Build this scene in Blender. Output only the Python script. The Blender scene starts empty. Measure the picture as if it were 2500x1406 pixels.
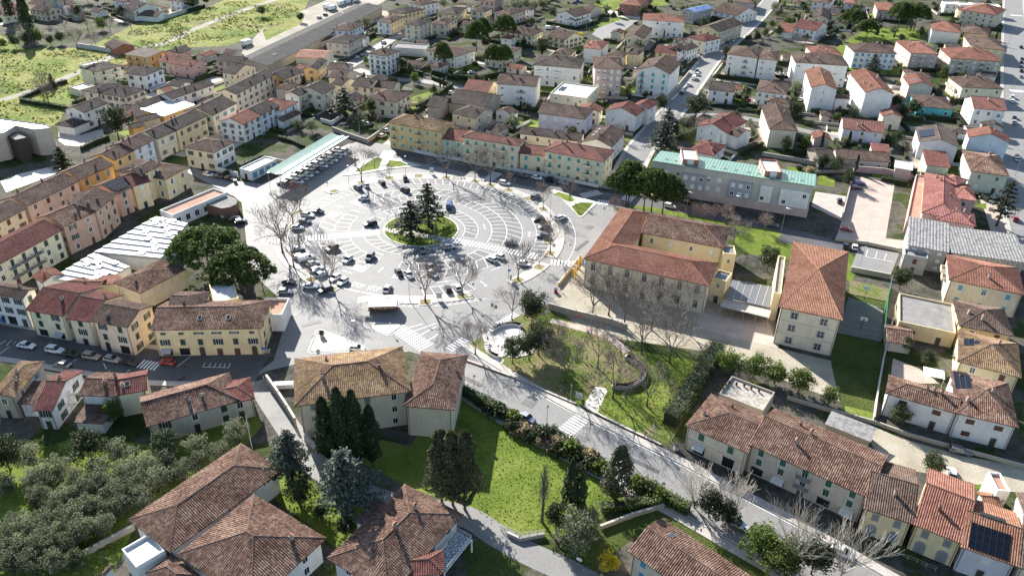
import bpy, bmesh, math, random
from mathutils import Vector, Matrix, noise
R = math.radians
S = bpy.context.scene
COL = S.collection

# ---------------------------------------------------------------- camera
CAM = Vector((0, 0, 114))
FPX, TH, RO = 1920 / 2500, R(31.0), R(1.5)
cam_d = bpy.data.cameras.new('camera')
cam_d.sensor_fit = 'HORIZONTAL'
cam_d.sensor_width = 36
cam_d.lens = 36 * FPX
cam_d.clip_start = 1
cam_d.clip_end = 6000
cam = bpy.data.objects.new('camera', cam_d)
COL.objects.link(cam)
_F = Vector((0, math.cos(TH), -math.sin(TH)))
_U0 = Vector((0, math.sin(TH), math.cos(TH)))
_R0 = Vector((1, 0, 0))
_RT = _R0 * math.cos(RO) + _U0 * math.sin(RO)
_UP = -_R0 * math.sin(RO) + _U0 * math.cos(RO)
cam.matrix_world = Matrix(((_RT.x, _UP.x, -_F.x, CAM.x), (_RT.y, _UP.y, -_F.y, CAM.y), (_RT.z, _UP.z, -_F.z, CAM.z), (0, 0, 0, 1)))
S.camera = cam

# ---------------------------------------------------------------- sky, sun, exposure
SUN_AZ = R(118.0)      # direction towards the sun, from +X counter-clockwise
SUN_EL = R(27.0)
W = bpy.data.worlds.new('World')
S.world = W
W.use_nodes = True
_nt = W.node_tree
_bg = _nt.nodes['Background']
_sky = _nt.nodes.new('ShaderNodeTexSky')
_sky.sky_type = 'NISHITA'
_sky.sun_disc = False
_sky.sun_elevation = SUN_EL
_sky.sun_rotation = R(90) - SUN_AZ
_sky.air_density = 1.0
_sky.dust_density = 0.6
_sky.ozone_density = 1.0
_nt.links.new(_sky.outputs[0], _bg.inputs[0])
_bg.inputs[1].default_value = 0.08
_sl = bpy.data.lights.new('sun', 'SUN')
_sl.energy = 5.0
_sl.angle = R(0.53)
_sl.color = (1.0, 0.955, 0.89)
sun = bpy.data.objects.new('sun', _sl)
COL.objects.link(sun)
_sd = Vector((math.cos(SUN_AZ) * math.cos(SUN_EL), math.sin(SUN_AZ) * math.cos(SUN_EL), math.sin(SUN_EL)))
sun.rotation_euler = _sd.to_track_quat('Z', 'Y').to_euler()
sun.location = (-150, 300, 200)
S.view_settings.view_transform = 'Standard'
S.view_settings.look = 'None'
S.view_settings.gamma = 1
S.view_settings.use_curve_mapping = False
S.view_settings.exposure = 1.45
S.render.engine = 'CYCLES'
S.cycles.max_bounces = 7
S.cycles.diffuse_bounces = 4
S.cycles.glossy_bounces = 2
S.cycles.transmission_bounces = 3
S.cycles.transparent_max_bounces = 4
S.cycles.use_denoising = True
random.seed(7)

# ---------------------------------------------------------------- materials
MATS = {}
def nodes(name):
    m = bpy.data.materials.new(name)
    m.use_nodes = True
    nt = m.node_tree
    return m, nt, nt.nodes, nt.links, nt.nodes['Principled BSDF']

def N(ns, t, **kw):
    n = ns.new(t)
    for k, v in kw.items():
        if k.startswith('i_'):
            key = k[2:]
            n.inputs[int(key) if key.isdigit() else key].default_value = v
        else:
            setattr(n, k, v)
    return n

def ramp(ns, stops, interp='LINEAR'):
    r = ns.new('ShaderNodeValToRGB')
    r.color_ramp.interpolation = interp
    e = r.color_ramp.elements
    while len(e) < len(stops):
        e.new(0.5)
    for q, (p, c) in zip(e, stops):
        q.position = p
        q.color = (*c, 1) if len(c) == 3 else c
    return r

def mixc(ns, ls, fac, a, b, mode='MIX'):
    m = ns.new('ShaderNodeMix')
    m.data_type = 'RGBA'
    m.blend_type = mode
    for sock, v in ((m.inputs[0], fac), (m.inputs[6], a), (m.inputs[7], b)):
        if hasattr(v, 'is_linked') or hasattr(v, 'links'):
            ls.new(v, sock)
        elif isinstance(v, (int, float)):
            sock.default_value = v
        else:
            sock.default_value = (*v, 1)
    return m.outputs[2]

def plain(name, col, rough=0.6, metal=0.0, var=0.12, scale=3.0, spec=0.5, bump=0.0):
    if name in MATS:
        return MATS[name]
    m, nt, ns, ls, b = nodes(name)
    tc = N(ns, 'ShaderNodeTexCoord')
    nz = N(ns, 'ShaderNodeTexNoise', i_Scale=scale, i_Detail=4.0)
    ls.new(tc.outputs['Object'], nz.inputs['Vector'])
    rp = ramp(ns, [(0.25, tuple(c * (1 - var) for c in col)), (0.75, tuple(min(1, c * (1 + var)) for c in col))])
    ls.new(nz.outputs[0], rp.inputs[0])
    ls.new(rp.outputs[0], b.inputs['Base Color'])
    b.inputs['Roughness'].default_value = rough
    b.inputs['Metallic'].default_value = metal
    b.inputs['Specular IOR Level'].default_value = spec
    if bump:
        bp = N(ns, 'ShaderNodeBump', i_Strength=bump, i_Distance=0.05)
        ls.new(nz.outputs[0], bp.inputs['Height'])
        ls.new(bp.outputs[0], b.inputs['Normal'])
    MATS[name] = m
    return m

def wall_mat(col):
    name = 'stucco_%02x%02x%02x' % tuple(int(c * 255) for c in col)
    if name in MATS:
        return MATS[name]
    m, nt, ns, ls, b = nodes(name)
    tc = N(ns, 'ShaderNodeTexCoord')
    oi = N(ns, 'ShaderNodeObjectInfo')
    ad = N(ns, 'ShaderNodeVectorMath', operation='ADD')
    sc = N(ns, 'ShaderNodeVectorMath', operation='SCALE', i_3=60.0)
    cb = N(ns, 'ShaderNodeCombineXYZ')
    for k in range(3):
        ls.new(oi.outputs['Random'], cb.inputs[k])
    ls.new(cb.outputs[0], sc.inputs[0])
    ls.new(tc.outputs['Object'], ad.inputs[0])
    ls.new(sc.outputs[0], ad.inputs[1])
    n1 = N(ns, 'ShaderNodeTexNoise', i_Scale=0.35, i_Detail=6.0, i_Roughness=0.65)
    ls.new(ad.outputs[0], n1.inputs['Vector'])
    mp = N(ns, 'ShaderNodeMapping')
    mp.inputs['Scale'].default_value = (1.3, 1.3, 0.12)
    ls.new(ad.outputs[0], mp.inputs['Vector'])
    n2 = N(ns, 'ShaderNodeTexNoise', i_Scale=1.2, i_Detail=5.0, i_Roughness=0.7)
    ls.new(mp.outputs[0], n2.inputs['Vector'])
    r1 = ramp(ns, [(0.3, tuple(c * 0.84 for c in col)), (0.55, col), (0.8, tuple(min(0.92, c * 1.08 + 0.02) for c in col))])
    ls.new(n1.outputs[0], r1.inputs[0])
    r2 = ramp(ns, [(0.5, (0, 0, 0)), (0.75, (0.45, 0.45, 0.45))])
    ls.new(n2.outputs[0], r2.inputs[0])
    dk = tuple(c * 0.55 + 0.03 for c in col)
    o = mixc(ns, ls, r2.outputs[0], r1.outputs[0], dk)
    ls.new(o, b.inputs['Base Color'])
    b.inputs['Roughness'].default_value = 0.95
    b.inputs['Specular IOR Level'].default_value = 0.05
    n3 = N(ns, 'ShaderNodeTexNoise', i_Scale=9.0, i_Detail=3.0)
    ls.new(tc.outputs['Object'], n3.inputs['Vector'])
    bp = N(ns, 'ShaderNodeBump', i_Strength=0.25, i_Distance=0.03)
    ls.new(n3.outputs[0], bp.inputs['Height'])
    ls.new(bp.outputs[0], b.inputs['Normal'])
    MATS[name] = m
    return m

ROOFS = {   # dark, mid, light tile colours, lichen share
    'brown': ((0.075, 0.053, 0.043), (0.142, 0.098, 0.078), (0.224, 0.161, 0.129), 0.2),
    'grey':  ((0.051, 0.042, 0.038), (0.094, 0.076, 0.066), (0.161, 0.133, 0.113), 0.25),
    'red':   ((0.167, 0.077, 0.056), (0.257, 0.121, 0.088), (0.345, 0.184, 0.138), 0.05),
    'orange': ((0.180, 0.088, 0.056), (0.275, 0.142, 0.095), (0.351, 0.205, 0.142), 0.12),
    'maroon': ((0.106, 0.043, 0.040), (0.176, 0.074, 0.063), (0.256, 0.117, 0.101), 0.08),
    'mixed': ((0.077, 0.046, 0.036), (0.178, 0.106, 0.080), (0.325, 0.240, 0.181), 0.3),
    'mottle': ((0.128, 0.089, 0.078), (0.240, 0.119, 0.096), (0.366, 0.134, 0.106), 0.05),
    'bluesheet': ((0.066, 0.119, 0.277), (0.095, 0.174, 0.359), (0.345, 0.398, 0.477), 0.0),
    'coral': ((0.239, 0.099, 0.085), (0.361, 0.163, 0.136), (0.465, 0.236, 0.201), 0.0),
    'slate': ((0.036, 0.036, 0.036), (0.057, 0.057, 0.056), (0.084, 0.084, 0.082), 0.0),
    'lichen': ((0.113, 0.077, 0.052), (0.234, 0.149, 0.097), (0.399, 0.302, 0.189), 0.75),
}
def roof_mat(kind):
    name = 'roof_tiles_' + kind
    if name in MATS:
        return MATS[name]
    d, md, l, lich = ROOFS[kind]
    m, nt, ns, ls, b = nodes(name)
    uv = N(ns, 'ShaderNodeUVMap')
    uv.uv_map = 'uv'
    dv = N(ns, 'ShaderNodeVectorMath', operation='DIVIDE')
    dv.inputs[1].default_value = (0.34, 0.46, 1)
    fl = N(ns, 'ShaderNodeVectorMath', operation='FLOOR')
    ls.new(uv.outputs[0], dv.inputs[0])
    ls.new(dv.outputs[0], fl.inputs[0])
    wn = N(ns, 'ShaderNodeTexWhiteNoise', noise_dimensions='2D')
    ls.new(fl.outputs[0], wn.inputs['Vector'])
    tc = N(ns, 'ShaderNodeTexCoord')
    oi = N(ns, 'ShaderNodeObjectInfo')
    off = N(ns, 'ShaderNodeVectorMath', operation='MULTIPLY_ADD')
    cb = N(ns, 'ShaderNodeCombineXYZ')
    ls.new(oi.outputs['Random'], cb.inputs[0])
    ls.new(oi.outputs['Random'], cb.inputs[1])
    ls.new(cb.outputs[0], off.inputs[0])
    off.inputs[1].default_value = (90, 47, 0)
    ls.new(tc.outputs['Object'], off.inputs[2])
    big = N(ns, 'ShaderNodeTexNoise', i_Scale=0.22, i_Detail=5.0, i_Roughness=0.65)
    ls.new(off.outputs[0], big.inputs['Vector'])
    # tile tone = random tile + patches
    sm = N(ns, 'ShaderNodeMath', operation='MULTIPLY_ADD')
    sm.inputs[1].default_value = 0.5
    ls.new(wn.outputs[0], sm.inputs[0])
    bs = N(ns, 'ShaderNodeMath', operation='MULTIPLY_ADD')
    bs.inputs[1].default_value = 1.3
    bs.inputs[2].default_value = -0.4
    ls.new(big.outputs[0], bs.inputs[0])
    ls.new(bs.outputs[0], sm.inputs[2])
    rp = ramp(ns, [(0.12, d), (0.5, md), (0.95, l)])
    ls.new(sm.outputs[0], rp.inputs[0])
    # lichen and soot
    n2 = N(ns, 'ShaderNodeTexNoise', i_Scale=0.55, i_Detail=8.0, i_Roughness=0.75)
    ls.new(off.outputs[0], n2.inputs['Vector'])
    r2 = ramp(ns, [(0.66 - 0.2 * lich, (0, 0, 0)), (0.80 - 0.2 * lich, (0.75, 0.75, 0.75))])
    ls.new(n2.outputs[0], r2.inputs[0])
    o = mixc(ns, ls, r2.outputs[0], rp.outputs[0], (0.36, 0.26, 0.09) if lich > 0.2 else (0.2, 0.15, 0.12))
    n3 = N(ns, 'ShaderNodeTexNoise', i_Scale=1.4, i_Detail=6.0, i_Roughness=0.7)
    ls.new(off.outputs[0], n3.inputs['Vector'])
    r3 = ramp(ns, [(0.56, (0, 0, 0)), (0.72, (0.7, 0.7, 0.7))])
    ls.new(n3.outputs[0], r3.inputs[0])
    o = mixc(ns, ls, r3.outputs[0], o, tuple(c * 0.45 for c in d))
    ls.new(o, b.inputs['Base Color'])
    b.inputs['Roughness'].default_value = 0.9
    b.inputs['Specular IOR Level'].default_value = 0.08
    fr = N(ns, 'ShaderNodeVectorMath', operation='FRACTION')
    ls.new(dv.outputs[0], fr.inputs[0])
    sx = N(ns, 'ShaderNodeSeparateXYZ')
    ls.new(fr.outputs[0], sx.inputs[0])
    bp = N(ns, 'ShaderNodeBump', i_Strength=0.8, i_Distance=0.06)
    iv = N(ns, 'ShaderNodeMath', operation='MULTIPLY_ADD')
    iv.inputs[1].default_value = -1
    ls.new(sx.outputs[1], iv.inputs[0])
    ls.new(wn.outputs[0], iv.inputs[2])
    ls.new(iv.outputs[0], bp.inputs['Height'])
    ls.new(bp.outputs[0], b.inputs['Normal'])
    MATS[name] = m
    return m

def ground_mat(name, stops, scale, rough=0.9, spec=0.3, bump=0.4, fine=None, translucent=0.0, fine_scale=6.0, fine_amt=0.5, bd=0.15):
    if name in MATS:
        return MATS[name]
    m, nt, ns, ls, b = nodes(name)
    tc = N(ns, 'ShaderNodeTexCoord')
    n1 = N(ns, 'ShaderNodeTexNoise', i_Scale=scale, i_Detail=8.0, i_Roughness=0.62)
    ls.new(tc.outputs['Object'], n1.inputs['Vector'])
    r1 = ramp(ns, stops)
    ls.new(n1.outputs[0], r1.inputs[0])
    n2 = N(ns, 'ShaderNodeTexNoise', i_Scale=fine_scale, i_Detail=6.0, i_Roughness=0.7)
    ls.new(tc.outputs['Object'], n2.inputs['Vector'])
    r2 = ramp(ns, [(0.3, (1 - fine_amt,) * 3), (0.7, (1 + fine_amt * 0.6,) * 3)])
    ls.new(n2.outputs[0], r2.inputs[0])
    o = mixc(ns, ls, 1.0, r1.outputs[0], r2.outputs[0], 'MULTIPLY')
    ls.new(o, b.inputs['Base Color'])
    b.inputs['Roughness'].default_value = rough
    b.inputs['Specular IOR Level'].default_value = spec if rough < 0.8 else 0.04
    bp = N(ns, 'ShaderNodeBump', i_Strength=bump, i_Distance=bd)
    ls.new(n2.outputs[0], bp.inputs['Height'])
    ls.new(bp.outputs[0], b.inputs['Normal'])
    if translucent:
        out = ns['Material Output']
        tr = N(ns, 'ShaderNodeBsdfTranslucent')
        ls.new(o, tr.inputs[0])
        mx = N(ns, 'ShaderNodeMixShader', i_Fac=translucent)
        ls.new(b.outputs[0], mx.inputs[1])
        ls.new(tr.outputs[0], mx.inputs[2])
        ls.new(mx.outputs[0], out.inputs[0])
    MATS[name] = m
    return m

def leaf_mat(name, dark, light, trans=0.35, rough=0.6, spec=0.22):
    if name in MATS:
        return MATS[name]
    m, nt, ns, ls, b = nodes(name)
    g = N(ns, 'ShaderNodeNewGeometry')
    oi = N(ns, 'ShaderNodeObjectInfo')
    rp = ramp(ns, [(0.0, dark), (0.6, tuple((a + c) / 2 for a, c in zip(dark, light))), (1.0, light)])
    ls.new(g.outputs['Random Per Island'], rp.inputs[0])
    hv = N(ns, 'ShaderNodeHueSaturation')
    mr = N(ns, 'ShaderNodeMapRange', i_3=0.75, i_4=1.25)
    ls.new(oi.outputs['Random'], mr.inputs[0])
    ls.new(mr.outputs[0], hv.inputs['Value'])
    ls.new(rp.outputs[0], hv.inputs['Color'])
    ls.new(hv.outputs[0], b.inputs['Base Color'])
    b.inputs['Roughness'].default_value = rough
    b.inputs['Specular IOR Level'].default_value = spec
    out = ns['Material Output']
    tr = N(ns, 'ShaderNodeBsdfTranslucent')
    ls.new(hv.outputs[0], tr.inputs[0])
    mx = N(ns, 'ShaderNodeMixShader', i_Fac=trans)
    ls.new(b.outputs[0], mx.inputs[1])
    ls.new(tr.outputs[0], mx.inputs[2])
    ls.new(mx.outputs[0], out.inputs[0])
    MATS[name] = m
    return m

M_GLASS = plain('window_glass', (0.02, 0.025, 0.03), 0.08, 0, 0.3, 0.4, 0.6)
M_FRAME = plain('white_paint', (0.72, 0.71, 0.68), 0.5)
M_STONE = plain('grey_stone', (0.42, 0.40, 0.36), 0.85)
M_DARK = plain('dark_metal', (0.035, 0.037, 0.04), 0.5, 0.3)
M_STEEL = plain('galvanised_steel', (0.42, 0.43, 0.45), 0.4, 0.7)
M_CONC = plain('concrete', (0.36, 0.34, 0.31), 0.9, 0, 0.2, 0.8, 0.3, 0.3)
M_WHITE = plain('white_render', (0.78, 0.77, 0.74), 0.8)
M_BARK = plain('bark', (0.11, 0.085, 0.065), 0.95, 0, 0.4, 3, 0.2, 0.8)
M_TWIG = plain('twigs', (0.20, 0.165, 0.14), 0.9, 0, 0.3, 1, 0.2)
M_TWIGP = plain('pale_twigs', (0.42, 0.38, 0.33), 0.9, 0, 0.3, 1, 0.2)
M_PAINT = plain('road_paint', (0.80, 0.80, 0.78), 0.6, 0, 0.1, 2)
M_RUBBER = plain('rubber', (0.02, 0.02, 0.02), 0.8)
M_BRICK = plain('brick', (0.30, 0.14, 0.10), 0.9, 0, 0.25, 2, 0.2)
M_WOOD = plain('dark_wood', (0.07, 0.05, 0.04), 0.7, 0, 0.3, 2)

# ---------------------------------------------------------------- object helpers
def tag(o, label=None, cat=None, group=None, kind=None):
    if label: o['label'] = label
    if cat: o['category'] = cat
    if group: o['group'] = group
    if kind: o['kind'] = kind
    return o

def link(name, mesh, parent=None, loc=(0, 0, 0), rz=0.0):
    o = bpy.data.objects.new(name, mesh)
    COL.objects.link(o)
    if parent is not None:
        o.parent = parent
    o.location = loc
    if rz:
        o.rotation_euler = (0, 0, rz)
    return o

def empty(name, loc=(0, 0, 0), rz=0.0):
    o = link(name, None, None, loc, rz)
    o.empty_display_size = 0.5
    return o

def kids(o):
    return [c for c in bpy.data.objects if c.parent == o]

class MB:
    """collects faces with material slots into one mesh"""
    def __init__(s):
        s.v = []; s.f = []; s.m = []; s.uv = []; s.mats = []
    def slot(s, mat):
        if mat not in s.mats:
            s.mats.append(mat)
        return s.mats.index(mat)
    def face(s, pts, mat, uvs=None):
        i = len(s.v)
        s.v += [tuple(p) for p in pts]
        s.f.append(tuple(range(i, i + len(pts))))
        s.m.append(s.slot(mat))
        s.uv += list(uvs) if uvs else [(p[0], p[1]) for p in pts]
        return s
    def box(s, x0, y0, z0, x1, y1, z1, mat, bottom=True):
        v = [(x0, y0, z0), (x1, y0, z0), (x1, y1, z0), (x0, y1, z0), (x0, y0, z1), (x1, y0, z1), (x1, y1, z1), (x0, y1, z1)]
        fs = [(0, 1, 5, 4), (1, 2, 6, 5), (2, 3, 7, 6), (3, 0, 4, 7), (4, 5, 6, 7)]
        if bottom:
            fs.append((3, 2, 1, 0))
        for f in fs:
            s.face([v[i] for i in f], mat)
        return s
    def obox(s, c, ax, hx, hy, z0, z1, mat):
        """box turned by angle ax about z"""
        ca, sa = math.cos(ax), math.sin(ax)
        q = [(c[0] + x * ca - y * sa, c[1] + x * sa + y * ca) for x, y in ((-hx, -hy), (hx, -hy), (hx, hy), (-hx, hy))]
        return s.prism(q, z0, z1, mat)
    def prism(s, poly, z0, z1, mat, side=None, top=True, bottom=False):
        n = len(poly)
        ar = sum(poly[i][0] * poly[(i + 1) % n][1] - poly[(i + 1) % n][0] * poly[i][1] for i in range(n))
        if ar < 0:
            poly = list(reversed(poly))
        for i in range(n):
            a, b2 = poly[i], poly[(i + 1) % n]
            s.face([(a[0], a[1], z0), (b2[0], b2[1], z0), (b2[0], b2[1], z1), (a[0], a[1], z1)], side or mat)
        if top:
            s.face([(p[0], p[1], z1) for p in poly], mat)
        if bottom:
            s.face([(p[0], p[1], z0) for p in reversed(poly)], side or mat)
        return s
    def tube(s, a, b2, r0, r1, mat, n=6, caps=False):
        a, b2 = Vector(a), Vector(b2)
        d = (b2 - a)
        if d.length < 1e-6:
            return s
        d.normalize()
        x = d.orthogonal().normalized()
        y = d.cross(x)
        ra = [a + (x * math.cos(6.2832 * k / n) + y * math.sin(6.2832 * k / n)) * r0 for k in range(n)]
        rb = [b2 + (x * math.cos(6.2832 * k / n) + y * math.sin(6.2832 * k / n)) * r1 for k in range(n)]
        for k in range(n):
            j = (k + 1) % n
            s.face([ra[k], ra[j], rb[j], rb[k]], mat)
        if caps:
            s.face(list(reversed(ra)), mat)
            s.face(rb, mat)
        return s
    def mesh(s, name, uv=False, weld=False, smooth=False):
        me = bpy.data.meshes.new(name)
        me.from_pydata(s.v, [], s.f)
        for m in s.mats:
            me.materials.append(m)
        if s.m:
            me.polygons.foreach_set('material_index', s.m)
        if uv and s.uv:
            l = me.uv_layers.new(name='uv')
            flat = [c for q in s.uv for c in q]
            l.data.foreach_set('uv', flat)
        if smooth:
            me.polygons.foreach_set('use_smooth', [True] * len(s.f))
        if weld:
            bm = bmesh.new(); bm.from_mesh(me)
            bmesh.ops.remove_doubles(bm, verts=bm.verts, dist=0.0005)
            bm.to_mesh(me); bm.free()
        me.update()
        return me
    def obj(s, name, parent=None, loc=(0, 0, 0), rz=0.0, **kw):
        return link(name, s.mesh(name, **kw), parent, loc, rz)

def copy_tree(o, parent=None, kidmap=None):
    c = o.copy()
    COL.objects.link(c)
    c.parent = parent
    for k in kidmap.get(o.name, ()) if kidmap else kids(o):
        copy_tree(k, c, kidmap)
    return c

# ---------------------------------------------------------------- building kit
def slope(mb, pts, mat, ribs=0.0, amp=0.05, thick=0.16):
    """one roof slope: convex planar polygon, first edge = eave. Ribbed tiles are real relief."""
    P = [Vector(p) for p in pts]
    n = Vector((0, 0, 0))
    for i in range(len(P)):
        a, b = P[i], P[(i + 1) % len(P)]
        n += Vector(((a.y - b.y) * (a.z + b.z), (a.z - b.z) * (a.x + b.x), (a.x - b.x) * (a.y + b.y)))
    n.normalize()
    if n.z < 0:
        n = -n
    u = (P[1] - P[0]).normalized()
    v = n.cross(u)
    if v.z < 0:
        v = -v
    o = P[0]
    q = [((p - o).dot(u), (p - o).dot(v)) for p in P]
    def span(x):
        vs = []
        for i in range(len(q)):
            (x0, y0), (x1, y1) = q[i], q[(i + 1) % len(q)]
            if abs(x1 - x0) < 1e-9:
                if abs(x - x0) < 1e-6:
                    vs += [y0, y1]
                continue
            t = (x - x0) / (x1 - x0)
            if -1e-9 <= t <= 1 + 1e-9:
                vs.append(y0 + t * (y1 - y0))
        return (min(vs), max(vs)) if vs else (0, 0)
    x0, x1 = min(c[0] for c in q), max(c[0] for c in q)
    if ribs:
        xs = set(c[0] for c in q)
        k = math.floor(x0 / ribs) * ribs
        while k < x1:
            for fr in (0.0, 0.18, 0.5, 0.82):
                if x0 < k + fr * ribs < x1:
                    xs.add(k + fr * ribs)
            k += ribs
        xs = sorted(xs)
        def prof(x):
            f = (x / ribs) % 1.0
            return amp * max(0.0, math.sin(math.pi * f)) ** 0.6
        row = []
        for x in xs:
            a, b = span(x)
            h = n * prof(x)
            row.append((o + u * x + v * a + h, o + u * x + v * b + h, (x, a), (x, b)))
        for i in range(len(row) - 1):
            r0, r1 = row[i], row[i + 1]
            if (r0[1] - r0[0]).length < 1e-4:
                mb.face([r0[0], r1[0], r1[1]], mat, [r0[2], r1[2], r1[3]])
            elif (r1[1] - r1[0]).length < 1e-4:
                mb.face([r0[0], r1[0], r0[1]], mat, [r0[2], r1[2], r0[3]])
            else:
                mb.face([r0[0], r1[0], r1[1], r0[1]], mat, [r0[2], r1[2], r1[3], r0[3]])
    else:
        mb.face(P, mat, q)
    dn = Vector((0, 0, -thick))
    for i in range(len(P)):
        a, b = P[i], P[(i + 1) % len(P)]
        mb.face([a + dn, b + dn, b, a], mat, [q[i], q[(i + 1) % len(P)], q[(i + 1) % len(P)], q[i]])
    mb.face([p + dn for p in reversed(P)], M_CONC)

def ridge(mb, a, b, mat, r=0.16):
    mb.tube(Vector(a) + Vector((0, 0, 0.02)), Vector(b) + Vector((0, 0, 0.02)), r, r, mat, 6, True)

def roof_pieces(w, d, h, code, rise):
    """returns (slopes, ridges) in block space; code: axis + near/left end + far/right end"""
    X, Y = w / 2, d / 2
    if code[0] == 'x':
        il = (min(Y, X) if code[1] == 'h' else 0.0); ir = (min(Y, X) if code[2] == 'h' else 0.0)
        if il + ir > w: il = ir = w / 2
        a, b = (-X + il, 0, h + rise), (X - ir, 0, h + rise)
        c0, c1, c2, c3 = (-X, -Y, h), (X, -Y, h), (X, Y, h), (-X, Y, h)
        sl = [[c0, c1, b, a], [c2, c3, a, b]] if il + ir < w - 0.01 else [[c0, c1, a], [c2, c3, a]]
        rd = [(a, b)] if il + ir < w - 0.01 else []
        if il: sl.append([c3, c0, a]); rd += [(c0, a), (c3, a)]
        if ir: sl.append([c1, c2, b]); rd += [(c1, b), (c2, b)]
        return sl, rd
    sl, rd = roof_pieces(d, w, h, 'x' + code[1:], rise)
    rot = lambda p: (-p[1], p[0], p[2])
    return [[rot(p) for p in s] for s in sl], [(rot(a), rot(b)) for a, b in rd]

# ---- windows: meshes shared between alike windows, origin at sill centre, facing -Y
_WIN = {}
def col_mat(c, rough=0.55):
    return plain('paint_%02x%02x%02x' % tuple(int(x * 255) for x in c), c, rough, 0, 0.1, 1.5)
SHUT = {'green': (0.02, 0.11, 0.07), 'dgreen': (0.02, 0.055, 0.04), 'brown': (0.12, 0.05, 0.03), 'grey': (0.22, 0.23, 0.24), 'teal': (0.07, 0.33, 0.31),
        'white': (0.68, 0.68, 0.66), 'blue': (0.12, 0.30, 0.46), 'tan': (0.35, 0.27, 0.18), 'navy': (0.03, 0.04, 0.07)}
def win_mesh(style, w, h, sh):
    key = (style, round(w, 2), round(h, 2), sh)
    if key in _WIN:
        return _WIN[key]
    mb = MB()
    X = w / 2
    sm = col_mat(SHUT[sh])
    # surround
    t = 0.10
    if style == 'stone':
        mb.box(-X - .28, -0.06, -.28, X + .28, 0.0, h + .28, plain('grey_surround', (.30, .30, .31), .8))
        mb.face([(-X, -0.064, 0), (X, -0.064, 0), (X, -0.064, h), (-X, -0.064, h)], M_GLASS)
        mb.box(-.05, -.075, 0, .05, -.066, h, M_FRAME); mb.box(-X, -.074, h * .5, X, -.067, h * .5 + .07, M_FRAME)
    if style in ('frame', 'arch', 'open', 'closed', 'blind'):
        fm = M_STONE if style in ('open', 'closed', 'arch') else M_FRAME
        mb.box(-X - t, -0.05, -0.12, X + t, 0.0, 0.0, fm)              # sill
        mb.box(-X - t, -0.035, 0, -X, 0.0, h, fm); mb.box(X, -0.035, 0, X + t, 0.0, h, fm); mb.box(-X - t, -0.035, h, X + t, 0.0, h + t, fm)
    if style == 'closed':
        for s in (-1, 1):
            a, b = (-X, -0.012) if s < 0 else (0.012, X)
            mb.box(a, -0.06, 0.01, b, -0.003, h - 0.01, sm)
            for k in range(5):
                z = h * (0.1 + 0.17 * k)
                mb.box(a + 0.06, -0.075, z, b - 0.06, -0.061, z + h * 0.09, sm)
    elif style == 'blind':
        mb.box(-X, -0.03, h * 0.02, X, -0.003, h * 0.99, sm)
        for k in range(6):
            mb.box(-X, -0.04, h * (0.08 + 0.15 * k), X, -0.031, h * (0.1 + 0.15 * k), sm)
    elif style != 'stone':
        mb.face([(-X, -0.008, 0), (X, -0.008, 0), (X, -0.008, h), (-X, -0.008, h)], M_GLASS)
        for x in (-X, -0.035, X - 0.07):
            mb.box(x, -0.028, 0, x + 0.07, -0.009, h, M_FRAME)
        for z in (0.0, h - 0.07):
            mb.box(-X + 0.07, -0.027, z, X - 0.07, -0.0095, z + 0.07, M_FRAME)
        if style == 'half':
            mb.box(-X, -0.035, h * 0.45, X, -0.03, h, sm)
        if style == 'arch':
            n = 8
            for k in range(n):
                a0, a1 = math.pi * k / n, math.pi * (k + 1) / n
                p = [(X * math.cos(a), 0, h + t + X * 0.55 * math.sin(a)) for a in (a0, a1)]
                q = [((X + 0.16) * math.cos(a), 0, h + t + (X * 0.55 + 0.16) * math.sin(a)) for a in (a0, a1)]
                mb.face([(p[0][0], -0.04, p[0][2]), (q[0][0], -0.04, q[0][2]), (q[1][0], -0.04, q[1][2]), (p[1][0], -0.04, p[1][2])], M_STONE)
                mb.face([(0, -0.01, h + t), (p[0][0], -0.01, p[0][2]), (p[1][0], -0.01, p[1][2])], M_GLASS)
    me = mb.mesh('window')
    _WIN[key] = me
    return me
def shutter_mesh(w, h, sh):
    key = ('leaf', round(w, 2), round(h, 2), sh)
    if key not in _WIN:
        mb = MB()
        sm = col_mat(SHUT[sh])
        mb.box(0, -0.06, 0, w / 2, -0.02, h, sm)
        for k in range(5):
            z = h * (0.08 + 0.18 * k)
            mb.box(0.06, -0.075, z, w / 2 - 0.06, -0.061, z + h * 0.1, sm)
        _WIN[key] = mb.mesh('shutter')
    return _WIN[key]
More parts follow.
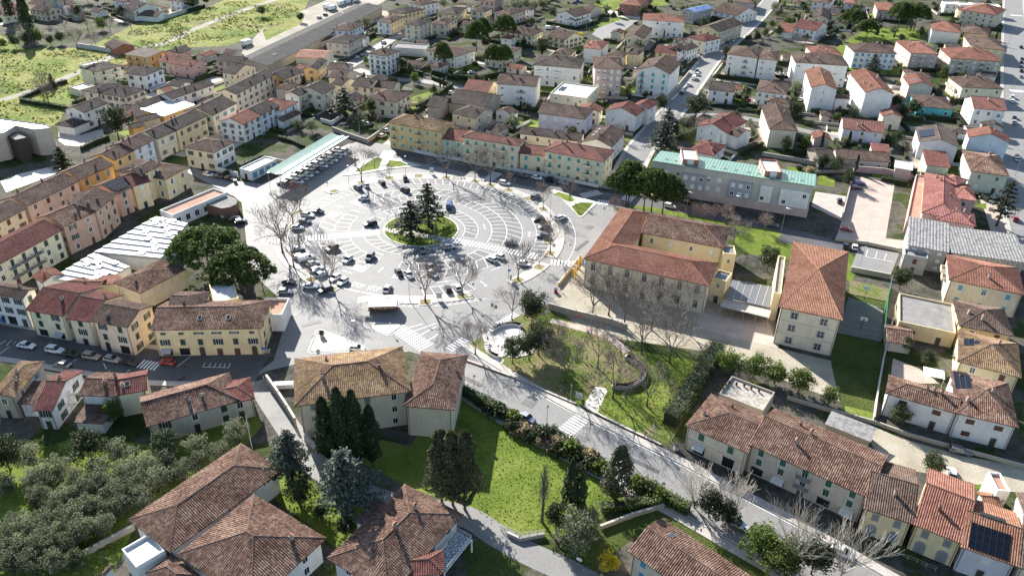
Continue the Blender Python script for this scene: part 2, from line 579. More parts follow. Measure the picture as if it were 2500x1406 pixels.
def door_mesh(w, h, mat, arch=False):
    key = ('door', round(w, 2), round(h, 2), mat.name, arch)
    if key not in _WIN:
        mb = MB()
        mb.box(-w / 2 - 0.15, -0.05, 0, -w / 2, 0, h, M_STONE); mb.box(w / 2, -0.05, 0, w / 2 + 0.15, 0, h, M_STONE)
        mb.box(-w / 2 - 0.15, -0.05, h, w / 2 + 0.15, 0, h + 0.15, M_STONE)
        mb.face([(-w / 2, -0.02, 0), (w / 2, -0.02, 0), (w / 2, -0.02, h), (-w / 2, -0.02, h)], mat)
        mb.box(-0.02, -0.035, 0, 0.02, -0.021, h, M_DARK)
        if arch:
            n = 8
            for k in range(n):
                a0, a1 = math.pi * k / n, math.pi * (k + 1) / n
                mb.face([(0, -0.052, h), (w / 2 * math.cos(a0), -0.052, h + w / 2 * math.sin(a0)), (w / 2 * math.cos(a1), -0.052, h + w / 2 * math.sin(a1))], mat)
                r = w / 2 + 0.16
                mb.face([(w / 2 * math.cos(a0), -0.056, h + w / 2 * math.sin(a0)), (r * math.cos(a0), -0.056, h + r * math.sin(a0)),
                         (r * math.cos(a1), -0.056, h + r * math.sin(a1)), (w / 2 * math.cos(a1), -0.056, h + w / 2 * math.sin(a1))], M_STONE)
        _WIN[key] = mb.mesh('door')
    return _WIN[key]
def shop_mesh(w, h, awn):
    key = ('shop', round(w, 2), round(h, 2), awn)
    if key not in _WIN:
        mb = MB()
        mb.face([(-w / 2, -0.015, 0.25), (w / 2, -0.015, 0.25), (w / 2, -0.015, h), (-w / 2, -0.015, h)], M_GLASS)
        mb.box(-w / 2, -0.05, 0, w / 2, 0, 0.25, M_STONE)
        for x in (-w / 2, -0.04, w / 2 - 0.08):
            mb.box(x, -0.05, 0.25, x + 0.08, -0.016, h, M_DARK)
        mb.box(-w / 2 - 0.1, -0.07, h, w / 2 + 0.1, 0, h + 0.2, M_DARK)
        if awn:
            am = col_mat(awn, 0.8)
            mb.face([(-w / 2, -0.02, h + 0.25), (-w / 2, -1.3, h - 0.35), (w / 2, -1.3, h - 0.35), (w / 2, -0.02, h + 0.25)], am)
            mb.face([(-w / 2, -1.3, h - 0.35), (-w / 2, -1.3, h - 0.6), (w / 2, -1.3, h - 0.6), (w / 2, -1.3, h - 0.35)], am)
        _WIN[key] = mb.mesh('shop_window')
    return _WIN[key]
def balcony_mesh(w, dep, solid, mat):
    key = ('balc', round(w, 1), round(dep, 1), solid, mat.name)
    if key not in _WIN:
        mb = MB()
        mb.box(-w / 2, -dep, -0.16, w / 2, 0, 0, M_CONC)
        if solid:
            mb.box(-w / 2, -dep, 0.001, w / 2, -dep + 0.1, 0.95, mat)
            mb.box(-w / 2, -dep + 0.1, 0.001, -w / 2 + 0.1, 0, 0.95, mat); mb.box(w / 2 - 0.1, -dep + 0.1, 0.001, w / 2, 0, 0.95, mat)
        else:
            mb.box(-w / 2, -dep, 0.9, w / 2, -dep + 0.05, 0.96, M_DARK)
            for s in (-1, 1):
                x = s * (w / 2 - 0.03)
                mb.box(x - 0.025, -dep + 0.05, 0.9, x + 0.025, 0, 0.96, M_DARK)
            k = -w / 2 + 0.03
            while k < w / 2:
                mb.box(k - 0.012, -dep + 0.012, 0.001, k + 0.012, -dep + 0.037, 0.9, M_DARK)
                k += 0.16
        _WIN[key] = mb.mesh('balcony')
    return _WIN[key]
_CH = {}
def chimney_mesh(k):
    if k not in _CH:
        mb = MB()
        wm = (wall_mat((0.42, 0.34, 0.27)), M_BRICK, M_CONC)[k % 3]
        w, h = (0.3, 0.7) if k < 3 else (0.22, 0.95)
        mb.box(-w, -0.26, -1.0, w, 0.26, h, wm)
        mb.box(-w - 0.09, -0.35, h, w + 0.09, 0.35, h + 0.09, M_CONC)
        for s in (-1, 1):
            mb.box(s * (w - 0.06) - 0.06, -0.22, h + 0.09, s * (w - 0.06) + 0.06, 0.22, h + 0.38, wm)
        mb.face([(-w - 0.1, -0.36, h + 0.38), (w + 0.1, -0.36, h + 0.38), (w + 0.1, 0, h + 0.62), (-w - 0.1, 0, h + 0.62)], roof_mat('red'))
        mb.face([(w + 0.1, 0.36, h + 0.38), (-w - 0.1, 0.36, h + 0.38), (-w - 0.1, 0, h + 0.62), (w + 0.1, 0, h + 0.62)], roof_mat('red'))
        _CH[k] = mb.mesh('chimney')
    return _CH[k]
_SK = None
def skylight_mesh():
    global _SK
    if _SK is None:
        mb = MB()
        mb.box(-0.5, -0.65, -0.05, 0.5, 0.65, 0.12, M_STEEL)
        mb.face([(-0.42, -0.57, 0.124), (0.42, -0.57, 0.124), (0.42, 0.57, 0.124), (-0.42, 0.57, 0.124)], M_GLASS)
        _SK = mb.mesh('skylight')
    return _SK
M_PV = None
def pv_mesh():
    global M_PV
    if M_PV is None:
        pm = plain('solar_cells', (0.006, 0.008, 0.016), 0.2, 0, 0.3, 2, .3)
        mb = MB()
        mb.box(-0.5, -0.82, 0.06, 0.5, 0.82, 0.10, M_DARK)
        for i in range(2):
            for j in range(4):
                x0, y0 = -0.47 + i * 0.475, -0.79 + j * 0.4
                mb.face([(x0, y0, 0.104), (x0 + 0.46, y0, 0.104), (x0 + 0.46, y0 + 0.385, 0.104), (x0, y0 + 0.385, 0.104)], pm)
        M_PV = mb.mesh('solar_panel')
    return M_PV

RECTS, RLABEL = [], []
def house(name, label, blocks, cat='house', group=None):
    """blocks: dicts in metres; the first is the main block. All parts hang from one Empty at the base."""
    b0 = blocks[0]
    root = empty(name, (b0['c'][0], b0['c'][1], 0), b0['r'])
    tag(root, label, cat, group)
    inv = Matrix.Rotation(-b0['r'], 4, 'Z') @ Matrix.Translation((-b0['c'][0], -b0['c'][1], 0))
    rng = random.Random(label)
    for b in blocks:
        RECTS.append((b['c'], b['r'], b['w'], b['d'])); RLABEL.append(label)
        block(root, inv, b, rng)
    return root

def _pipe(h):
    k = ('pipe', round(h, 1))
    if k not in _WIN: _WIN[k] = MB().tube((0, 0, 0), (0, 0, h - .05), .055, .055, plain('copper_pipe', (.10, .07, .055), .5), 6).mesh('downpipe')
    return _WIN[k]
def _aerial():
    if 'aerial' not in _WIN:
        am = plain('aerial_metal', (.16, .16, .165), .6)
        mb = MB().tube((0, 0, -.2), (0, 0, 2.2), .022, .022, am, 4)
        mb.tube((-.5, 0, 2.1), (.5, 0, 2.1), .012, .012, am, 4)
        for k in range(5): mb.tube((-.45 + k * .22, -.22, 2.1), (-.45 + k * .22, .22, 2.1), .008, .008, am, 3)
        _WIN['aerial'] = mb.mesh('aerial')
    return _WIN['aerial']
def block(root, inv, b, rng):
    w, d, h = b['w'], b['d'], b['h']
    c, rz = b['c'], b['r']
    M = inv @ Matrix.Translation((c[0], c[1], 0)) @ Matrix.Rotation(rz, 4, 'Z')
    def put(nm, me, loc, ang=0.0, tilt=None, par=root):
        o = bpy.data.objects.new(nm, me)
        COL.objects.link(o)
        o.parent = par
        mm = M @ Matrix.Translation(loc) @ Matrix.Rotation(ang, 4, 'Z')
        if tilt is not None:
            mm = mm @ tilt
        o.matrix_local = mm
        return o
    dist = math.hypot(c[0], c[1])
    wm = wall_mat(b['wall'])
    code = b['roof']
    ov = b.get('ov', 0.5)
    z0 = b.get('z0', 0.0)
    X, Y = w / 2 - ov, d / 2 - ov
    side = b.get('side')                      # another colour on the side walls
    sm_ = wall_mat(side) if side else wm
    # ---- walls
    mb = MB()
    p = b.get('p', 0.36)
    sl, rd, rise = [], [], 0
    if code[0] in 'xy':
        rise = p * (d if code[0] == 'x' else w) / 2
        if 'h' in code:
            rise = p * min(w, d) / 2
        sl, rd = roof_pieces(w, d, h, code, rise)
    top = h - 0.02 if code[0] in 'xy' else h
    wz = [top] * 4
    if code == 's':
        wz = [h, h, h + p * d, h + p * d]
    elif code == 'S':
        wz = [h + p * d, h + p * d, h, h]
    cs = [(-X, -Y), (X, -Y), (X, Y), (-X, Y)]
    for i in range(4):
        a, e = cs[i], cs[(i + 1) % 4]
        mb.face([(a[0], a[1], z0), (e[0], e[1], z0), (e[0], e[1], wz[(i + 1) % 4]), (a[0], a[1], wz[i])], wm if i % 2 == 0 else sm_)
    if code[0] == 'x' and 'g' in code:
        hh = h + p * Y - 0.05 + (p * ov)
        for s, k in ((-1, 1), (1, 2)):
            if code[k] == 'g':
                t = [(s * X, -Y, top), (s * X, Y, top), (s * X, 0, hh)]
                mb.face(t if s > 0 else [t[1], t[0], t[2]], sm_)
    if code[0] == 'y' and 'g' in code:
        hh = h + p * X - 0.05 + (p * ov)
        for s, k in ((-1, 1), (1, 2)):
            if code[k] == 'g':
                t = [(-X, s * Y, top), (X, s * Y, top), (0, s * Y, hh)]
                mb.face(t if s < 0 else [t[1], t[0], t[2]], wm)
    if b.get('band'):                         # string course between storeys
        for k in range(1, b.get('fl', 2)):
            zz = h * k / b.get('fl', 2)
            for i in range(4):
                pass
            mb.box(-X - 0.04, -Y - 0.04, zz - 0.09, X + 0.04, Y + 0.04, zz + 0.09, M_STONE)
    if code == 'f' and not b.get('nopar'):
        t = 0.25
        ph = h + b.get('par', 0.5)
        pm = b.get('pm') and wall_mat(b['pm']) or wm
        for q in ((-X, -Y, X, -Y + t), (-X, Y - t, X, Y), (-X, -Y + t, -X + t, Y - t), (X - t, -Y + t, X, Y - t)):
            mb.box(q[0], q[1], h, q[2], q[3], ph, pm)
    wall = put('wall', mb.mesh('wall'), (0, 0, 0))
    # ---- roof
    rb = MB()
    if code[0] in 'xy':
        rm = roof_mat(b['tile'])
        ribs = b.get('ribs', 0.40 if dist < 235 else (0.46 if dist < 310 else 0.6))
        for s in sl:
            slope(rb, s, rm, ribs, 0.13 if dist < 235 else 0.12)
        rc = roof_mat(b.get('rtile', 'brown'))
        if dist < 420:
            for a, e in rd:
                ridge(rb, a, e, rc)
    elif code in 'sS':
        Xo, Yo = w / 2, d / 2
        lo, hi = h, h + p * d
        rm = b.get('rmat') and MATS[b['rmat']] or roof_mat(b['tile'])
        q = [(-Xo, -Yo, lo), (Xo, -Yo, lo), (Xo, Yo, hi), (-Xo, Yo, hi)] if code == 's' else [(Xo, Yo, lo), (-Xo, Yo, lo), (-Xo, -Yo, hi), (Xo, -Yo, hi)]
        slope(rb, q, rm, b.get('ribs', 0.36 if dist < 260 else 0), b.get('amp', 0.07))
    else:
        rm = MATS[b.get('rmat', 'flat_roof_pale')]
        t = 0.26 if not b.get('nopar') else -ov
        rb.face([(-X + t, -Y + t, h + 0.02), (X - t, -Y + t, h + 0.02), (X - t, Y - t, h + 0.02), (-X + t, Y - t, h + 0.02)], rm)
        if b.get('nopar'):
            for i in range(1):
                rb.box(-X - ov, -Y - ov, h - 0.2, X + ov, Y + ov, h + 0.015, M_CONC)
    roof = put('roof', rb.mesh('roof', uv=True), (0, 0, 0))
    for (x0, x1, z0b, z1b, colr) in b.get('bays', ()):      # projecting facade bays with their own windows
        bo = put('bay', MB().box(0, -0.7, 0, (x1 - x0) * w, 0.0, z1b - z0b, wall_mat(colr)).mesh('bay'), (x0 * w, -Y - 0.002, z0b))
        nb = max(2, int((x1 - x0) * w / 2.4))
        for k in range(nb):
            for f in range(2):
                wo = bpy.data.objects.new('window', win_mesh('blind' if (k + f) % 3 else 'frame', 1.2, 1.35, 'white'))
                COL.objects.link(wo)
                wo.parent = bo
                wo.location = ((x1 - x0) * w * (k + .5) / nb, -0.702, 0.7 + f * 3.0)
    if b.get('plinth'):
        ph, pc = b['plinth']
        put('plinth', MB().box(-X - .06, -Y - .06, 0, X + .06, Y + .06, ph, wall_mat(pc)).mesh('plinth'), (0, 0, 0))
    # ---- chimneys
    def roof_z(x, y):
        if code[0] == 'x':
            z = h + p * max(0, d / 2 - abs(y))
            if code[1] == 'h': z = min(z, h + p * (x + w / 2))
            if code[2] == 'h': z = min(z, h + p * (w / 2 - x))
            return min(z, h + rise)
        if code[0] == 'y':
            z = h + p * max(0, w / 2 - abs(x))
            if code[1] == 'h': z = min(z, h + p * (y + d / 2))
            if code[2] == 'h': z = min(z, h + p * (d / 2 - y))
            return min(z, h + rise)
        if code == 's': return h + p * (y + d / 2)
        if code == 'S': return h + p * (d / 2 - y)
        return h
    nch = b.get('ch', 1 if code[0] in 'xy' else 0)
    for k in range(nch):
        x, y = rng.uniform(-0.36, 0.36) * w, rng.uniform(-0.3, 0.3) * d
        o = put('chimney', chimney_mesh(rng.randrange(6)), (x, y, roof_z(x, y)), rng.choice((0, math.pi / 2)))
    def tilt_at(y, x=0):
        e = 0.05
        n = Vector((-(roof_z(x + e, y) - roof_z(x - e, y)) / (2 * e), -(roof_z(x, y + e) - roof_z(x, y - e)) / (2 * e), 1)).normalized()
        return Vector((0, 0, 1)).rotation_difference(n).to_matrix().to_4x4()
    for (fx, fy) in b.get('sky', ()):
        x, y = fx * w, fy * d
        put('skylight', skylight_mesh(), (x, y, roof_z(x, y) + 0.1), 0, tilt_at(y, x))
    for (fx, fy, nx, ny) in b.get('pv', ()):
        for i in range(nx):
            for j in range(ny):
                x, y = fx * w + i * (1.04 if code[0] != 'y' else .99), fy * d + j * (1.57 if code[0] != 'y' else 1.68)
                put('solar_panel', pv_mesh(), (x, y, roof_z(x, y) + 0.12), 0, tilt_at(y, x))
    if dist < 245 and code[0] in 'xy' and z0 == 0:
        for sx in (-1, 1):                     # downpipes and a roof aerial
            put('downpipe', _pipe(h), (sx * (X - .25), -Y - .06, 0))
        if rng.random() < .7:
            x, y = rng.uniform(-.3, .3) * w, rng.uniform(-.2, .2) * d
            put('aerial', _aerial(), (x, y, roof_z(x, y)), rng.uniform(0, 3))
    # ---- openings on the facades that look towards the viewpoint
    if b.get('win') is None:
        return
    wd = b['win']                              # dict(style mix, shutter colour, size, floors)
    fl = b.get('fl', max(1, round((h - z0) / 3.1)))
    fh = (h - z0) / fl
    faces = [((0, -Y), 0.0, 2 * X), ((X, 0), math.pi / 2, 2 * Y), ((0, Y), math.pi, 2 * X), ((-X, 0), -math.pi / 2, 2 * Y)]
    for fi, (fc, fa, L) in enumerate(faces):
        nrm = Vector((math.cos(rz + fa - math.pi / 2), math.sin(rz + fa - math.pi / 2)))
        pos = Matrix.Rotation(rz, 2) @ Vector(fc) + Vector(c)
        to = -pos
        if nrm.dot(to.normalized()) < 0.05:
            continue
        if fi in b.get('blank', ()):
            continue
        sp = wd.get('sp', 3.2)
        n = max(1, int((L - 0.9) / sp)) if fi not in b.get('cols', {}) else b['cols'][fi]
        if L < 2.2:
            continue
        for f in range(fl):
            for k in range(n):
                x = -L / 2 + L * (k + 0.5) / n
                sh = wd.get('sh', 'brown')
                ww, wh = wd.get('w', 1.15), wd.get('h', 1.65)
                zb = z0 + f * fh + (fh - wh) * 0.5
                if f == fl - 1 and wd.get('attic'):
                    wh = 0.6; zb = z0 + f * fh + fh * 0.35
                lx, ly = fc[0] + x * math.cos(fa), fc[1] + x * math.sin(fa)
                if fi == 0 and any(q[0] * w - .9 < x < q[1] * w + .9 and zb + wh > q[2] for q in b.get('bays', ())):
                    continue
                if f == 0 and fi == 0 and wd.get('ground') == 'shop':
                    sw = min(2.4, L / n - 0.9)
                    r = rng.random()
                    if r < 0.55:
                        put('shop_window', shop_mesh(sw, min(2.5, fh - 0.6), rng.choice((None, None, (0.6, 0.58, 0.54), (0.35, 0.36, 0.38)))), (lx, ly, z0), fa)
                    else:
                        put('door', door_mesh(min(1.3, sw), min(2.3, fh - 0.7), rng.choice((M_WOOD, M_DARK, col_mat(SHUT['brown']))), rng.random() < 0.4), (lx, ly, z0), fa)
                    continue
                if f == 0 and fi == 0 and wd.get('ground') == 'arch':
                    put('door', door_mesh(1.7, min(2.0, fh - 1.0), col_mat(SHUT[sh]), True), (lx, ly, z0), fa)
                    continue
                if f == 0 and k == n // 2 and fi == wd.get('door', 0) and dist < 420:
                    put('door', door_mesh(1.1, min(2.15, fh - 0.4), rng.choice((M_WOOD, col_mat(SHUT['brown']), M_DARK))), (lx, ly, z0), fa)
                    continue
                st = rng.choice(wd['st'])
                bal = b.get('bal')
                if bal and f >= b.get('balf', 1) and fi == bal[0] and k in bal[1]:
                    bo = put('balcony', balcony_mesh(min(L / n - 0.3, bal[2]), 1.2, bal[3], wm), (lx, ly, z0 + f * fh + 0.08), fa)
                    zb = z0 + f * fh + 0.12; wh = 2.1; st = 'half'
                base = 'frame' if st == 'open' else st
                wo = put('window', win_mesh(base if st != 'open' else 'open', ww, wh, sh), (lx, ly, zb), fa)
                if st == 'open':
                    for s in (-1, 1):
                        so = bpy.data.objects.new('shutter', shutter_mesh(ww, wh, sh))
                        COL.objects.link(so)
                        so.parent = wo
                        so.location = (ww / 2 + 0.02, 0, 0) if s > 0 else (-ww - 0.02, 0, 0)

def prism_building(name, label, poly, h, wall, rmat, cat='building', par=0.4, parts=()):
    """flat-roofed building on a free outline (metres)"""
    cx = sum(p[0] for p in poly) / len(poly); cy = sum(p[1] for p in poly) / len(poly)
    root = tag(empty(name, (cx, cy, 0)), label, cat)
    q = [(p[0] - cx, p[1] - cy) for p in poly]
    MB().prism(q, 0, h + par, wall_mat(wall), top=False).obj('wall', root)
    ins = [(x * 0.985, y * 0.985) for x, y in q]
    mb = MB()
    mb.face([(x, y, h) for x, y in (ins if sum(ins[i][0] * ins[(i + 1) % len(ins)][1] - ins[(i + 1) % len(ins)][0] * ins[i][1] for i in range(len(ins))) > 0 else ins[::-1])], MATS[rmat])
    n = len(q)
    for i in range(n):                                    # parapet: inner face and coping
        j = (i + 1) % n
        mb.face([(*ins[j], h), (*ins[i], h), (*ins[i], h + par), (*ins[j], h + par)], wall_mat(wall))
        mb.face([(*q[i], h + par), (*q[j], h + par), (*ins[j], h + par), (*ins[i], h + par)], M_CONC)
    mb.obj('roof', root)
    return root

ground_mat('flat_roof_pale', [(0.3, (0.55, 0.54, 0.51)), (0.7, (0.72, 0.71, 0.68))], 0.4, 0.7, 0.3, 0.1)
ground_mat('terrace_stone', [(0.35, (0.26, 0.23, 0.19)), (0.5, (0.42, 0.39, 0.34)), (0.7, (0.5, 0.47, 0.42))], 1.2, 0.85, 0.3, 0.2)
ground_mat('flat_roof_grey', [(0.3, (0.22, 0.21, 0.20)), (0.7, (0.34, 0.33, 0.31))], 0.4, 0.85, 0.3, 0.2)
ground_mat('flat_roof_terracotta', [(0.3, (0.36, 0.20, 0.14)), (0.7, (0.50, 0.33, 0.25))], 0.4, 0.85, 0.3, 0.2)
ground_mat('fibre_cement', [(0.3, (0.12, 0.115, 0.105)), (0.7, (0.21, 0.20, 0.185))], 0.15, 0.8, 0.3, 0.3)
ground_mat('fibre_cement_pale', [(0.3, (0.16, 0.155, 0.15)), (0.55, (0.33, 0.32, 0.31)), (0.75, (0.42, 0.41, 0.40))], 0.9, 0.8, 0.3, 0.3)
ground_mat('white_sheet', [(0.3, (0.52, 0.52, 0.51)), (0.7, (0.66, 0.66, 0.65))], 0.3, 0.45, 0.5, 0.05)
ground_mat('green_sheet', [(0.3, (0.12, 0.24, 0.19)), (0.7, (0.18, 0.31, 0.25))], 0.25, 0.4, 0.5, 0.05)
ground_mat('pink_sheet', [(0.3, (0.42, 0.23, 0.21)), (0.7, (0.55, 0.34, 0.31))], 0.5, 0.6, 0.4, 0.1)
ground_mat('blue_sheet', [(0.3, (0.05, 0.13, 0.35)), (0.7, (0.08, 0.2, 0.45))], 0.5, 0.5, 0.4, 0.1)
ground_mat('slate_sheet', [(0.3, (0.16, 0.17, 0.18)), (0.7, (0.24, 0.25, 0.26))], 0.5, 0.5, 0.4, 0.1)

# ---------------------------------------------------------------- houses (metres)
PAL = {'pinkwall':(0.6,0.4,0.36),'bluegrey':(0.36,0.38,0.42),'cream':(0.7,0.62,0.48),'yellow':(0.72,0.59,0.36),'ochre':(0.66,0.5,0.26),'orange':(0.66,0.42,0.18),'pink':(0.6,0.37,0.33),'salmon':(0.56,0.38,0.29),'white':(0.76,0.75,0.72),'blue':(0.68,0.73,0.8),'beige':(0.54,0.48,0.39),'grey':(0.4,0.39,0.38),'lilac':(0.62,0.59,0.65),'teal':(0.12,0.48,0.48),'pgreen':(0.56,0.61,0.48),'peach':(0.72,0.58,0.45),'pyellow':(0.76,0.69,0.5),'stone':(0.4,0.36,0.3),'rose':(0.55,0.44,0.4),'brick':(0.34,0.17,0.12),'dirty':(0.5,0.48,0.44)}
def K(x, y, r, w, d, h, roof, wall, tile=None, **kw):
    o = dict(c=(x, y), r=r, w=w, d=d, h=h, roof=roof, wall=PAL[wall], tile=tile)
    for k in ('side', 'pm'):
        if k in kw: kw[k] = PAL[kw[k]]
    o.update(kw)
    return o
W0 = {'st':['open','frame'],'sh':'brown'}
W1 = {'st':['closed','open','open'],'sh':'brown'}
W2 = {'st':['closed','open'],'sh':'brown','sp':3.6}
W3 = {'st':['frame','half'],'sh':'brown','sp':4}
W4 = {'st':['frame','half'],'sh':'brown','sp':3.6}
W5 = {'st':['open','frame'],'sh':'grey','sp':5}
W6 = {'st':['closed','closed','open'],'sh':'green'}
W7 = {'st':['frame','half'],'sh':'grey'}
W8 = {'st':['frame'],'sh':'brown'}
W9 = {'st':['open','frame','frame'],'sh':'brown','sp':4}
W10 = {'st':['closed','closed','open','blind'],'sh':'green','sp':4}
W11 = {'st':['closed','open'],'sh':'green','sp':4}
W12 = {'st':['open','frame'],'sh':'grey','sp':3}
W13 = {'st':['open','closed'],'sh':'grey','sp':3.4}
W14 = {'st':['frame'],'sh':'grey','sp':4}
W15 = {'st':['closed','open'],'sh':'grey','sp':3.2}
W16 = {'st':['closed','open'],'sh':'grey','sp':3.2,'ground':'shop'}
W17 = {'st':['closed'],'sh':'dgreen','sp':3.4}
W18 = {'st':['arch'],'sh':'green','sp':4,'w':1.3,'h':1.9}
W19 = {'st':['closed','frame','closed'],'sh':'brown','sp':4.2}
W20 = {'st':['open','open','closed'],'sh':'brown','sp':4}
W21 = {'st':['closed','closed','frame'],'sh':'dgreen','sp':3.6}
W22 = {'st':['closed','open','frame'],'sh':'dgreen','sp':3.2}
W23 = {'st':['closed','frame'],'sh':'dgreen','sp':3.4}
W24 = {'st':['open','closed'],'sh':'white','sp':3}
W25 = {'st':['open'],'sh':'white','sp':3}
W26 = {'st':['open','frame'],'sh':'white','sp':4}
W27 = {'st':['closed','open'],'sh':'dgreen','sp':3.2}
W28 = {'st':['closed','open'],'sh':'grey'}
W29 = {'st':['closed','closed','open'],'sh':'dgreen','sp':2.6,'attic':1}
W30 = {'st':['closed'],'sh':'grey','sp':3.4}
W31 = {'st':['closed'],'sh':'grey','sp':4}
W32 = {'st':['closed','open'],'sh':'grey','sp':4}
W33 = {'st':['closed','open'],'sh':'dgreen'}
W34 = {'st':['closed'],'sh':'grey'}
W35 = {'st':['closed'],'sh':'brown','sp':2.6}
W36 = {'st':['frame','half'],'sh':'white','sp':4.5}
W37 = {'st':['closed'],'sh':'dgreen','sp':4}
W38 = {'st':['frame'],'sh':'white','sp':3}
W39 = {'st':['open','frame'],'sh':'brown','sp':4}
W40 = {'st':['open','frame'],'sh':'grey','sp':4}
W41 = {'st':['closed','open'],'sh':'brown','sp':3}
W42 = {'st':['frame'],'sh':'grey','sp':5}
W43 = {'st':['blind','half'],'sh':'white','sp':4}
W44 = {'st':['frame','half'],'sh':'white','sp':4}
W45 = {'st':['blind','half','frame'],'sh':'white','sp':3.6}
W46 = {'st':['blind','half'],'sh':'white','sp':2.8}
W47 = {'st':['blind'],'sh':'teal','sp':4.2}
W48 = {'st':['frame'],'sh':'grey','sp':5,'w':0.9,'h':1.1}
W49 = {'st':['frame'],'sh':'grey','sp':6,'w':0.5,'h':1.6}
W50 = {'st':['frame'],'sh':'white','sp':4}
W51 = {'st':['frame'],'sh':'grey','sp':5,'w':0.6}
W52 = {'st':['blind','half'],'sh':'white','sp':3.6}
W53 = {'st':['closed'],'sh':'green','sp':3}
W54 = {'st':['frame','half'],'sh':'grey','sp':3.4}
W55 = {'st':['blind','frame'],'sh':'white','sp':3}
W56 = {'st':['frame'],'sh':'grey','sp':3}
W57 = {'st':['frame','half'],'sh':'grey','sp':4}
W58 = {'st':['frame','half'],'sh':'green','sp':3.6}
W59 = {'st':['closed'],'sh':'green','sp':3.4}
W60 = {'st':['frame'],'sh':'grey','sp':2.4}
W61 = {'st':['frame'],'sh':'grey','sp':2.6}
W62 = {'st':['blind','half'],'sh':'white','sp':3.2}
W63 = {'st':['blind','frame'],'sh':'brown','sp':4}
W64 = {'st':['frame'],'sh':'grey','sp':3.4,'w':0.5,'h':1.5}
W65 = {'st':['frame','half'],'sh':'grey','sp':3}
W66 = {'st':['frame'],'sh':'grey','sp':3.6,'w':0.8,'h':1.2}
W67 = {'st':['frame'],'sh':'grey','sp':20,'w':0.5,'h':1.2}
W68 = {'st':['blind','half'],'sh':'white','sp':3.4}
W69 = {'st':['blind'],'sh':'blue','sp':2.8,'w':1.5}
W70 = {'st':['half'],'sh':'white','sp':4}
W71 = {'st':['blind','frame','half'],'sh':'white','sp':3.4}
W72 = {'st':['blind','frame'],'sh':'white','sp':4}
W73 = {'st':['frame'],'sh':'brown','sp':4,'w':1.3}
W74 = {'st':['half','frame'],'sh':'grey','sp':3.6}
W75 = {'st':['blind','frame'],'sh':'white','sp':3.4}
W76 = {'st':['half'],'sh':'white','sp':3.4}
W77 = {'st':['half'],'sh':'grey','sp':3.6}
W78 = {'st':['frame'],'sh':'blue','sp':4}
W79 = {'st':['frame'],'sh':'brown','sp':6,'w':0.9,'h':0.8}
W80 = {'st':['blind'],'sh':'white','sp':2.6,'w':1,'h':0.8}
W81 = {'st':['closed'],'sh':'brown','sp':4}
W82 = {'st':['blind'],'sh':'tan','sp':2.4,'w':1.1,'h':0.9}
W83 = {'st':['blind','blind','half'],'sh':'blue','sp':4.4}
W84 = {'st':['closed','frame'],'sh':'brown','sp':4}
W85 = {'st':['closed','frame'],'sh':'brown','sp':5}
W86 = {'st':['closed'],'sh':'brown','sp':5,'w':2.2,'h':1.1}
W87 = {'st':['blind'],'sh':'brown','sp':4.6,'w':1.7,'h':1.3}
W88 = {'st':['arch'],'sh':'white','sp':4.6,'w':1.3,'h':2}
W89 = {'st':['closed','frame','frame'],'sh':'white','sp':5.4,'w':0.9,'h':1.7}
W90 = {'st':['frame'],'sh':'white','sp':3,'w':0.8,'h':1.4}
W91 = {'st':['arch'],'sh':'white','sp':3,'w':0.8,'h':0.8}
W92 = {'st':['stone'],'sh':'grey','sp':3.6,'w':1.3,'h':1.5,'door':9}
W93 = {'st':['blind','half','frame'],'sh':'white','sp':3.3,'w':1.2,'h':1.4}
W94 = {'st':['blind'],'sh':'white','sp':3,'w':2,'h':1.6}
W95 = {'st':['blind','half'],'sh':'teal','sp':3.4,'h':1.4}
W96 = {'st':['blind'],'sh':'teal','sp':3.6}
W97 = {'st':['open','open','closed'],'sh':'dgreen','sp':3.2,'ground':'shop'}
W98 = {'st':['open','closed'],'sh':'dgreen','sp':3.2,'ground':'shop'}
W99 = {'st':['open','closed'],'sh':'dgreen','sp':3.6,'ground':'shop'}
W100 = {'st':['open','closed','closed'],'sh':'dgreen','sp':3.4,'ground':'shop'}
W101 = {'st':['closed','closed','open'],'sh':'dgreen','sp':3.6,'ground':'shop','attic':1}
W102 = {'st':['frame','open'],'sh':'blue','sp':5}
W103 = {'st':['open'],'sh':'dgreen','sp':4}
W104 = {'st':['open','frame','closed'],'sh':'dgreen','sp':5}
W105 = {'st':['frame'],'sh':'dgreen','sp':5}
W106 = {'st':['frame','closed'],'sh':'grey','sp':4.4,'w':1.1,'h':1.5}
W107 = {'st':['frame'],'sh':'white','sp':5}
W108 = {'st':['blind'],'sh':'blue','sp':4}
W109 = {'st':['closed'],'sh':'green','sp':4.4,'ground':'shop'}
W110 = {'st':['blind','blind','half'],'sh':'green','sp':4,'ground':'shop'}
W111 = {'st':['closed'],'sh':'grey','sp':3.1,'ground':'arch'}
W112 = {'st':['blind'],'sh':'white','sp':4}
W113 = {'st':['frame'],'sh':'grey','sp':3,'w':1.6,'h':2}
W114 = {'st':['blind'],'sh':'blue','sp':3,'w':2.2,'h':2.2}
W115 = {'st':['closed'],'sh':'brown','sp':3}
W116 = {'st':['frame'],'sh':'brown','sp':4}
house('white_house','white two-storey house with grey gable roof and low hipped garage wing beside pine',[K(-177,313.3,1.263,13.5,10.2,7.4,'xgg','white','grey',fl=2,win=W0),K(-179.2,304.4,-0.321,9.5,8.9,3.4,'xhh','white','grey',ch=0)])
house('cream_house','cream house with several dark hipped roofs below the yellow modern house',[K(-173.7,338.8,-0.323,14.9,12.9,6,'xhh','cream','grey',fl=2,ch=2,win=W1),K(-183.5,342,-0.335,8.1,15.3,6.6,'xhh','cream','grey',fl=2,win=W1)])
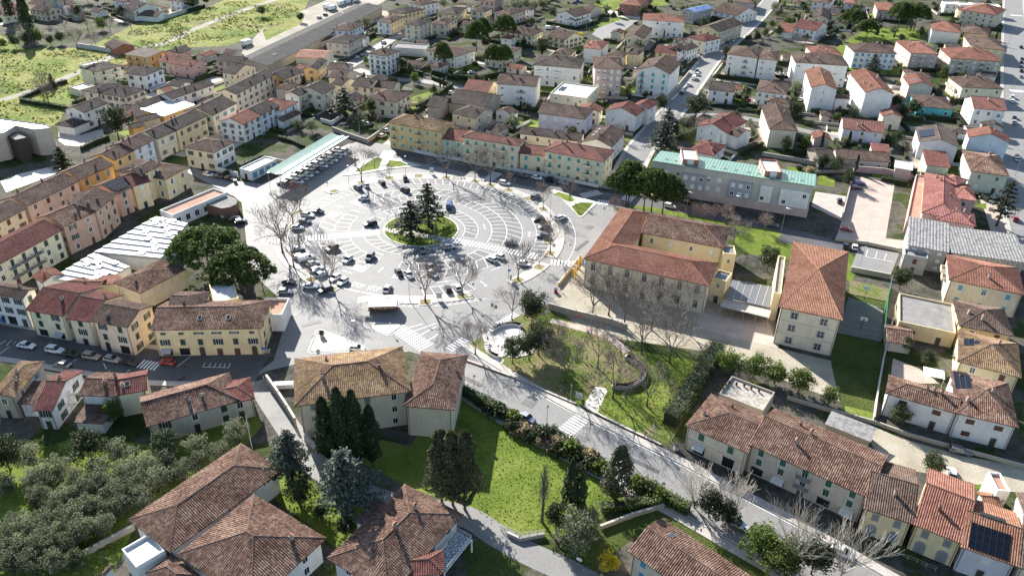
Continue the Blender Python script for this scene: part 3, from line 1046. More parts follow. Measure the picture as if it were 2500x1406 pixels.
house('white_house','white square house with hipped roof, tall chimney and brown shutters',[K(-175.9,368.2,-0.269,11.2,14,6.7,'xhh','white','grey',fl=2,ch=2,side='blue',win=W2)])
house('yellow_house','yellow modern house with stepped roof terrace at edge of the meadow',[K(-196.9,369,-0.514,13.8,13.2,8,'xhh','pyellow','grey',fl=3,p=0.15,bal=(1,(0,1,2),4,True),win=W3),K(-201.6,369.6,-0.580,5.1,9.5,9,'f','pyellow',None,rmat='flat_roof_pale'),K(-199,352.6,-0.545,9.1,8.5,3,'f','pyellow',None,rmat='flat_roof_pale')])
house('orange_house','orange house with flat dark roof terrace facing the meadow',[K(-189.1,400.2,-0.338,15,12.4,6.5,'s','orange','grey',fl=2,p=0.06,bal=(0,(0,1),3,True),win=W4)])
house('pink_house','pink house with large dark windows and pale gable roof',[K(-162.4,386,-0.373,14.4,10,6.2,'xgg','pink','red',fl=2,cols={0:2,1:1},win=W5),K(-171.9,394.2,-0.529,8.2,13.9,5.6,'xgg','cream','red',fl=2,win=W6)])
house('pink_house','narrow pink gabled house half hidden behind larger pink house',[K(-174.4,405.1,1.255,11.3,9,6.8,'xgg','pink','grey')])
house('low_house','low dark-roofed house with roof dormer beside the long warehouse',[K(-142.7,394.4,-0.252,14.1,9.6,6,'xgg','rose','grey',ch=2,win=W1)])
house('old_house','old cream house with open attic terrace behind long white terrace',[K(-133.6,375.3,-0.405,8.4,15.4,6.5,'xgg','cream','grey',fl=2,win=W7)])
house('white_outbuilding','low white outbuilding with grey roof below the white square house',[K(-157.1,359.7,-0.385,8.2,7.8,3.4,'xgg','white','grey',ch=0,win=W8)])
house('terraced_house','long white terraced house with weathered grey roof and small brown windows',[K(-146.2,341.3,1.119,24.9,9,6.5,'xgg','white','grey',fl=2,ch=2,win=W9)])
house('terraced_house','old low terraced house with curling grey roof at end of white terrace',[K(-156.9,325.9,1.190,12.6,9,5.2,'xgg','rose','grey',ch=0)])
house('workshop','workshop with pale blue-grey metal roof dotted with round skylights',[K(-147.5,322.7,1.133,17.3,13,4.5,'s','orange','grey',rmat='white_sheet',p=0.08,ribs=0)])
house('low_house','low grey tiled sheds behind the yellow terraced row',[K(-151.3,309.8,0.876,9,7,4.4,'xgg','beige','grey',ch=0),K(-152.6,301.8,0.813,5.5,6,4,'xgg','orange','grey',ch=0)])
house('terraced_house','long orange and cream three-storey terraced house with green shutters',[K(-120.9,346.3,1.305,32.2,10,8.8,'xgg','peach','grey',fl=3,ch=3,win=W10)])
house('terraced_house','cream terraced house with dark roof half in shadow and green shutters',[K(-126.1,314.4,1.298,17.1,13.9,8,'xgg','cream','grey',fl=2,ch=2,win=W11)])
house('white_house','white terraced house with faded red roof and white gable end',[K(-110.6,303.6,1.274,13.1,11.5,7.5,'xgg','white','red',fl=3,ch=1,rtile='red',win=W12)])
house('white_house','bluish white terraced house with brown roof between the two red roofs',[K(-106.3,315.4,1.244,12.8,11,7.6,'xgg','blue','grey',fl=3,ch=1,win=W13)])
house('white_house','bluish white house with red hipped roof and dark lean-to porch',[K(-102,324.4,1.261,13.1,13.6,6.6,'xhh','blue','red',fl=2,ch=1,win=W14),K(-95.5,319.1,1.157,12.8,3.5,3.2,'s','white','brown',ch=0)])
house('terraced_house','yellow terraced house with grey-brown roof at upper end of street row',[K(-131.3,295.9,1.261,18.4,11,8.4,'xgg','yellow','grey',fl=2,ch=2,band=1,win=W2)])
house('terraced_house','cream terraced house with very dark roof in street row',[K(-136.1,282.9,1.218,10.5,11,8.2,'xgg','cream','grey',fl=2,ch=1,band=1,win=W15)])
house('terraced_house','white terraced house with purplish brown roof in street row',[K(-140.2,271.7,1.320,11.2,11,8.2,'xgg','blue','brown',fl=3,ch=2,win=W16)])
house('terraced_house','small yellow terraced house with dark purple roof next to ornate orange facade',[K(-143,262.2,1.301,10.8,10,7.8,'xgg','ochre','brown',fl=2,ch=2,win=W17)])
house('ornate_building','orange building with arched green doors and stone pediments',[K(-144.4,245.1,1.175,14.2,11,8.8,'xgg','orange','brown',fl=2,ch=2,win=W18)])
house('long_building','long pale pink building with brown shutters and tiled roof in street row',[K(-149.5,226.5,1.266,20.9,11,9.2,'xgg','peach','brown',fl=3,ch=2,win=W19)])
house('terraced_house','cream terraced house with open shutters at left end of street row',[K(-157.3,195.8,1.324,40.2,11,9,'xgg','pyellow','brown',fl=3,ch=2,win=W20)])
house('apartment_house','yellow house with stacked rear balconies and red-speckled roof',[K(-140.7,185.9,1.270,35.6,12,8.8,'xgg','pyellow','maroon',fl=3,ch=3,bal=(0,(4,5,6),3.4,False),win=W21)])
house('apartment_house','pale pink house with brown balconies and lichen-stained roof',[K(-132.9,209.4,1.140,11.5,12,9.4,'xgg','salmon','mixed',fl=3,ch=3,bal=(0,(3,),4,False),win=W22)])
house('apartment_house','salmon house with narrow facade and dark weathered roof',[K(-130.6,218.2,1.532,12.3,12,9.6,'xgg','salmon','brown',fl=3,ch=2,win=W23)])
house('apartment_house','salmon house with solar panels on half of its roof',[K(-130.2,232.2,1.153,6.1,12,8.2,'xgg','salmon','brown',fl=3,ch=0,pv=((-0.3,-0.36,7,3),),win=W23)])
house('villa','tall yellow villa with broken roof terrace, arched attic and several wings',[K(-125.2,238.6,0.816,6.2,11,8.6,'xgg','yellow','maroon',fl=3,ch=2,win=W24),K(-123.8,243.2,1.235,9.3,7,10.4,'xgg','yellow','brown',fl=3,ch=2,win=W25),K(-124.1,249.7,1.269,12,20.7,7.6,'xhh','yellow','brown',fl=2,ch=1,win=W26)])
house('restaurant_house','square white corner house with hipped roof and green shutters on side',[K(-112.8,273.8,-0.332,13.7,11.9,7.5,'xhh','cream','brown',fl=2,ch=2,side='white',band=1,p=0.3,win=W27)])
house('warehouse','very long grey warehouse with fibre-cement roof and skylights',[K(-116,462.2,1.329,146.6,20.1,4.8,'xgg','stone','slate',ch=0,p=0.22,ribs=0,sky=((-0.4,-0.25),(-0.39,-0.25),(-0.38,-0.25),(0.3,0.25),(0.31,0.25)))],'warehouse')
house('blue_house','pale blue two-storey house with brown hipped roof beside the warehouse',[K(-99.4,467.3,-0.291,12.9,18.5,6.6,'xhh','blue','brown',fl=2,ch=2,win=W28)])
house('beige_house','beige stone house with hipped roof and ground-floor doors on street',[K(-95.2,437.9,-0.258,14,18.4,6.8,'xhh','beige','grey',fl=2,ch=2,band=1,win=W28)])
house('shed','small brown hip-roofed shed against the long warehouse',[K(-109.8,452.4,-0.454,6.2,13.5,3.2,'xhh','rose','brown',ch=0)],'shed')
house('hall','hall with pale pink vaulted roof and stepped yellow gable front',[K(-105.5,410.6,-0.120,15.8,15.8,5.6,'xgg','pyellow','red',ch=0,p=0.2,ribs=0,rtile='red')],'hall')
house('house','ochre house with broad grey gable roof and smoking chimney',[K(-100,388.8,-0.056,7.3,17,6,'ygg','ochre','grey',fl=2,ch=1,win=W28)])
house('house','white house with small dark roofs below the smoking ochre house',[K(-87.4,387.6,-0.072,11.1,10.8,5.4,'xgg','white','brown',fl=2,ch=1,win=W28),K(-84.2,376.5,-0.306,8.9,13.6,5,'xgg','cream','brown',ch=1)])
house('white_villa','white three-storey villa with attic windows and brown pyramid roof',[K(-67.9,401,-0.442,11.6,12.2,9.8,'xhh','white','brown',fl=4,ch=2,band=1,win=W29)])
house('white_house','white house with yellow side wall and hipped roof beyond the palm garden',[K(-76.9,489.5,-0.309,9.9,21.4,6.8,'xhh','white','brown',fl=2,side='yellow',win=W30)])
house('beige_house','tall pale beige house with pyramid roof beside the car-lined lane',[K(-59.4,475.9,-0.342,10.8,16.2,8.4,'xhh','cream','grey',fl=3,win=W31)])
house('cream_house','broad cream house with low hipped roof behind tall beige house',[K(-45.1,489,-0.297,10.2,19.4,6.6,'xhh','cream','brown',fl=2,ch=2,win=W32)])
house('yellow_house','yellow house with dark hipped roof near head of the warehouse',[K(-71.3,514.8,-0.588,13.8,20.4,6.8,'xhh','yellow','grey',fl=2,ch=3,win=W33)])
house('white_house','white and yellow house behind palisade fence near top of lane',[K(-62.4,540,-0.679,11.8,16.8,6.8,'xhh','blue','brown',fl=2,win=W34)])
house('yellow_house','yellow house with broad dark roof and side terrace',[K(-42.9,521.9,-0.232,13.1,24.1,6,'xhh','yellow','grey',fl=2,ch=2,win=W28)])
house('yellow_house','pale yellow house with shaded dark gable beside orange house',[K(-24.4,526.4,-0.353,10.2,13.3,6,'xhh','pyellow','grey',fl=2,win=W28)])
house('orange_house','orange house with brown hipped roof behind the tall pines',[K(-5.7,520.2,-0.549,12.2,20.4,6.6,'xhh','peach','brown',fl=2,ch=2,win=W28)])
house('pink_house','pink house with tall windows at top of photograph above pines',[K(-18.9,558.5,-0.289,11.8,20.9,7,'xhh','rose','brown',fl=2,win=W35)])
house('workshop','low workshop with flat grey roof and long concrete wall',[K(-59,436.7,-0.124,19.8,11.5,4,'f','dirty',None,rmat='flat_roof_grey')],'workshop')
house('modern_house','white modern house on stilts with overhanging brown hipped roof',[K(-35.5,421.6,-0.600,20.5,17,6.4,'xhh','white','brown',fl=2,ch=1,p=0.22,win=W36)])
house('annex','low pink annex with tiled roof beside the white villa',[K(-53.3,406.4,-0.444,13.4,7,3.3,'xgg','rose','brown',fl=1,ch=0,win=W37)])
house('yellow_house','pale yellow bay-fronted house with low hipped roof under pines',[K(-7.9,423.3,-0.440,12.1,22.5,6.2,'xhh','pyellow','brown',fl=2,p=0.3,bal=(1,(0,1),3,True),win=W38)])
house('cream_house','big cream house with wide hipped roof and corner loggia',[K(-56.4,340.6,-0.348,15,14.3,6.6,'xhh','cream','brown',fl=2,ch=3,bal=(1,(0,),3,False),win=W39)])
house('cream_house','house with sooty grey roof just behind the big cream house',[K(-69.8,361.6,-0.366,10,13,5.6,'xgg','cream','grey',fl=2,ch=2,win=W1),K(-60.7,361.9,-0.232,10.3,10.1,5,'xgg','cream','grey',ch=1)])
house('twin_house','pale grey house with two stepped gable roofs and long balcony',[K(-96.4,340.6,1.232,11.3,7.9,7.4,'xgg','cream','grey',fl=2,bal=(0,(0,1),4,False),win=W40),K(-89.7,345.1,1.263,11.7,13.9,7.4,'xgg','cream','grey',fl=2,win=W40)])
house('orange_house','orange-sided house with open balcony and brown shutters in upper row',[K(-109.8,367.5,1.128,14.4,12.2,7.2,'xgg','peach','grey',fl=2,ch=2,side='orange',bal=(0,(1,),3,False),win=W41)])
house('house','small dark-roofed house hidden behind the big cedar garden',[K(-81,364.5,-0.575,6.7,11.6,5,'xgg','cream','grey',ch=1)])
house('pale_house','pale house with reddish mottled gable roof and yellow side',[K(-16.8,362.6,-0.296,12.4,16.2,5.2,'xgg','white','mottle',fl=2,ch=1,side='yellow',win=W42)])
house('apartment_block','white three-storey apartment block with low gable roof beside flat-roofed block',[K(0.9,358.4,-0.174,18.5,14.8,9.6,'xgg','white','brown',fl=3,ch=2,bal=(0,(2,),4,False),win=W43)])
house('old_warehouse','old grey warehouse with wide mossy roof',[K(-18.7,341.6,-0.371,18,19.1,5.8,'xgg','stone','grey',ch=0),K(-33.7,334.6,-0.356,6,14.2,6.2,'xgg','stone','grey',ch=0)],'warehouse')
house('old_house','shabby cream house with dark twin-pitched roof behind ochre apartments',[K(-18.6,322.3,-0.583,12.9,13.3,6.4,'xhg','beige','grey',fl=2,ch=2,win=W44)])
house('apartment_block','grey and white apartment block with chamfered dark roof and red laundry',[K(20.6,391.4,-0.187,23.2,19.4,10,'xhh','white','grey',fl=3,ch=2,bal=(0,(0,2),4.2,True),p=0.25,win=W45)])
house('apartment_block','pinkish brown five-storey apartment block with balcony column',[K(43,379.6,-0.031,14.1,20.7,13.2,'xhh','rose','brown',fl=4,ch=1,bal=(0,(1,),3,True),balf=0,ov=0.8,win=W46)])
house('apartment_block','white gable-fronted apartment block with turquoise shutters',[K(68.2,381.3,-0.400,16.7,21.8,11.6,'ygg','white','brown',fl=4,ch=2,bal=(0,(0,),2.6,False),blank=(1,),win=W47)])
house('flat_block','cream block with white flat roof, solar collectors and glass lantern',[K(26.3,356.4,-0.349,18.2,20.4,6.2,'f','pyellow',None,fl=2,rmat='white_sheet',pv=((-0.36,-0.1,1,4),(-0.28,-0.1,1,4)),win=W48)])
house('apartment_house','wide lilac-grey house with brown hipped roof behind dormered roof',[K(20.9,322.8,-0.348,20.7,14.3,7.6,'xgh','lilac','brown',fl=2,ch=2,win=W43)])
house('twin_house','white house with two offset red gable roofs and open garage',[K(46.3,328.1,-0.466,14.4,10.8,7,'ygg','white','maroon',fl=1,ch=1,win=W49),K(55.7,334.8,-0.567,8.2,9.7,7.4,'ygg','white','maroon',fl=2,ch=1,win=W42)])
house('gabled_house','house with one dark and one pale roof slope behind yellow apartments',[K(34.3,293.9,-0.403,12.4,18.1,7,'ygg','white','brown',fl=2,ch=2,sky=((-0.3,0.1),(-0.3,-0.1),(-0.3,0.3)),win=W50)])
house('dormered_building','long low building with dark roof and row of dormers',[K(14.2,296.9,-0.294,24.8,8.8,6.8,'xgg','cream','grey',fl=2,ch=4,win=W50)])
house('yellow_house','small bright yellow gabled house beside pinkish brown tower',[K(63.1,426.7,-0.415,6.5,12.4,7,'xgh','yellow','grey',fl=2,win=W51)])
house('white_house','white hip-roofed house with reddish roof behind the chamfered-roof block',[K(42.4,435,-0.337,10.3,18.3,8,'xhh','white','red',fl=2,ch=2,win=W52)])
house('low_house','low cream house with wide brown hipped roof left of white hip-roofed house',[K(25.7,434.9,-0.346,10,11.4,4,'xhh','cream','brown',fl=1,ch=1,win=W1)])
house('yellow_house','long yellow house with balcony and small red porch roofs',[K(1.5,470.7,-0.472,22,14.3,6,'xhh','pyellow','brown',fl=2,ch=2,win=W53)])
house('yellow_house','yellow gabled house beside round yellow tree',[K(26.9,464.7,-0.772,14.3,16,5.4,'xgg','pyellow','brown',fl=2,ch=1,win=W1)])
house('white_house','white modern house with mono-pitch roofs beside sloping green bank',[K(34.9,522.4,-0.664,15,18.2,6.2,'ygg','white','brown',fl=2,ch=1,win=W42),K(37.6,518.6,0.977,17.7,6,4,'xgg','white','brown',fl=1,ch=0,win=W7)])
house('low_house','small pinkish house joined to white modern house by car ramp',[K(49,542.3,-0.642,5.6,14.7,5,'xgg','peach','brown',ch=1)])
house('brick_villa','red-brown villa with terraces above the green bank',[K(78.3,560.9,-0.339,15,27.4,7,'xhh','brick','red',fl=2,ch=1,win=W54)])
house('apartment_block','large white apartment block with salmon roof and central stair recess',[K(88.8,500.2,-0.159,25.8,18.6,9.4,'xhh','white','red',fl=3,ch=1,p=0.25,sky=((-0.1,-0.1),(0.1,-0.1),(0.25,-0.1)),bal=(0,(3,),2,True),rtile='red',win=W55)])
house('blue_roofed_hall','grey hall with blue and white curved sheet roof',[K(118.1,543.5,-0.772,10.2,23.4,6.5,'ygg','grey','bluesheet',fl=2,ch=0,p=0.3,ribs=0,win=W56)],'hall')
house('cream_house','cream house with broad brown roof and long balconies beside car park',[K(69.7,469.2,-0.320,11.8,27,7,'ygg','cream','brown',fl=2,bal=(1,(0,1),4,True),win=W57)])
house('yellow_house','yellow gabled house with arched shop front on the avenue',[K(121.3,488.6,-0.681,14.7,31.9,8,'ygg','yellow','grey',fl=2,ch=1,side='beige',win=W58)])
house('white_house','white house with bright red hipped roof beside yellow gabled house',[K(106.3,461.1,-0.885,13,15.3,7.2,'xhh','pyellow','maroon',fl=2,side='white',rtile='red',win=W14)])
house('ochre_house','ochre house with dark red roof panels and roof windows',[K(81.3,435.2,-0.352,11.4,12.8,6,'xgg','ochre','maroon',fl=2,ch=1,win=W59)])
house('white_house','narrow white terraced house on the avenue with dark gable roof',[K(86,437,1.069,12.1,9,6.6,'xgg','white','grey',fl=2,win=W60)])
house('white_house','white terraced house with grey roof at avenue corner next to narrow house',[K(92.7,442.4,0.874,12.9,9,6,'xgg','white','grey',fl=2,ch=1,win=W61)])
house('white_house','white house with dark brown roof and chimney behind yellow gabled house',[K(144.2,547.2,-0.880,20.8,22.2,5,'xgg','white','brown',fl=2,ch=2,win=W14)])
house('brown_house','reddish house with brown hipped roof near top edge of photograph',[K(158.9,582.9,-0.313,14.9,25.6,6,'xhh','rose','brown',ch=1)])
house('apartment_block','white four-storey apartment block with hipped brown roof on the avenue',[K(117.8,413.8,-0.400,16,20,11.6,'xhh','white','brown',fl=4,ch=2,bal=(0,(2,),3,False),win=W62)])
house('apartment_block','white four-storey apartment block with hipped roof adjoining avenue block',[K(128.8,409.6,-0.320,9.7,20.5,11.4,'xhh','white','brown',fl=4,ch=1,win=W62)])
house('white_house','white house with dark roof, brick base and bright lawn strip beside it',[K(96.6,368.8,-0.235,12.3,12.8,6,'xgg','white','grey',fl=2,ch=0,win=W63)])
house('solar_villa','white villa with solar panels on pale slope and dark main roof',[K(85,314.8,-0.656,13.9,19.4,6.6,'ygg','white','maroon',fl=2,ch=2,pv=((-0.44,0.02,4,3),),win=W64),K(90.8,307.7,-0.782,5.6,10.6,5.6,'xgg','white','brown',ch=1)],'villa')
house('low_house','low white house with red hipped roofs behind green-roofed block',[K(74.9,292,-0.549,10.1,14.4,4.6,'xhh','white','maroon',fl=1,ch=2,rtile='red',win=W14)])
house('cream_house','cream house with layered red roofs and covered veranda',[K(120.7,368.7,-0.353,13.9,19.4,6.6,'xhh','white','brown',fl=2,ch=2,bal=(0,(1,2),4,True),win=W65)])
house('cream_house','tall cream house with brick garages under half-shadowed roof',[K(109.6,319.8,-0.143,11.3,29.3,7.9,'yhg','cream','brown',fl=2,ch=1,blank=(0,),win=W66)])
house('apartment_block','white gable-fronted block with orange-red roof and blank front',[K(141.6,366.7,-0.211,11.8,30.1,11.4,'ygg','white','orange',fl=3,ch=2,rtile='red',win=W67)])
house('apartment_block','white gable-fronted block with wide red roof and grey blank front',[K(163.1,362.1,-0.129,12.9,32.8,11.8,'ygg','white','red',ch=4,rtile='red')])
house('apartment_block','white four-storey block with grey hipped roof behind orange-roofed block',[K(153,404.5,-0.159,25.9,18.2,11,'xhh','white','brown',fl=4,ch=4,win=W68)])
house('white_house','house with red hipped roof and white solar panel beside big lawn',[K(165,432.3,-0.087,16,16.5,8.6,'xhh','white','red',ch=2,rtile='red')])
house('apartment_block','white block with blue shutters and brown panels behind dark spruce',[K(192.8,438.7,-0.081,22.7,17.6,8.8,'xhh','white','brown',fl=3,ch=3,win=W69)])
house('apartment_block','beige block with deep balconies and red-brown pyramid roof',[K(220.5,444.8,-0.104,14.9,27.9,8.8,'xhh','rose','red',fl=3,ch=4,bal=(0,(0,1),3,True),win=W70)])
house('apartment_block','wide grey-brown three-storey block with small dark balconies',[K(244.5,433,-0.178,25.9,22.2,8.4,'xhh','beige','red',fl=3,ch=2,bal=(0,(1,4),3,False),win=W71)])
house('pink_house','pink gable-fronted house with two white roof windows',[K(195.3,383.1,-0.207,11.6,15.2,7,'ygg','rose','red',ch=0,sky=((-0.3,-0.2),(-0.15,-0.2),(-0.3,-0.1),(-0.15,-0.1))),K(201.8,394.8,-0.261,8.9,9.1,7,'xhh','rose','brown',ch=1)])
house('yellow_house','pale yellow house with balconied end and brown hipped roof by right-hand street',[K(223.7,383.8,-0.084,19.7,18.1,7,'xhh','pyellow','brown',fl=2,ch=3,bal=(3,(0,1,2),3,True),win=W72)])
house('turquoise_house','low turquoise house with red-brown hipped roof',[K(191.9,358.6,-0.242,15.9,17.8,4.6,'xhh','teal','brown',fl=1,ch=1,win=W73)])
house('white_house','white house with red-patched roof dormer and white balconies beside street',[K(209.4,346.8,-0.216,13.6,16.8,8,'xgg','white','mottle',fl=2,ch=1,bal=(0,(2,),3,True),win=W74)])
house('lilac_house','low lilac-white house with red-grey mottled roof',[K(144.8,319.6,-0.270,16.3,13.9,5.8,'xgg','lilac','mottle',fl=2,ch=2,win=W72)])
house('grey_house','modern pale house with grey roof and large solar array',[K(169.1,304.6,-0.330,14.6,18.8,7,'ygg','lilac','grey',ch=0,p=0.3,ribs=0,pv=((-0.42,-0.2,5,5),))])
house('white_house','white gabled house with small red roof near street corner',[K(190.8,306.8,-0.377,15.2,10.1,7,'ygg','blue','red',ch=1)])
house('scaffolded_house','house wrapped in white scaffold netting',[K(262.9,501.5,-0.396,16.5,25.9,8,'xhh','white','red',ch=1)])
house('yellow_house','yellow house with broad brown hipped roof above wide grey-brown block',[K(270.1,468.8,-0.301,17.7,31.9,7,'xhh','yellow','brown',fl=2,ch=2,win=W75)])
house('yellow_house','yellow-brown house with balconies beside the scaffolded house',[K(281.2,498.6,-0.509,13.7,20.7,7,'xhh','yellow','brown',fl=2,bal=(0,(0,),3,True),win=W76)])
house('cream_house','tall cream house with bright red hipped roof at top right',[K(311.9,553.3,-0.694,22,26.1,9,'xhh','cream','red',fl=3,ch=1,bal=(0,(1,),3,True),rtile='red',win=W74)])
house('cream_house','cream house with terrace railings behind the right-hand lawn pines',[K(253.6,566.5,-0.294,16.3,25.8,6.6,'xhh','rose','red',fl=2,win=W77)])
house('grey_house','grey-roofed white house with roof window left of big lawn',[K(199.6,540.8,-0.350,10.8,28.3,5.8,'ygg','cream','grey',fl=2,ch=1,sky=((-0.2,0.2),),win=W50)])
house('white_house','white villa with tall white chimney and layered maroon roofs',[K(181.1,503.7,-0.682,14.6,20.1,5.8,'xgg','white','maroon',fl=2,ch=1,win=W78),K(167.7,505.4,-0.541,10.3,19.1,3.6,'xgg','white','red',ch=0)],'villa')
house('pale_house','pale house with flat terraces at top edge beyond left pine',[K(217.1,590.3,-0.503,12.1,26,6,'xhh','white','brown',fl=2,win=W14)])
house('pale_house','grey-blue house with red hipped roof at top edge beyond pines',[K(237.4,591.8,-0.411,8.3,26.8,6,'xhh','lilac','red',fl=2,win=W50)])
house('white_house','white modern terraced house, first of four from left at top right corner',[K(303.7,583.4,-0.183,9.3,11,7,'f','white',None,fl=2,win=W56)])
house('white_house','white modern terraced house, second of four from left at top right corner',[K(313.2,581.8,-0.183,9.2,11,7,'f','white',None,fl=2,win=W56)])
house('white_house','white modern terraced house, third of four from left at top right corner',[K(322.6,580.2,-0.183,9.2,11,7,'f','white',None,fl=2,win=W56)])
house('white_house','white modern terraced house, fourth of four from left at top right corner',[K(331.8,578.5,-0.211,8.4,11,7,'f','white',None,fl=2,win=W56)])
house('old_shed','old long shed with mossy tile roof and whitewashed wall',[K(134,290.3,-0.147,19.9,10.8,3.8,'xgg','dirty','brown',fl=1,ch=0,win=W79),K(118.8,290.6,0.131,6.9,11.6,3.8,'xgg','stone','grey',ch=0)],'shed')
house('carport','maroon-roofed lean-to behind the old long shed',[K(145.5,299.7,-0.252,7.1,8.8,3,'s','white','maroon',p=0.1)],'shed')
house('shed','pale pink shed with white corrugated roof at end of brick-paved yard',[K(146,278.9,-0.417,6.5,6.4,4.2,'s','rose','grey',rmat='white_sheet',p=0.12,ribs=0.5)],'shed')
house('green_house','pale green house with ochre and brown hipped roof beside conifer',[K(173.8,275.7,-0.318,12.8,22,7.6,'xhh','pgreen','mixed',fl=2,ch=2,win=W72)])
house('carport','open carport with dark red tile roof below modern grey house',[K(162.2,287.8,-0.223,8.7,11.4,3.2,'s','pgreen','maroon',p=0.2)],'carport')
house('terraced_complex','salmon terraced complex with several bright red hipped roofs and roof terraces',[K(144.1,245.5,-2.009,37.5,11.5,7.4,'xhh','pinkwall','coral',ch=3,rtile='red'),K(141.4,229.6,-0.394,11.4,10,7,'xhh','pinkwall','coral',fl=2,ch=3,rtile='red',win=W14),K(152.5,248.9,-0.302,7,14.6,7.6,'xhh','pinkwall','coral',fl=2,ch=1,rtile='red',win=W14),K(152.5,255.3,-0.921,5.9,8,9,'xhh','pinkwall','coral',ch=1,rtile='red'),K(139.3,249.7,-2.040,45.3,6,4,'f','pinkwall',None,rmat='flat_roof_terracotta')],'apartment building')
house('industrial_building','grey industrial building with corrugated roof, left half, beside round tree',[K(125.6,214.1,-0.396,11.4,16.9,7.2,'s','grey','grey',rmat='fibre_cement_pale',p=0.12,ribs=0.9,amp=0.12,fl=3,win=W80),K(119,205.9,-0.374,7.3,5,5.4,'f','grey',None,fl=2,rmat='flat_roof_grey',win=W81)],'factory')
house('industrial_building','grey industrial building with long corrugated roof reaching right edge',[K(139.9,208.9,-0.261,19.9,15,7.2,'s','grey','grey',rmat='fibre_cement_pale',p=0.12,ribs=0.9,amp=0.12,fl=3,win=W82)],'factory')
house('cream_house','large cream house with red hipped roof and sky-blue shutters',[K(131.2,191.4,-0.395,18.4,16.3,7.6,'xhh','cream','red',fl=2,ch=1,p=0.3,bal=(3,(0,1),3,True),win=W83)])
house('yellow_house','yellow house with hipped brown roof above flat terrace building',[K(120.7,170.6,-0.321,12.3,13.5,6.4,'xhh','yellow','brown',fl=2,ch=2,win=W84)])
house('yellow_house','yellow house with small solar panels on lichen-spotted hipped roof',[K(114.4,154.9,-0.450,13.2,15.4,6.4,'xhh','yellow','lichen',fl=2,ch=1,pv=((-0.38,0.02,2,2),(-0.3,0.06,2,1)),win=W85)])
house('terrace_building','yellow single-storey building with weathered roof terrace and pergola',[K(109.1,175.4,-0.389,14.3,16.4,4,'f','yellow',None,fl=1,rmat='flat_roof_grey',win=W86)],'building')
house('garage','small garage with patchy red tile roof beside playing field wall',[K(98.5,166.7,-0.257,6.4,8.3,3,'xgg','dirty','mixed',ch=0)],'garage')
house('white_house','long white house with brown roller shutters and lichened roof with solar panels',[K(91.5,138.5,-0.467,14.6,7.6,6.2,'xhg','white','mixed',fl=2,ch=3,win=W87),K(104.1,137.2,-0.365,11.9,16.5,6.6,'xhh','white','mixed',fl=2,ch=2,pv=((-0.42,0.1,3,5),),win=W87)])
house('school','large cream school with three red-tiled wings around a courtyard',[K(38.3,191.2,-0.386,34.8,13.8,9,'xhh','cream','red',fl=2,ch=0,band=1,rtile='red',win=W88),K(51.6,210.9,-0.361,24.3,14.6,9,'xgh','yellow','mixed',fl=2,ch=0,rtile='red',win=W89),K(32.3,208.8,-1.955,32,10.4,9.03,'xhg','yellow','orange',ch=0,rtile='red'),K(62,200.3,-0.112,3.8,5.4,8,'f','yellow',None,fl=2,rmat='slate_sheet',ov=0.1,win=W90),K(57.4,187,-0.526,4.1,5.5,7,'f','yellow',None,fl=2,rmat='slate_sheet',ov=0.1,win=W91)],'school')
house('school_hall','tall cream school block with bright orange hipped roof and grey-framed windows',[K(80.3,180.7,-0.376,14.9,38.3,11,'xhh','cream','orange',fl=3,ch=0,cols={0:2,3:6},band=1,rtile='orange',win=W92),K(72.9,186.8,-0.325,2.9,22.7,8,'f','yellow',None,rmat='flat_roof_grey')],'school')
house('apartment_block','modern grey and brick apartment block with green sheet-metal roof',[K(76,256.8,-0.354,54.4,15.9,9.8,'S','dirty','grey',fl=3,rmat='green_sheet',p=0.12,ribs=1.1,amp=0.1,ch=0,plinth=(3,(0.55,0.44,0.4)),bays=((-0.49,-0.38,3.3,9.2,(0.76,0.75,0.72)),(-0.3,-0.15,3.3,9.2,(0.36,0.38,0.42)),(0,0.14,3.3,9.2,(0.36,0.38,0.42)),(0.19,0.26,3.3,9.2,(0.76,0.75,0.72)),(0.31,0.48,3.3,9.2,(0.76,0.75,0.72))),sky=((-0.42,-0.2),(-0.36,-0.2),(-0.12,-0.2),(-0.05,-0.2),(0.02,-0.2),(0.1,-0.2),(0.16,-0.2),(0.36,-0.2),(0.42,-0.2)),win=W93),K(61.1,261.6,-0.099,5.7,11.1,13,'f','brick',None,fl=4,rmat='white_sheet',ov=0.1,z0=8,win=W94),K(87.3,252.9,-0.085,5.9,11.4,13,'f','brick',None,fl=4,rmat='white_sheet',ov=0.1,z0=8,win=W94)],'apartment building')
house('apartment_block','ochre three-storey apartment block with turquoise blinds at north-west of square',[K(-37,295.6,-0.394,23.4,12.1,10.4,'xhh','ochre','lichen',fl=3,ch=2,bal=(0,(0,3),3,True),win=W95),K(-22.7,292,-0.237,9.9,12.6,7.2,'xgg','pgreen','red',fl=2,ch=0,win=W96)])
house('apartment_block','pale yellow apartment block with red roof in middle of north side',[K(-8.5,280.9,-0.361,22.8,7.4,10.2,'xhh','pyellow','mottle',fl=3,ch=2,bal=(0,(0,4),3,True),win=W95),K(7.2,278.5,-0.212,10.4,10,7,'xgg','pyellow','mottle',fl=2,ch=0,win=W96)])
house('apartment_block','pale yellow apartment block with red-grey roof at east end of north side',[K(23.3,271.4,-0.410,22.9,12.5,9.9,'xhh','pyellow','mottle',fl=3,ch=4,bal=(0,(0,4),3,True),win=W95)])
house('white_house','tall white house with dark roof at left end of shopping street',[K(-131.1,168.2,-0.218,22.5,5.1,9,'xgg','white','brown',fl=3,ch=1,p=0.4,win=W97)])
house('cream_house','cream house with plain maroon roof and green shutters on shopping street',[K(-112.2,166.2,-0.224,10.8,14,7.6,'xgg','pyellow','maroon',fl=3,ch=1,win=W98)])
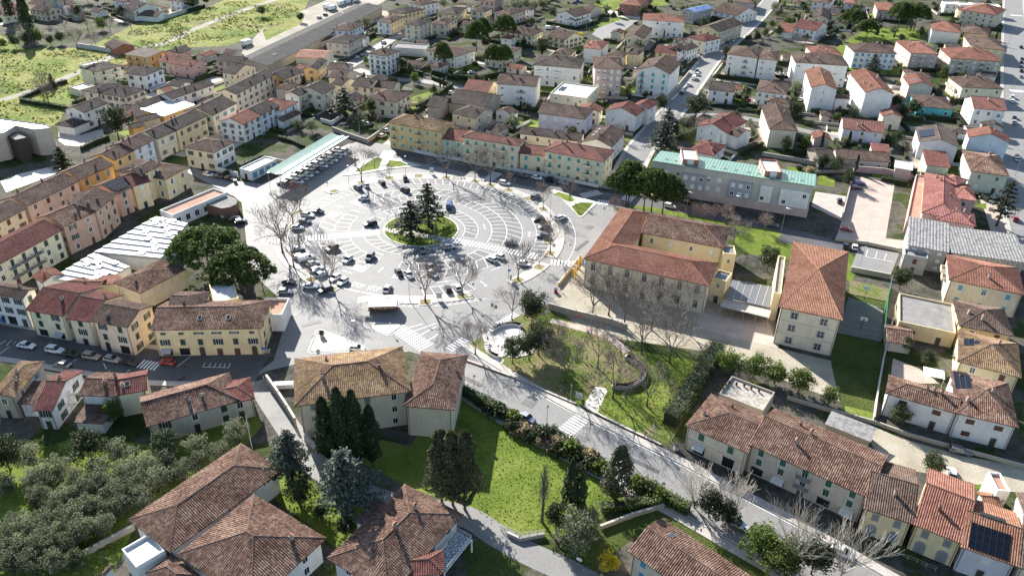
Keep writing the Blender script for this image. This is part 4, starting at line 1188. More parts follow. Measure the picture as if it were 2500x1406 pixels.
house('white_house','narrow cream-white house with recessed maroon roof on shopping street',[K(-103.1,163.3,-0.190,6.8,13,7.4,'xgg','cream','maroon',fl=3,ch=1,win=W99)])
house('peach_house','peach house with dark tiled roof and red shop sign',[K(-94.1,158.8,-0.227,10.4,10.2,8.6,'xgg','peach','brown',fl=3,ch=1,win=W100)])
house('corner_building','long yellow corner building with arched entrance and striped tile roof',[K(-72.8,160.2,0.076,25.8,12.7,7.9,'xgh','yellow','mixed',fl=3,ch=0,sky=((-0.08,-0.25),(0.18,-0.25)),win=W101),K(-80,164.4,0.019,8.1,9,9,'xgh','yellow','brown',ch=1)],'building')
house('shop_building','single-storey shop with white parapet canopy and red tile centre',[K(-60.9,169.3,1.589,9,7.3,4.4,'f','white',None,rmat='flat_roof_terracotta',par=0.7)],'shop')
house('hipped_house','beige house with large brown hipped roof beside white factory roof',[K(-97.2,181.4,-0.494,10.4,14.9,5.8,'xhh','cream','mixed',ch=1,p=0.3)])
house('terrace_house','yellow house with roof terrace behind green railing',[K(-74.4,172.5,0.459,6.9,12,7,'f','yellow',None,rmat='flat_roof_pale')])
house('peach_house','peach blank-walled house with red shed roof behind maroon roofs',[K(-112.5,176.6,0.020,8.7,6,5.4,'xgg','peach','red',ch=1)])
house('cream_house','plain cream house backing on to white factory roof',[K(-107.6,179.8,0.160,5,4,5,'s','pyellow','red',p=0.1)])
house('old_house','old house with red roof behind tall white house',[K(-125,181.6,-0.632,5.7,6,5,'xgg','white','red',ch=1)])
house('lichen_house','old house with yellow lichen roof at left edge below street',[K(-107.6,135.7,0.010,5.6,12.8,6,'ygh','stone','lichen',fl=2,ch=2,win=W102)])
house('maroon_house','small house with maroon tile slope and pale pink rear slope',[K(-97.2,133,0.000,4.2,13.8,5.4,'xgg','white','maroon',fl=2,ch=1,win=W103),K(-103.4,133.5,-0.008,3.6,7.1,3.8,'s','white','brown',p=0.1)])
house('terraced_house','small terraced house with striped red-brown roof south of shopping street',[K(-87.9,134.6,-0.026,7.8,8.1,6,'xgg','white','mixed',ch=2)])
house('terraced_house','small terraced house with red roof and brick gable south of shopping street',[K(-82.3,135.2,0.365,6.5,7.6,6.2,'xgg','pyellow','maroon',ch=1,sky=((-0.1,-0.2),))])
house('annex','low dark-roofed annex with red corner behind small terraced houses',[K(-87.9,129,-0.036,6.6,7.3,3,'s','white','brown',p=0.06)],'annex')
house('farmhouse','long old farmhouse with patchwork tile roof and stone end',[K(-68.4,131.3,0.515,18.7,11,5.4,'xgh','beige','mixed',fl=2,ch=3,p=0.42,win=W104),K(-59.2,134.6,0.394,6.4,8,5.2,'xgh','cream','maroon',fl=2,ch=0,win=W105)])
house('villa','large three-storey villa with broad hipped roof behind tall cypresses',[K(-34.2,135.6,0.242,23.9,16.7,9.6,'xhh','cream','lichen',fl=3,ch=3,ov=0.9,win=W106),K(-15.8,136.3,-0.085,10.8,19.5,8.4,'yhh','cream','mixed',ch=1,ov=0.7)],'villa')
house('farm_building','big L-shaped building with brown hipped roofs beside olive grove',[K(-43.2,92.1,2.579,18.3,16.6,5.8,'xhh','white','mixed',fl=2,ch=1,ov=0.8,win=W107),K(-54.8,103.8,-2.167,24.5,12.3,5.83,'xhh','white','mixed',ch=0,ov=0.8)],'building')
house('corner_house','house with white roof terrace and small brown hips at bottom left',[K(-61.5,90.9,0.835,6,6.4,5.2,'f','white',None,rmat='white_sheet'),K(-55.2,86.9,2.539,7.5,5,4.6,'xhh','white','mixed',ch=0),K(-66.4,87.5,-1.912,2.5,0.8,4.4,'xhh','white','brown',ch=0)])
house('villa','white villa with pebbled terrace and brown hipped roof at bottom',[K(-18.8,94.8,2.588,13.5,20.6,6.2,'yhh','white','mixed',fl=2,ch=2,ov=0.9,win=W14),K(-14.4,89.4,-3.042,8.3,5,5.8,'xhh','white','maroon',ch=0,ov=0.8),K(-24.5,100.4,-2.061,6.4,2.9,5.6,'xgg','white','brown',ch=0)],'villa')
house('house','cream house with brown gable roof and grey rear parapet at bottom edge',[K(36.6,85.6,-0.753,32.7,10.4,6,'xgg','cream','mixed',fl=2,ch=0,ov=0.7,sky=((-0.38,0.2),),win=W108)])
house('roadside_house','cream house with green shutters and black shop awning by the road',[K(46,127,-0.618,13.7,13.1,6.4,'xhg','cream','mixed',fl=2,ch=2,band=1,win=W109),K(53.4,140,-0.586,11.1,8.9,3.6,'f','stone',None,rmat='terrace_stone')])
house('roadside_house','long beige house with bright green blinds and small balconies by the road',[K(61.7,118.3,-0.632,23.4,14.2,7.2,'xgg','beige','mixed',fl=3,ch=3,bal=(0,(2,6),3,False),win=W110)])
house('roadside_house','yellow house with shadowed brown roof next to beige house by the road',[K(72.6,109,-0.424,8.5,15.3,6.4,'xgg','yellow','brown',fl=2,ch=1,win=W111)])
house('roadside_house','yellow house with red roof, glass roof lantern and arched grey doors by the road',[K(81.3,105.4,-0.558,8.3,17.2,6.4,'xgg','yellow','red',fl=2,ch=1,win=W111)])
house('roadside_house','lilac house with black solar array on orange roof at lower right',[K(86.7,99.8,-0.475,8.8,13.9,6.2,'xgg','lilac','orange',fl=2,ch=0,pv=((-0.32,-0.42,6,3),(-0.2,0.05,4,1)),win=W112)])
house('roadside_house','house with rust-brown roof at lower right corner',[K(94.1,99.4,-0.475,4.8,20,6.2,'xgg','cream','brown',ch=1)])
house('garden_shed','small red-roofed garden shed beside roadside houses',[K(93.1,110.5,-0.102,3.3,3.5,3,'xgg','white','orange',ch=0)],'shed')
house('white_tower','white stair tower with roof terrace at right edge',[K(95.4,112.7,-0.129,3.3,6,5,'f','white',None,rmat='flat_roof_terracotta')])
house('shop','long low shop with white parapet and pinkish strip roof beside cafe pavilion',[K(-103.8,231.5,-0.555,7.3,21.9,4,'f','white',None,fl=1,rmat='flat_roof_terracotta',par=0.6,win=W113)],'shop')
house('garage','white flat-roofed garage with blue shutters below green canopy',[K(-93.2,266.5,-0.446,6.4,14.5,3.2,'f','white',None,fl=1,rmat='white_sheet',win=W114)],'garage')
house('brick_shed','ruined brick shed with ivy at edge of the meadow',[K(-214.1,426,-0.765,14.4,11.2,3.4,'xgg','brick','brown',ch=0)],'shed')
house('blue_house','pale blue house with tan roof at top left among trees',[K(-286.3,512.5,-0.686,15.3,8.2,6.5,'ygg','blue','brown',fl=2,win=W42)])
house('cream_house','cream house with dark roof and small windows at top left',[K(-289.9,496.9,-0.472,13.2,11.8,5.6,'xgg','cream','grey',fl=2,ch=0,win=W115),K(-297.3,510.4,-0.278,11.9,13.6,7,'xgg','cream','brown')])
house('grey_house','grey and white house with twin roofs beside walled yard at top left',[K(-235.6,507.6,-0.696,14.5,18.5,6,'xgg','white','grey',fl=2,side='white',win=W116),K(-227.5,502.1,-0.180,14.8,12.1,3.2,'xgg','white','brown',ch=0)])
house('blue_house','bluish white house at top edge beside meadow corner',[K(-252.5,529.2,-0.523,13.5,15.5,6,'xhh','blue','brown',fl=2,win=W14)])
house('white_house','white house with carport at top edge left of dirt yard',[K(-220.8,534.8,-0.376,10.3,13.8,6,'xhh','white','brown',fl=2,win=W57)])
house('shed','low white shed among gardens at top left',[K(-263.2,508.3,-0.490,7.9,8.3,3,'xgg','white','brown',ch=0)],'shed')
house('peach_house','peach house at far top left corner',[K(-311.8,500.9,-0.657,12.9,10.4,6,'xhh','peach','red')])

# ---------------------------------------------------------------- ground, roads, lawns
ASPH = ground_mat('asphalt', [(0.28, (0.17, 0.167, 0.16)), (0.45, (0.235, 0.23, 0.22)), (0.55, (0.21, 0.206, 0.198)), (0.72, (0.275, 0.27, 0.26))], 0.07, 0.7, 0.25, 0.25, fine_scale=1.6, fine_amt=0.2, bd=0.02)
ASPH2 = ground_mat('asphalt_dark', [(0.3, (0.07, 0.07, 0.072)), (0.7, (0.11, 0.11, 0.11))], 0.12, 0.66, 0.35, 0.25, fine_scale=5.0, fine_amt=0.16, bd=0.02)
PAVE = ground_mat('paving', [(0.3, (0.36, 0.33, 0.29)), (0.7, (0.46, 0.43, 0.39))], 0.3, 0.75, 0.4, 0.2, fine_scale=4.0, fine_amt=0.2, bd=0.02)
PINKP = ground_mat('pink_paving', [(0.3, (0.42, 0.33, 0.28)), (0.7, (0.54, 0.45, 0.38))], 0.25, 0.8, 0.3, 0.2, fine_scale=3.0, fine_amt=0.25, bd=0.02)
PALE = ground_mat('pale_paving', [(0.3, (0.52, 0.49, 0.44)), (0.7, (0.64, 0.61, 0.56))], 0.3, 0.75, 0.4, 0.2, fine_scale=4.0, fine_amt=0.15, bd=0.02)
GRAVEL = ground_mat('gravel', [(0.3, (0.30, 0.26, 0.20)), (0.5, (0.40, 0.36, 0.28)), (0.75, (0.48, 0.44, 0.36))], 0.12, 0.95, 0.2, 0.5, fine_scale=3.0, fine_amt=0.4)
LAWN = ground_mat('lawn_grass', [(0.28, (0.075, 0.115, 0.022)), (0.5, (0.14, 0.19, 0.032)), (0.66, (0.215, 0.24, 0.06)), (0.78, (0.26, 0.235, 0.11))], 0.09, 0.85, 0.2, 0.7, fine_scale=1.5, fine_amt=0.4, bd=0.35)
PARKG = ground_mat('worn_grass', [(0.25, (0.07, 0.11, 0.018)), (0.42, (0.12, 0.165, 0.035)), (0.52, (0.23, 0.19, 0.11)), (0.62, (0.13, 0.17, 0.04)), (0.8, (0.27, 0.24, 0.15))], 0.10, 0.9, 0.2, 0.8, fine_scale=1.8, fine_amt=0.5, bd=0.3)
MEADOW = ground_mat('meadow_grass', [(0.25, (0.045, 0.075, 0.02)), (0.42, (0.15, 0.20, 0.04)), (0.55, (0.28, 0.28, 0.09)), (0.68, (0.13, 0.14, 0.06)), (0.8, (0.19, 0.155, 0.10))], 0.035, 0.9, 0.2, 1.0, fine_scale=0.5, fine_amt=0.55, bd=0.8)
YARD = ground_mat('garden_ground', [(0.30, (0.03, 0.047, 0.014)), (0.45, (0.055, 0.072, 0.024)), (0.5, (0.12, 0.11, 0.09)), (0.57, (0.075, 0.072, 0.063)), (0.62, (0.04, 0.058, 0.017)), (0.75, (0.085, 0.11, 0.026))], 0.045, 0.9, 0.25, 0.7, fine_scale=0.8, fine_amt=0.45, bd=0.3)
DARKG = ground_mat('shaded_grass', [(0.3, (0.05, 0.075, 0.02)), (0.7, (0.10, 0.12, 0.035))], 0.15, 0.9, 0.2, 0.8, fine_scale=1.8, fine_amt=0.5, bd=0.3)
DIRT = ground_mat('pale_dirt', [(0.3, (0.26, 0.235, 0.19)), (0.55, (0.36, 0.335, 0.285)), (0.7, (0.42, 0.39, 0.33))], 0.05, 0.9, 0.2, 0.4, fine_scale=0.8, fine_amt=0.2)

MB().face([(-2500, -600, 0), (2500, -600, 0), (2500, 4000, 0), (-2500, 4000, 0)], YARD).obj('ground')['kind'] = 'structure'
_zc = [0, 0.023, 0.004]
def nz(tier=None):
    # low greens cycle through a few levels, roads climb a few millimetres each
    if _zc[0] == 0:
        _zc[2] = 0.005 + ((_zc[2] - 0.005 + 0.003) % 0.018)
        return _zc[2]
    _zc[1] += 0.003
    return _zc[1]
KEEP = []
def sheet(name, pts, mat, z=None, kerb=0.0, kmat=None, parent=None):
    """flat surface; with kerb it is a raised slab with a kerb face"""
    z = nz() if z is None else z
    if name in ('square', 'brick_yard', 'side_yard', 'car_park', 'yard', 'school_yard', 'pavement', 'school_field', 'sports_court', 'traffic_island', 'meadow', 'forecourt', 'lane', 'gravel_yard', 'road', 'avenue', 'street'):
        KEEP.append([tuple(p) for p in pts])
    mb = MB()
    n = len(pts)
    ar = sum(pts[i][0] * pts[(i + 1) % n][1] - pts[(i + 1) % n][0] * pts[i][1] for i in range(n))
    if ar < 0:
        pts = pts[::-1]
    if kerb:
        mb.prism(pts, 0, z + kerb, mat, side=kmat or M_STONE)
    else:
        mb.face([(p[0], p[1], z) for p in pts], mat)
    o = mb.obj(name, parent)
    if parent is None:
        o['kind'] = 'structure'
    return o
def smooth(pts, n=4):
    out = []
    for i in range(len(pts) - 1):
        p0, p1, p2, p3 = (Vector(pts[max(0, min(len(pts) - 1, j))]) for j in (i - 1, i, i + 1, i + 2))
        for k in range(n):
            t = k / n
            out.append(tuple(0.5 * (2 * p1 + (p2 - p0) * t + (2 * p0 - 5 * p1 + 4 * p2 - p3) * t * t + (3 * p1 - p0 - 3 * p2 + p3) * t ** 3)))
    out.append(tuple(pts[-1]))
    return out
def offset_line(pts, d):
    out = []
    for i, p in enumerate(pts):
        a, b = Vector(pts[max(0, i - 1)]), Vector(pts[min(len(pts) - 1, i + 1)])
        t = (b - a).normalized()
        out.append((p[0] - t.y * d, p[1] + t.x * d))
    return out
ROADPTS = []
def road(name, pts, w, mat, walk=0.0, wmat=None):
    p = smooth(pts)
    for a, b in zip(p[:-1], p[1:]):
        for k in range(4):
            ROADPTS.append((a[0] + (b[0] - a[0]) * k / 4, a[1] + (b[1] - a[1]) * k / 4, w))
    sheet(name, offset_line(p, -w / 2) + offset_line(p, w / 2)[::-1], mat)
    if walk:
        for s in (-1, 1):
            q = offset_line(p, s * w / 2) + offset_line(p, s * (w / 2 + walk))[::-1]
            sheet('pavement', q, wmat or PAVE, 0.07, 0.08)
def line_mark(name, pts, w, z=None, mat=None):
    p = pts
    return sheet(name, offset_line(p, -w / 2) + offset_line(p, w / 2)[::-1], mat or M_PAINT, z)
# fields and greens first (lowest)
sheet('meadow', [(-340.8, 498.2), (-218.4, 296.8), (-189.8, 311.1), (-196.7, 333.4), (-202.9, 361.3), (-201.7, 400.1), (-183.8, 436.6), (-161.5, 444.3), (-152.3, 476.3), (-140.3, 522.2), (-149.1, 588.1), (-203.0, 573.6), (-209.0, 526.1), (-232.8, 488.4), (-235.4, 431.3), (-266.2, 426.4)], MEADOW)
road('path', [(-235.2, 330.3), (-225.2, 351.1), (-217.4, 385.2), (-212.5, 424.9), (-198.7, 445.9), (-193.3, 482.1), (-185.5, 519.1), (-172.0, 564.9), (-152.5, 602.9)], 5, DIRT)
sheet('yard', [(-150.6, 431.2), (-155.2, 486.4), (-144.5, 533.9), (-134.6, 575.4), (-91.5, 595.7), (-96.8, 563.5), (-119.3, 460.0), (-130.3, 407.0), (-143.0, 413.7)], DIRT)
sheet('grass_patch', [(-153.7, 481.3), (-155.6, 545.4), (-139.2, 528.4), (-134.8, 499.6), (-140.5, 477.6), (-144.5, 457.3)], MEADOW)
sheet('lawn', [(41.4, 561.9), (63.2, 601.1), (84.4, 616.1), (114.1, 620.0), (105.8, 586.3), (77.8, 571.7), (59.7, 561.5)], LAWN)
sheet('lawn', [(42.3, 504.0), (58.5, 538.4), (68.1, 544.3), (74.5, 538.7), (61.0, 527.9), (51.7, 499.5), (45.3, 500.2)], LAWN)
sheet('lawn', [(173.0, 444.5), (185.3, 470.9), (213.1, 511.2), (231.5, 532.3), (267.5, 531.8), (251.7, 501.6), (232.6, 501.6), (211.9, 487.2), (199.2, 476.1), (185.4, 444.0), (173.3, 432.0)], LAWN)
sheet('lawn', [(110.2, 393.3), (114.4, 392.8), (106.6, 367.5), (103.9, 368.9)], LAWN)
sheet('lawn', [(-58.4, 403.0), (-49.0, 400.0), (-48.3, 394.5), (-57.1, 396.5)], LAWN)
sheet('lawn', [(-47.0, 402.1), (-37.3, 421.0), (-21.5, 418.4), (-20.0, 410.5), (-32.7, 397.8), (-43.4, 397.7)], LAWN)
sheet('lawn', [(-49.4, 359.9), (-38.5, 374.0), (-37.8, 351.5), (-46.4, 343.3)], LAWN)
sheet('lawn', [(-213.1, 341.4), (-211.2, 362.2), (-199.4, 351.8), (-198.7, 335.2)], LAWN)
sheet('lawn', [(45.6, 314.0), (50.4, 314.3), (49.5, 308.1), (45.2, 310.2)], LAWN)
sheet('lawn', [(114.8, 278.6), (120.2, 276.0), (116.8, 267.0), (111.5, 269.5)], LAWN)
sheet('lawn', [(105.1, 286.3), (109.8, 284.5), (113.8, 280.6), (112.8, 277.5), (104.3, 282.0)], LAWN)
sheet('lawn', [(162.5, 255.4), (167.2, 256.5), (164.5, 251.2), (162.0, 253.6)], LAWN)
sheet('lawn', [(94.2, 117.2), (99.3, 117.9), (97.9, 115.6), (94.5, 116.0)], LAWN)
sheet('lawn', [(76.8, 141.4), (82.4, 139.1), (81.0, 136.1), (76.0, 138.5)], LAWN)
sheet('meadow', [(-14.6, 144.3), (-4.9, 138.8), (1.2, 131.4), (7.8, 124.5), (15.1, 118.2), (23.6, 111.7), (15.7, 103.2), (7.2, 100.2), (0.4, 101.7), (-9.1, 107.9), (-19.3, 113.5), (-15.6, 125.5), (-12.4, 134.9)], LAWN)
sheet('grove_ground', [(-116.0, 126.8), (-91.7, 87.0), (-67.7, 87.8), (-68.4, 100.8), (-54.8, 123.4), (-53.1, 129.2), (-56.4, 134.6), (-64.4, 131.5), (-71.5, 122.1), (-90.0, 125.2), (-94.8, 121.2)], LAWN)
sheet('garden', [(-52.1, 114.5), (-44.9, 118.3), (-37.8, 112.8), (-27.2, 107.8), (-26.9, 101.7), (-29.6, 96.0), (-35.2, 101.4), (-41.8, 106.2)], LAWN)
sheet('garden', [(-41.8, 124.5), (-28.1, 117.7), (-19.2, 112.4), (-10.0, 108.4), (-6.0, 123.4), (-12.1, 136.4), (-13.5, 142.1), (-20.6, 124.1), (-42.9, 131.0)], LAWN)
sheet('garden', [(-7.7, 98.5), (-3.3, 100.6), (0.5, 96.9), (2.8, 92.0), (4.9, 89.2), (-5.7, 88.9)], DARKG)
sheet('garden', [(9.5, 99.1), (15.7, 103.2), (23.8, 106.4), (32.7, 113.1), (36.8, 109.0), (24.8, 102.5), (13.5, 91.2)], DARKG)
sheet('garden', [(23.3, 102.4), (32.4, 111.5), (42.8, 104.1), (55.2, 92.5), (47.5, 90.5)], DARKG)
# park
sheet('park', [(-14.6, 156.4), (-6.0, 167.9), (1.5, 176.0), (10.7, 181.8), (18.4, 170.6), (26.5, 166.2), (31.6, 156.8), (47.7, 156.6), (49.7, 154.2), (33.9, 126.1), (23.3, 133.6), (8.2, 144.5), (-4.4, 151.9)], PARKG)
road('path', [(10.5, 173.7), (18.4, 170.2), (25.5, 166.2), (29.0, 160.1)], 2.2, PINKP)
sheet('park_terrace', [(-7.5, 166.4), (-4.9, 168.0), (-1.4, 170.5), (1.3, 171.2), (2.5, 169.3), (6.5, 161.9), (5.4, 158.3), (1.5, 156.4), (-0.6, 156.7), (-0.4, 157.6), (-2.9, 156.2), (-5.5, 157.8), (-6.6, 163.2)], PALE, 0.1, 0.06)
road('path', [(-2.9, 156.2), (-4.8, 151.8), (-6.0, 149.3)], 3.2, PALE)
sheet('path', [(20.0, 146.0), (23.1, 145.5), (19.7, 136.2), (16.8, 138.8)], PALE)
sheet('park_garden', [(30.3, 160.7), (33.4, 160.4), (45.8, 157.0), (34.4, 132.7), (24.2, 132.5), (19.7, 136.2), (23.1, 145.5), (24.2, 143.8), (28.9, 144.4), (32.4, 150.5), (31.2, 157.7)], LAWN)
# school grounds
sheet('school_yard', [(10.1, 181.2), (20.5, 207.8), (52.5, 193.1), (60.1, 195.8), (73.7, 185.3), (67.7, 163.6), (80.0, 158.6), (77.0, 142.1), (71.1, 146.4), (50.6, 161.1), (36.7, 164.0), (26.5, 166.2), (18.4, 170.6)], GRAVEL)
sheet('school_yard', [(51.1, 179.1), (68.8, 175.4), (67.3, 163.8), (48.6, 171.9)], PINKP)
sheet('school_yard', [(45.8, 171.3), (67.2, 163.4), (64.8, 162.3), (72.2, 149.0), (71.1, 146.9), (49.8, 163.9), (41.3, 167.2)], GRAVEL)
sheet('school_lawn', [(87.1, 231.3), (102.6, 223.6), (105.6, 210.3), (98.6, 197.7), (87.8, 209.4), (72.8, 213.7), (69.6, 221.7), (72.9, 230.5)], LAWN)
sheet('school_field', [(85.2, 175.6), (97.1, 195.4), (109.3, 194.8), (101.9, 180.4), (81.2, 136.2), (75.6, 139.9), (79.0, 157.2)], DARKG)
sheet('sports_court', [(94.6, 189.4), (102.2, 183.7), (95.2, 167.4), (85.1, 171.1)], ground_mat('court', [(0.3, (0.16, 0.16, 0.15)), (0.7, (0.22, 0.22, 0.20))], 0.2, 0.8, 0.3, 0.2), 0.16)
sheet('court_grass', [(98.4, 198.9), (108.0, 194.6), (104.7, 187.6), (95.3, 191.1)], PARKG, 0.165)
# yards on the right
sheet('brick_yard', [(127.6, 279.0), (140.7, 271.4), (119.8, 226.8), (125.1, 225.7), (122.0, 219.8), (102.8, 224.4), (109.8, 238.8)], PINKP)
sheet('side_yard', [(108.6, 262.7), (118.5, 259.3), (109.7, 239.2), (103.1, 250.0)], PAVE)
sheet('yard', [(78.1, 132.7), (78.1, 126.1), (79.0, 122.2), (84.9, 120.5), (91.8, 119.1), (97.6, 115.9), (104.8, 115.3), (108.8, 122.5), (96.0, 125.8), (85.3, 130.6), (79.6, 135.5)], GRAVEL)
sheet('gravel_yard', [(167.3, 262.8), (175.7, 254.4), (166.0, 234.3), (155.5, 229.2), (162.8, 248.5)], PINKP)
sheet('terrace_yard', [(95.5, 160.5), (100.3, 156.4), (102.8, 150.7), (97.7, 150.5), (92.2, 153.5)], PINKP)
# roads
_zc[0] = 1
SQ = sheet('square', [(-61.3, 144.7), (-57.2, 148.8), (-51.1, 151.8), (-24.9, 158.0), (-14.4, 153.9), (-13.9, 157.5), (-6.0, 167.2), (1.8, 175.6), (10.4, 181.8), (20.5, 203.8), (35.4, 239.9), (31.4, 251.9), (6.4, 262.0), (-10.3, 273.0), (-31.0, 281.7), (-48.4, 288.5), (-59.4, 301.6), (-66.9, 297.8), (-89.4, 256.5), (-104.3, 259.9), (-119.1, 270.3), (-119.7, 265.6), (-98.1, 247.5), (-91.9, 240.9), (-84.8, 221.4), (-77.5, 200.5), (-70.2, 189.1), (-62.8, 180.7), (-58.8, 172.7), (-57.0, 152.9)], ASPH)
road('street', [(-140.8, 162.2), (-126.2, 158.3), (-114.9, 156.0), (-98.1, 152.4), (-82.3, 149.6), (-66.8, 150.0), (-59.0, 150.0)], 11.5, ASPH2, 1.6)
road('road', [(-16.6, 156.7), (-4.2, 144.8), (8.0, 134.1), (20.7, 124.4), (33.0, 115.4), (43.4, 106.9), (52.3, 99.6), (60.7, 91.8), (67.0, 86.2)], 12, ASPH, 2.0)
road('lane', [(-58.6, 144.8), (-50.6, 133.4), (-42.6, 122.6), (-37.0, 116.2), (-28.6, 110.9), (-20.2, 107.8), (-8.2, 105.6), (-1.8, 101.1), (4.2, 97.1), (12.1, 92.8), (18.8, 88.0)], 5.2, ASPH)
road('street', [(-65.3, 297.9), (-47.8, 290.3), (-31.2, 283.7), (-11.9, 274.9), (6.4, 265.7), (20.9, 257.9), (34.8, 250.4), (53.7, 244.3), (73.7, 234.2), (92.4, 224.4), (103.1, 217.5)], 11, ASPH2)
road('avenue', [(41.5, 272.6), (49.3, 298.1), (59.3, 322.6), (73.5, 355.7), (88.1, 393.9), (109.3, 446.9), (131.0, 491.8), (163.0, 558.4), (202.7, 651.3)], 9, ASPH, 1.5)
road('street', [(162.1, 213.4), (177.4, 249.2), (195.8, 286.9), (226.8, 346.2), (262.0, 413.1), (310.7, 505.8), (411.9, 697.6)], 12, ASPH, 1.6)
road('street', [(-57.8, 554.9), (-69.0, 490.8), (-78.1, 453.0), (-85.1, 420.9), (-94.4, 388.0)], 7, ASPH)
road('street', [(-83.0, 403.8), (-64.0, 389.3), (-45.2, 385.4), (-26.1, 372.2), (-33.2, 342.3), (-43.4, 319.9), (-50.5, 297.6)], 6, ASPH)
road('street', [(69.5, 342.1), (92.2, 345.6), (112.2, 337.2), (131.1, 323.0), (148.0, 316.9)], 5, ASPH)
sheet('car_park', [(50.0, 510.5), (67.3, 536.3), (79.0, 536.2), (65.2, 503.8), (51.1, 477.0), (44.8, 493.3)], ASPH)
sheet('lane', [(60.9, 564.8), (82.3, 550.8), (79.9, 537.8), (59.4, 548.1)], PALE)
sheet('forecourt', [(-186.9, 306.4), (-174.7, 299.9), (-169.5, 307.7), (-163.2, 296.0), (-169.1, 287.5), (-175.3, 288.4), (-179.9, 292.7)], PAVE)
sheet('yard', [(-180.5, 253.3), (-176.9, 260.1), (-167.7, 268.6), (-163.0, 263.9), (-169.7, 250.3), (-173.0, 243.9)], PALE)
# car park by the school block
sheet('car_park', [(109.2, 220.8), (120.0, 216.6), (110.7, 200.9), (100.7, 205.4)], ASPH)
cpz = 0.077
for q in ([(110.9, 218.5), (108.6, 213.9)], [(113.5, 217.5), (111.1, 212.9)], [(116.0, 216.4), (113.4, 211.9)], [(108.5, 213.8), (115.8, 211.0)], [(102.4, 207.4), (111.4, 203.1)], [(104.8, 206.2), (103.6, 204.3)], [(107.2, 205.1), (106.0, 203.1)], [(109.6, 204.1), (108.5, 202.0)]):
    line_mark('road_marking', q, 0.14, cpz)
# brick yard drain strips
for q in ([(135.2, 274.0), (112.7, 225.3)], [(122.5, 263.6), (111.2, 238.9)]):
    line_mark('drain', q, 0.3, 0.06, M_STONE)

# ---------------------------------------------------------------- the round car park
ECX, ECY, EPH, EKK = -29.582, 224.494, -0.348, 1.037
def EP(r, deg):
    a = R(deg)
    u, v = r * math.cos(a), r * math.sin(a) / EKK
    return (ECX + u * math.cos(EPH) - v * math.sin(EPH), ECY + u * math.sin(EPH) + v * math.cos(EPH))
def arc(r, a0, a1, step=2.5):
    n = max(2, int(abs(a1 - a0) / step))
    return [EP(r, a0 + (a1 - a0) * k / n) for k in range(n + 1)]
def band(name, r0, r1, a0, a1, mat, z=None, kerb=0.0, kmat=None):
    return sheet(name, arc(r0, a0, a1) + arc(r1, a1, a0), mat, z, kerb, kmat)
STALL = ground_mat('stall_asphalt', [(0.3, (0.115, 0.113, 0.11)), (0.7, (0.155, 0.152, 0.148))], 0.15, 0.66, 0.3, 0.25, fine_scale=5.0, fine_amt=0.2, bd=0.02)
zs = 0.072
SECT = [(0, 164), (180, 207), (218, 264), (281, 346)]
INNER = [(2, 158), (172, 207), (220, 345)]
OUTER = [(344, 523), (165, 250), (297, 317)]
for a0, a1 in SECT: band('parking_bays', 22.8, 32.6, a0, a1, STALL, zs)
for a0, a1 in INNER: band('parking_bays', 14.1, 18.4, a0, a1, STALL, zs)
for a0, a1 in OUTER: band('parking_bays', 37.1, 41.7, a0, a1, STALL, zs)
zm = 0.077
PM = MB()
def pm_line(pts, w=0.15):
    q = offset_line(pts, -w / 2) + offset_line(pts, w / 2)[::-1]
    n = len(pts)
    for i in range(n - 1):
        PM.face([(*q[i], zm), (*q[i + 1], zm), (*q[2 * n - 2 - i], zm), (*q[2 * n - 1 - i], zm)], M_PAINT)
for a0, a1 in SECT:
    for r in (22.8, 27.6, 32.6): pm_line(arc(r, a0, a1))
    n = max(1, round((a1 - a0) / 6.4))
    for k in range(n + 1):
        a = a0 + (a1 - a0) * k / n
        pm_line([EP(22.8, a), EP(27.6, a)])
        s = 5.5 if k not in (0, n) else 0
        if k < n or s == 0: pm_line([EP(27.6, min(a1, a + s)), EP(32.6, a)])
for a0, a1 in INNER:
    for r in (14.1, 18.4): pm_line(arc(r, a0, a1))
    n = max(1, round((a1 - a0) / 9))
    for k in range(n + 1):
        a = a0 + (a1 - a0) * k / n
        pm_line([EP(14.1, min(a1, a + (7 if 0 < k < n else 0))), EP(18.4, a)])
for a0, a1 in OUTER:
    pm_line(arc(37.1, a0, a1)); pm_line(arc(41.7, a0, a1))
    n = max(1, round((a1 - a0) / 3.85))
    for k in range(n + 1):
        a = a0 + (a1 - a0) * k / n
        pm_line([EP(37.1, a - 1.5), EP(41.7, a)])
# hatched tips and the long approach lines
for (a, s) in ((164, 1), (264, 1), (281, -1), (180, -1)):
    for k in range(1, 5):
        b = a - s * 1.9 * k
        pm_line([EP(29.0 + k * 0.2, b), EP(32.6, b + s * 2.0)], 0.5)
for r in (46.8, 47.3):
    pm_line(arc(r, 100, 163), 0.14)
pm_line(arc(47.6, 287, 318), 0.14)
for k in range(13):
    a = 288.5 + k * 2.2
    pm_line([EP(46.3, a), EP(47.6, a - 1.6)], 0.16)
pm_line(arc(49.5, 350, 395), 0.14)
_o = PM.obj('parking_lines'); _o['kind'] = 'structure'
def arrow(p, ang, L=3.6):
    mb = MB()
    c, s = math.cos(ang), math.sin(ang)
    t = lambda x, y: (p[0] + x * c - y * s, p[1] + x * s + y * c, zm)
    mb.face([t(-L / 2, -0.11), t(L / 2 - 1.1, -0.11), t(L / 2 - 1.1, 0.11), t(-L / 2, 0.11)], M_PAINT)
    mb.face([t(L / 2 - 1.1, -0.42), t(L / 2, 0), t(L / 2 - 1.1, 0.42)], M_PAINT)
    mb.obj('road_arrow')['kind'] = 'structure'
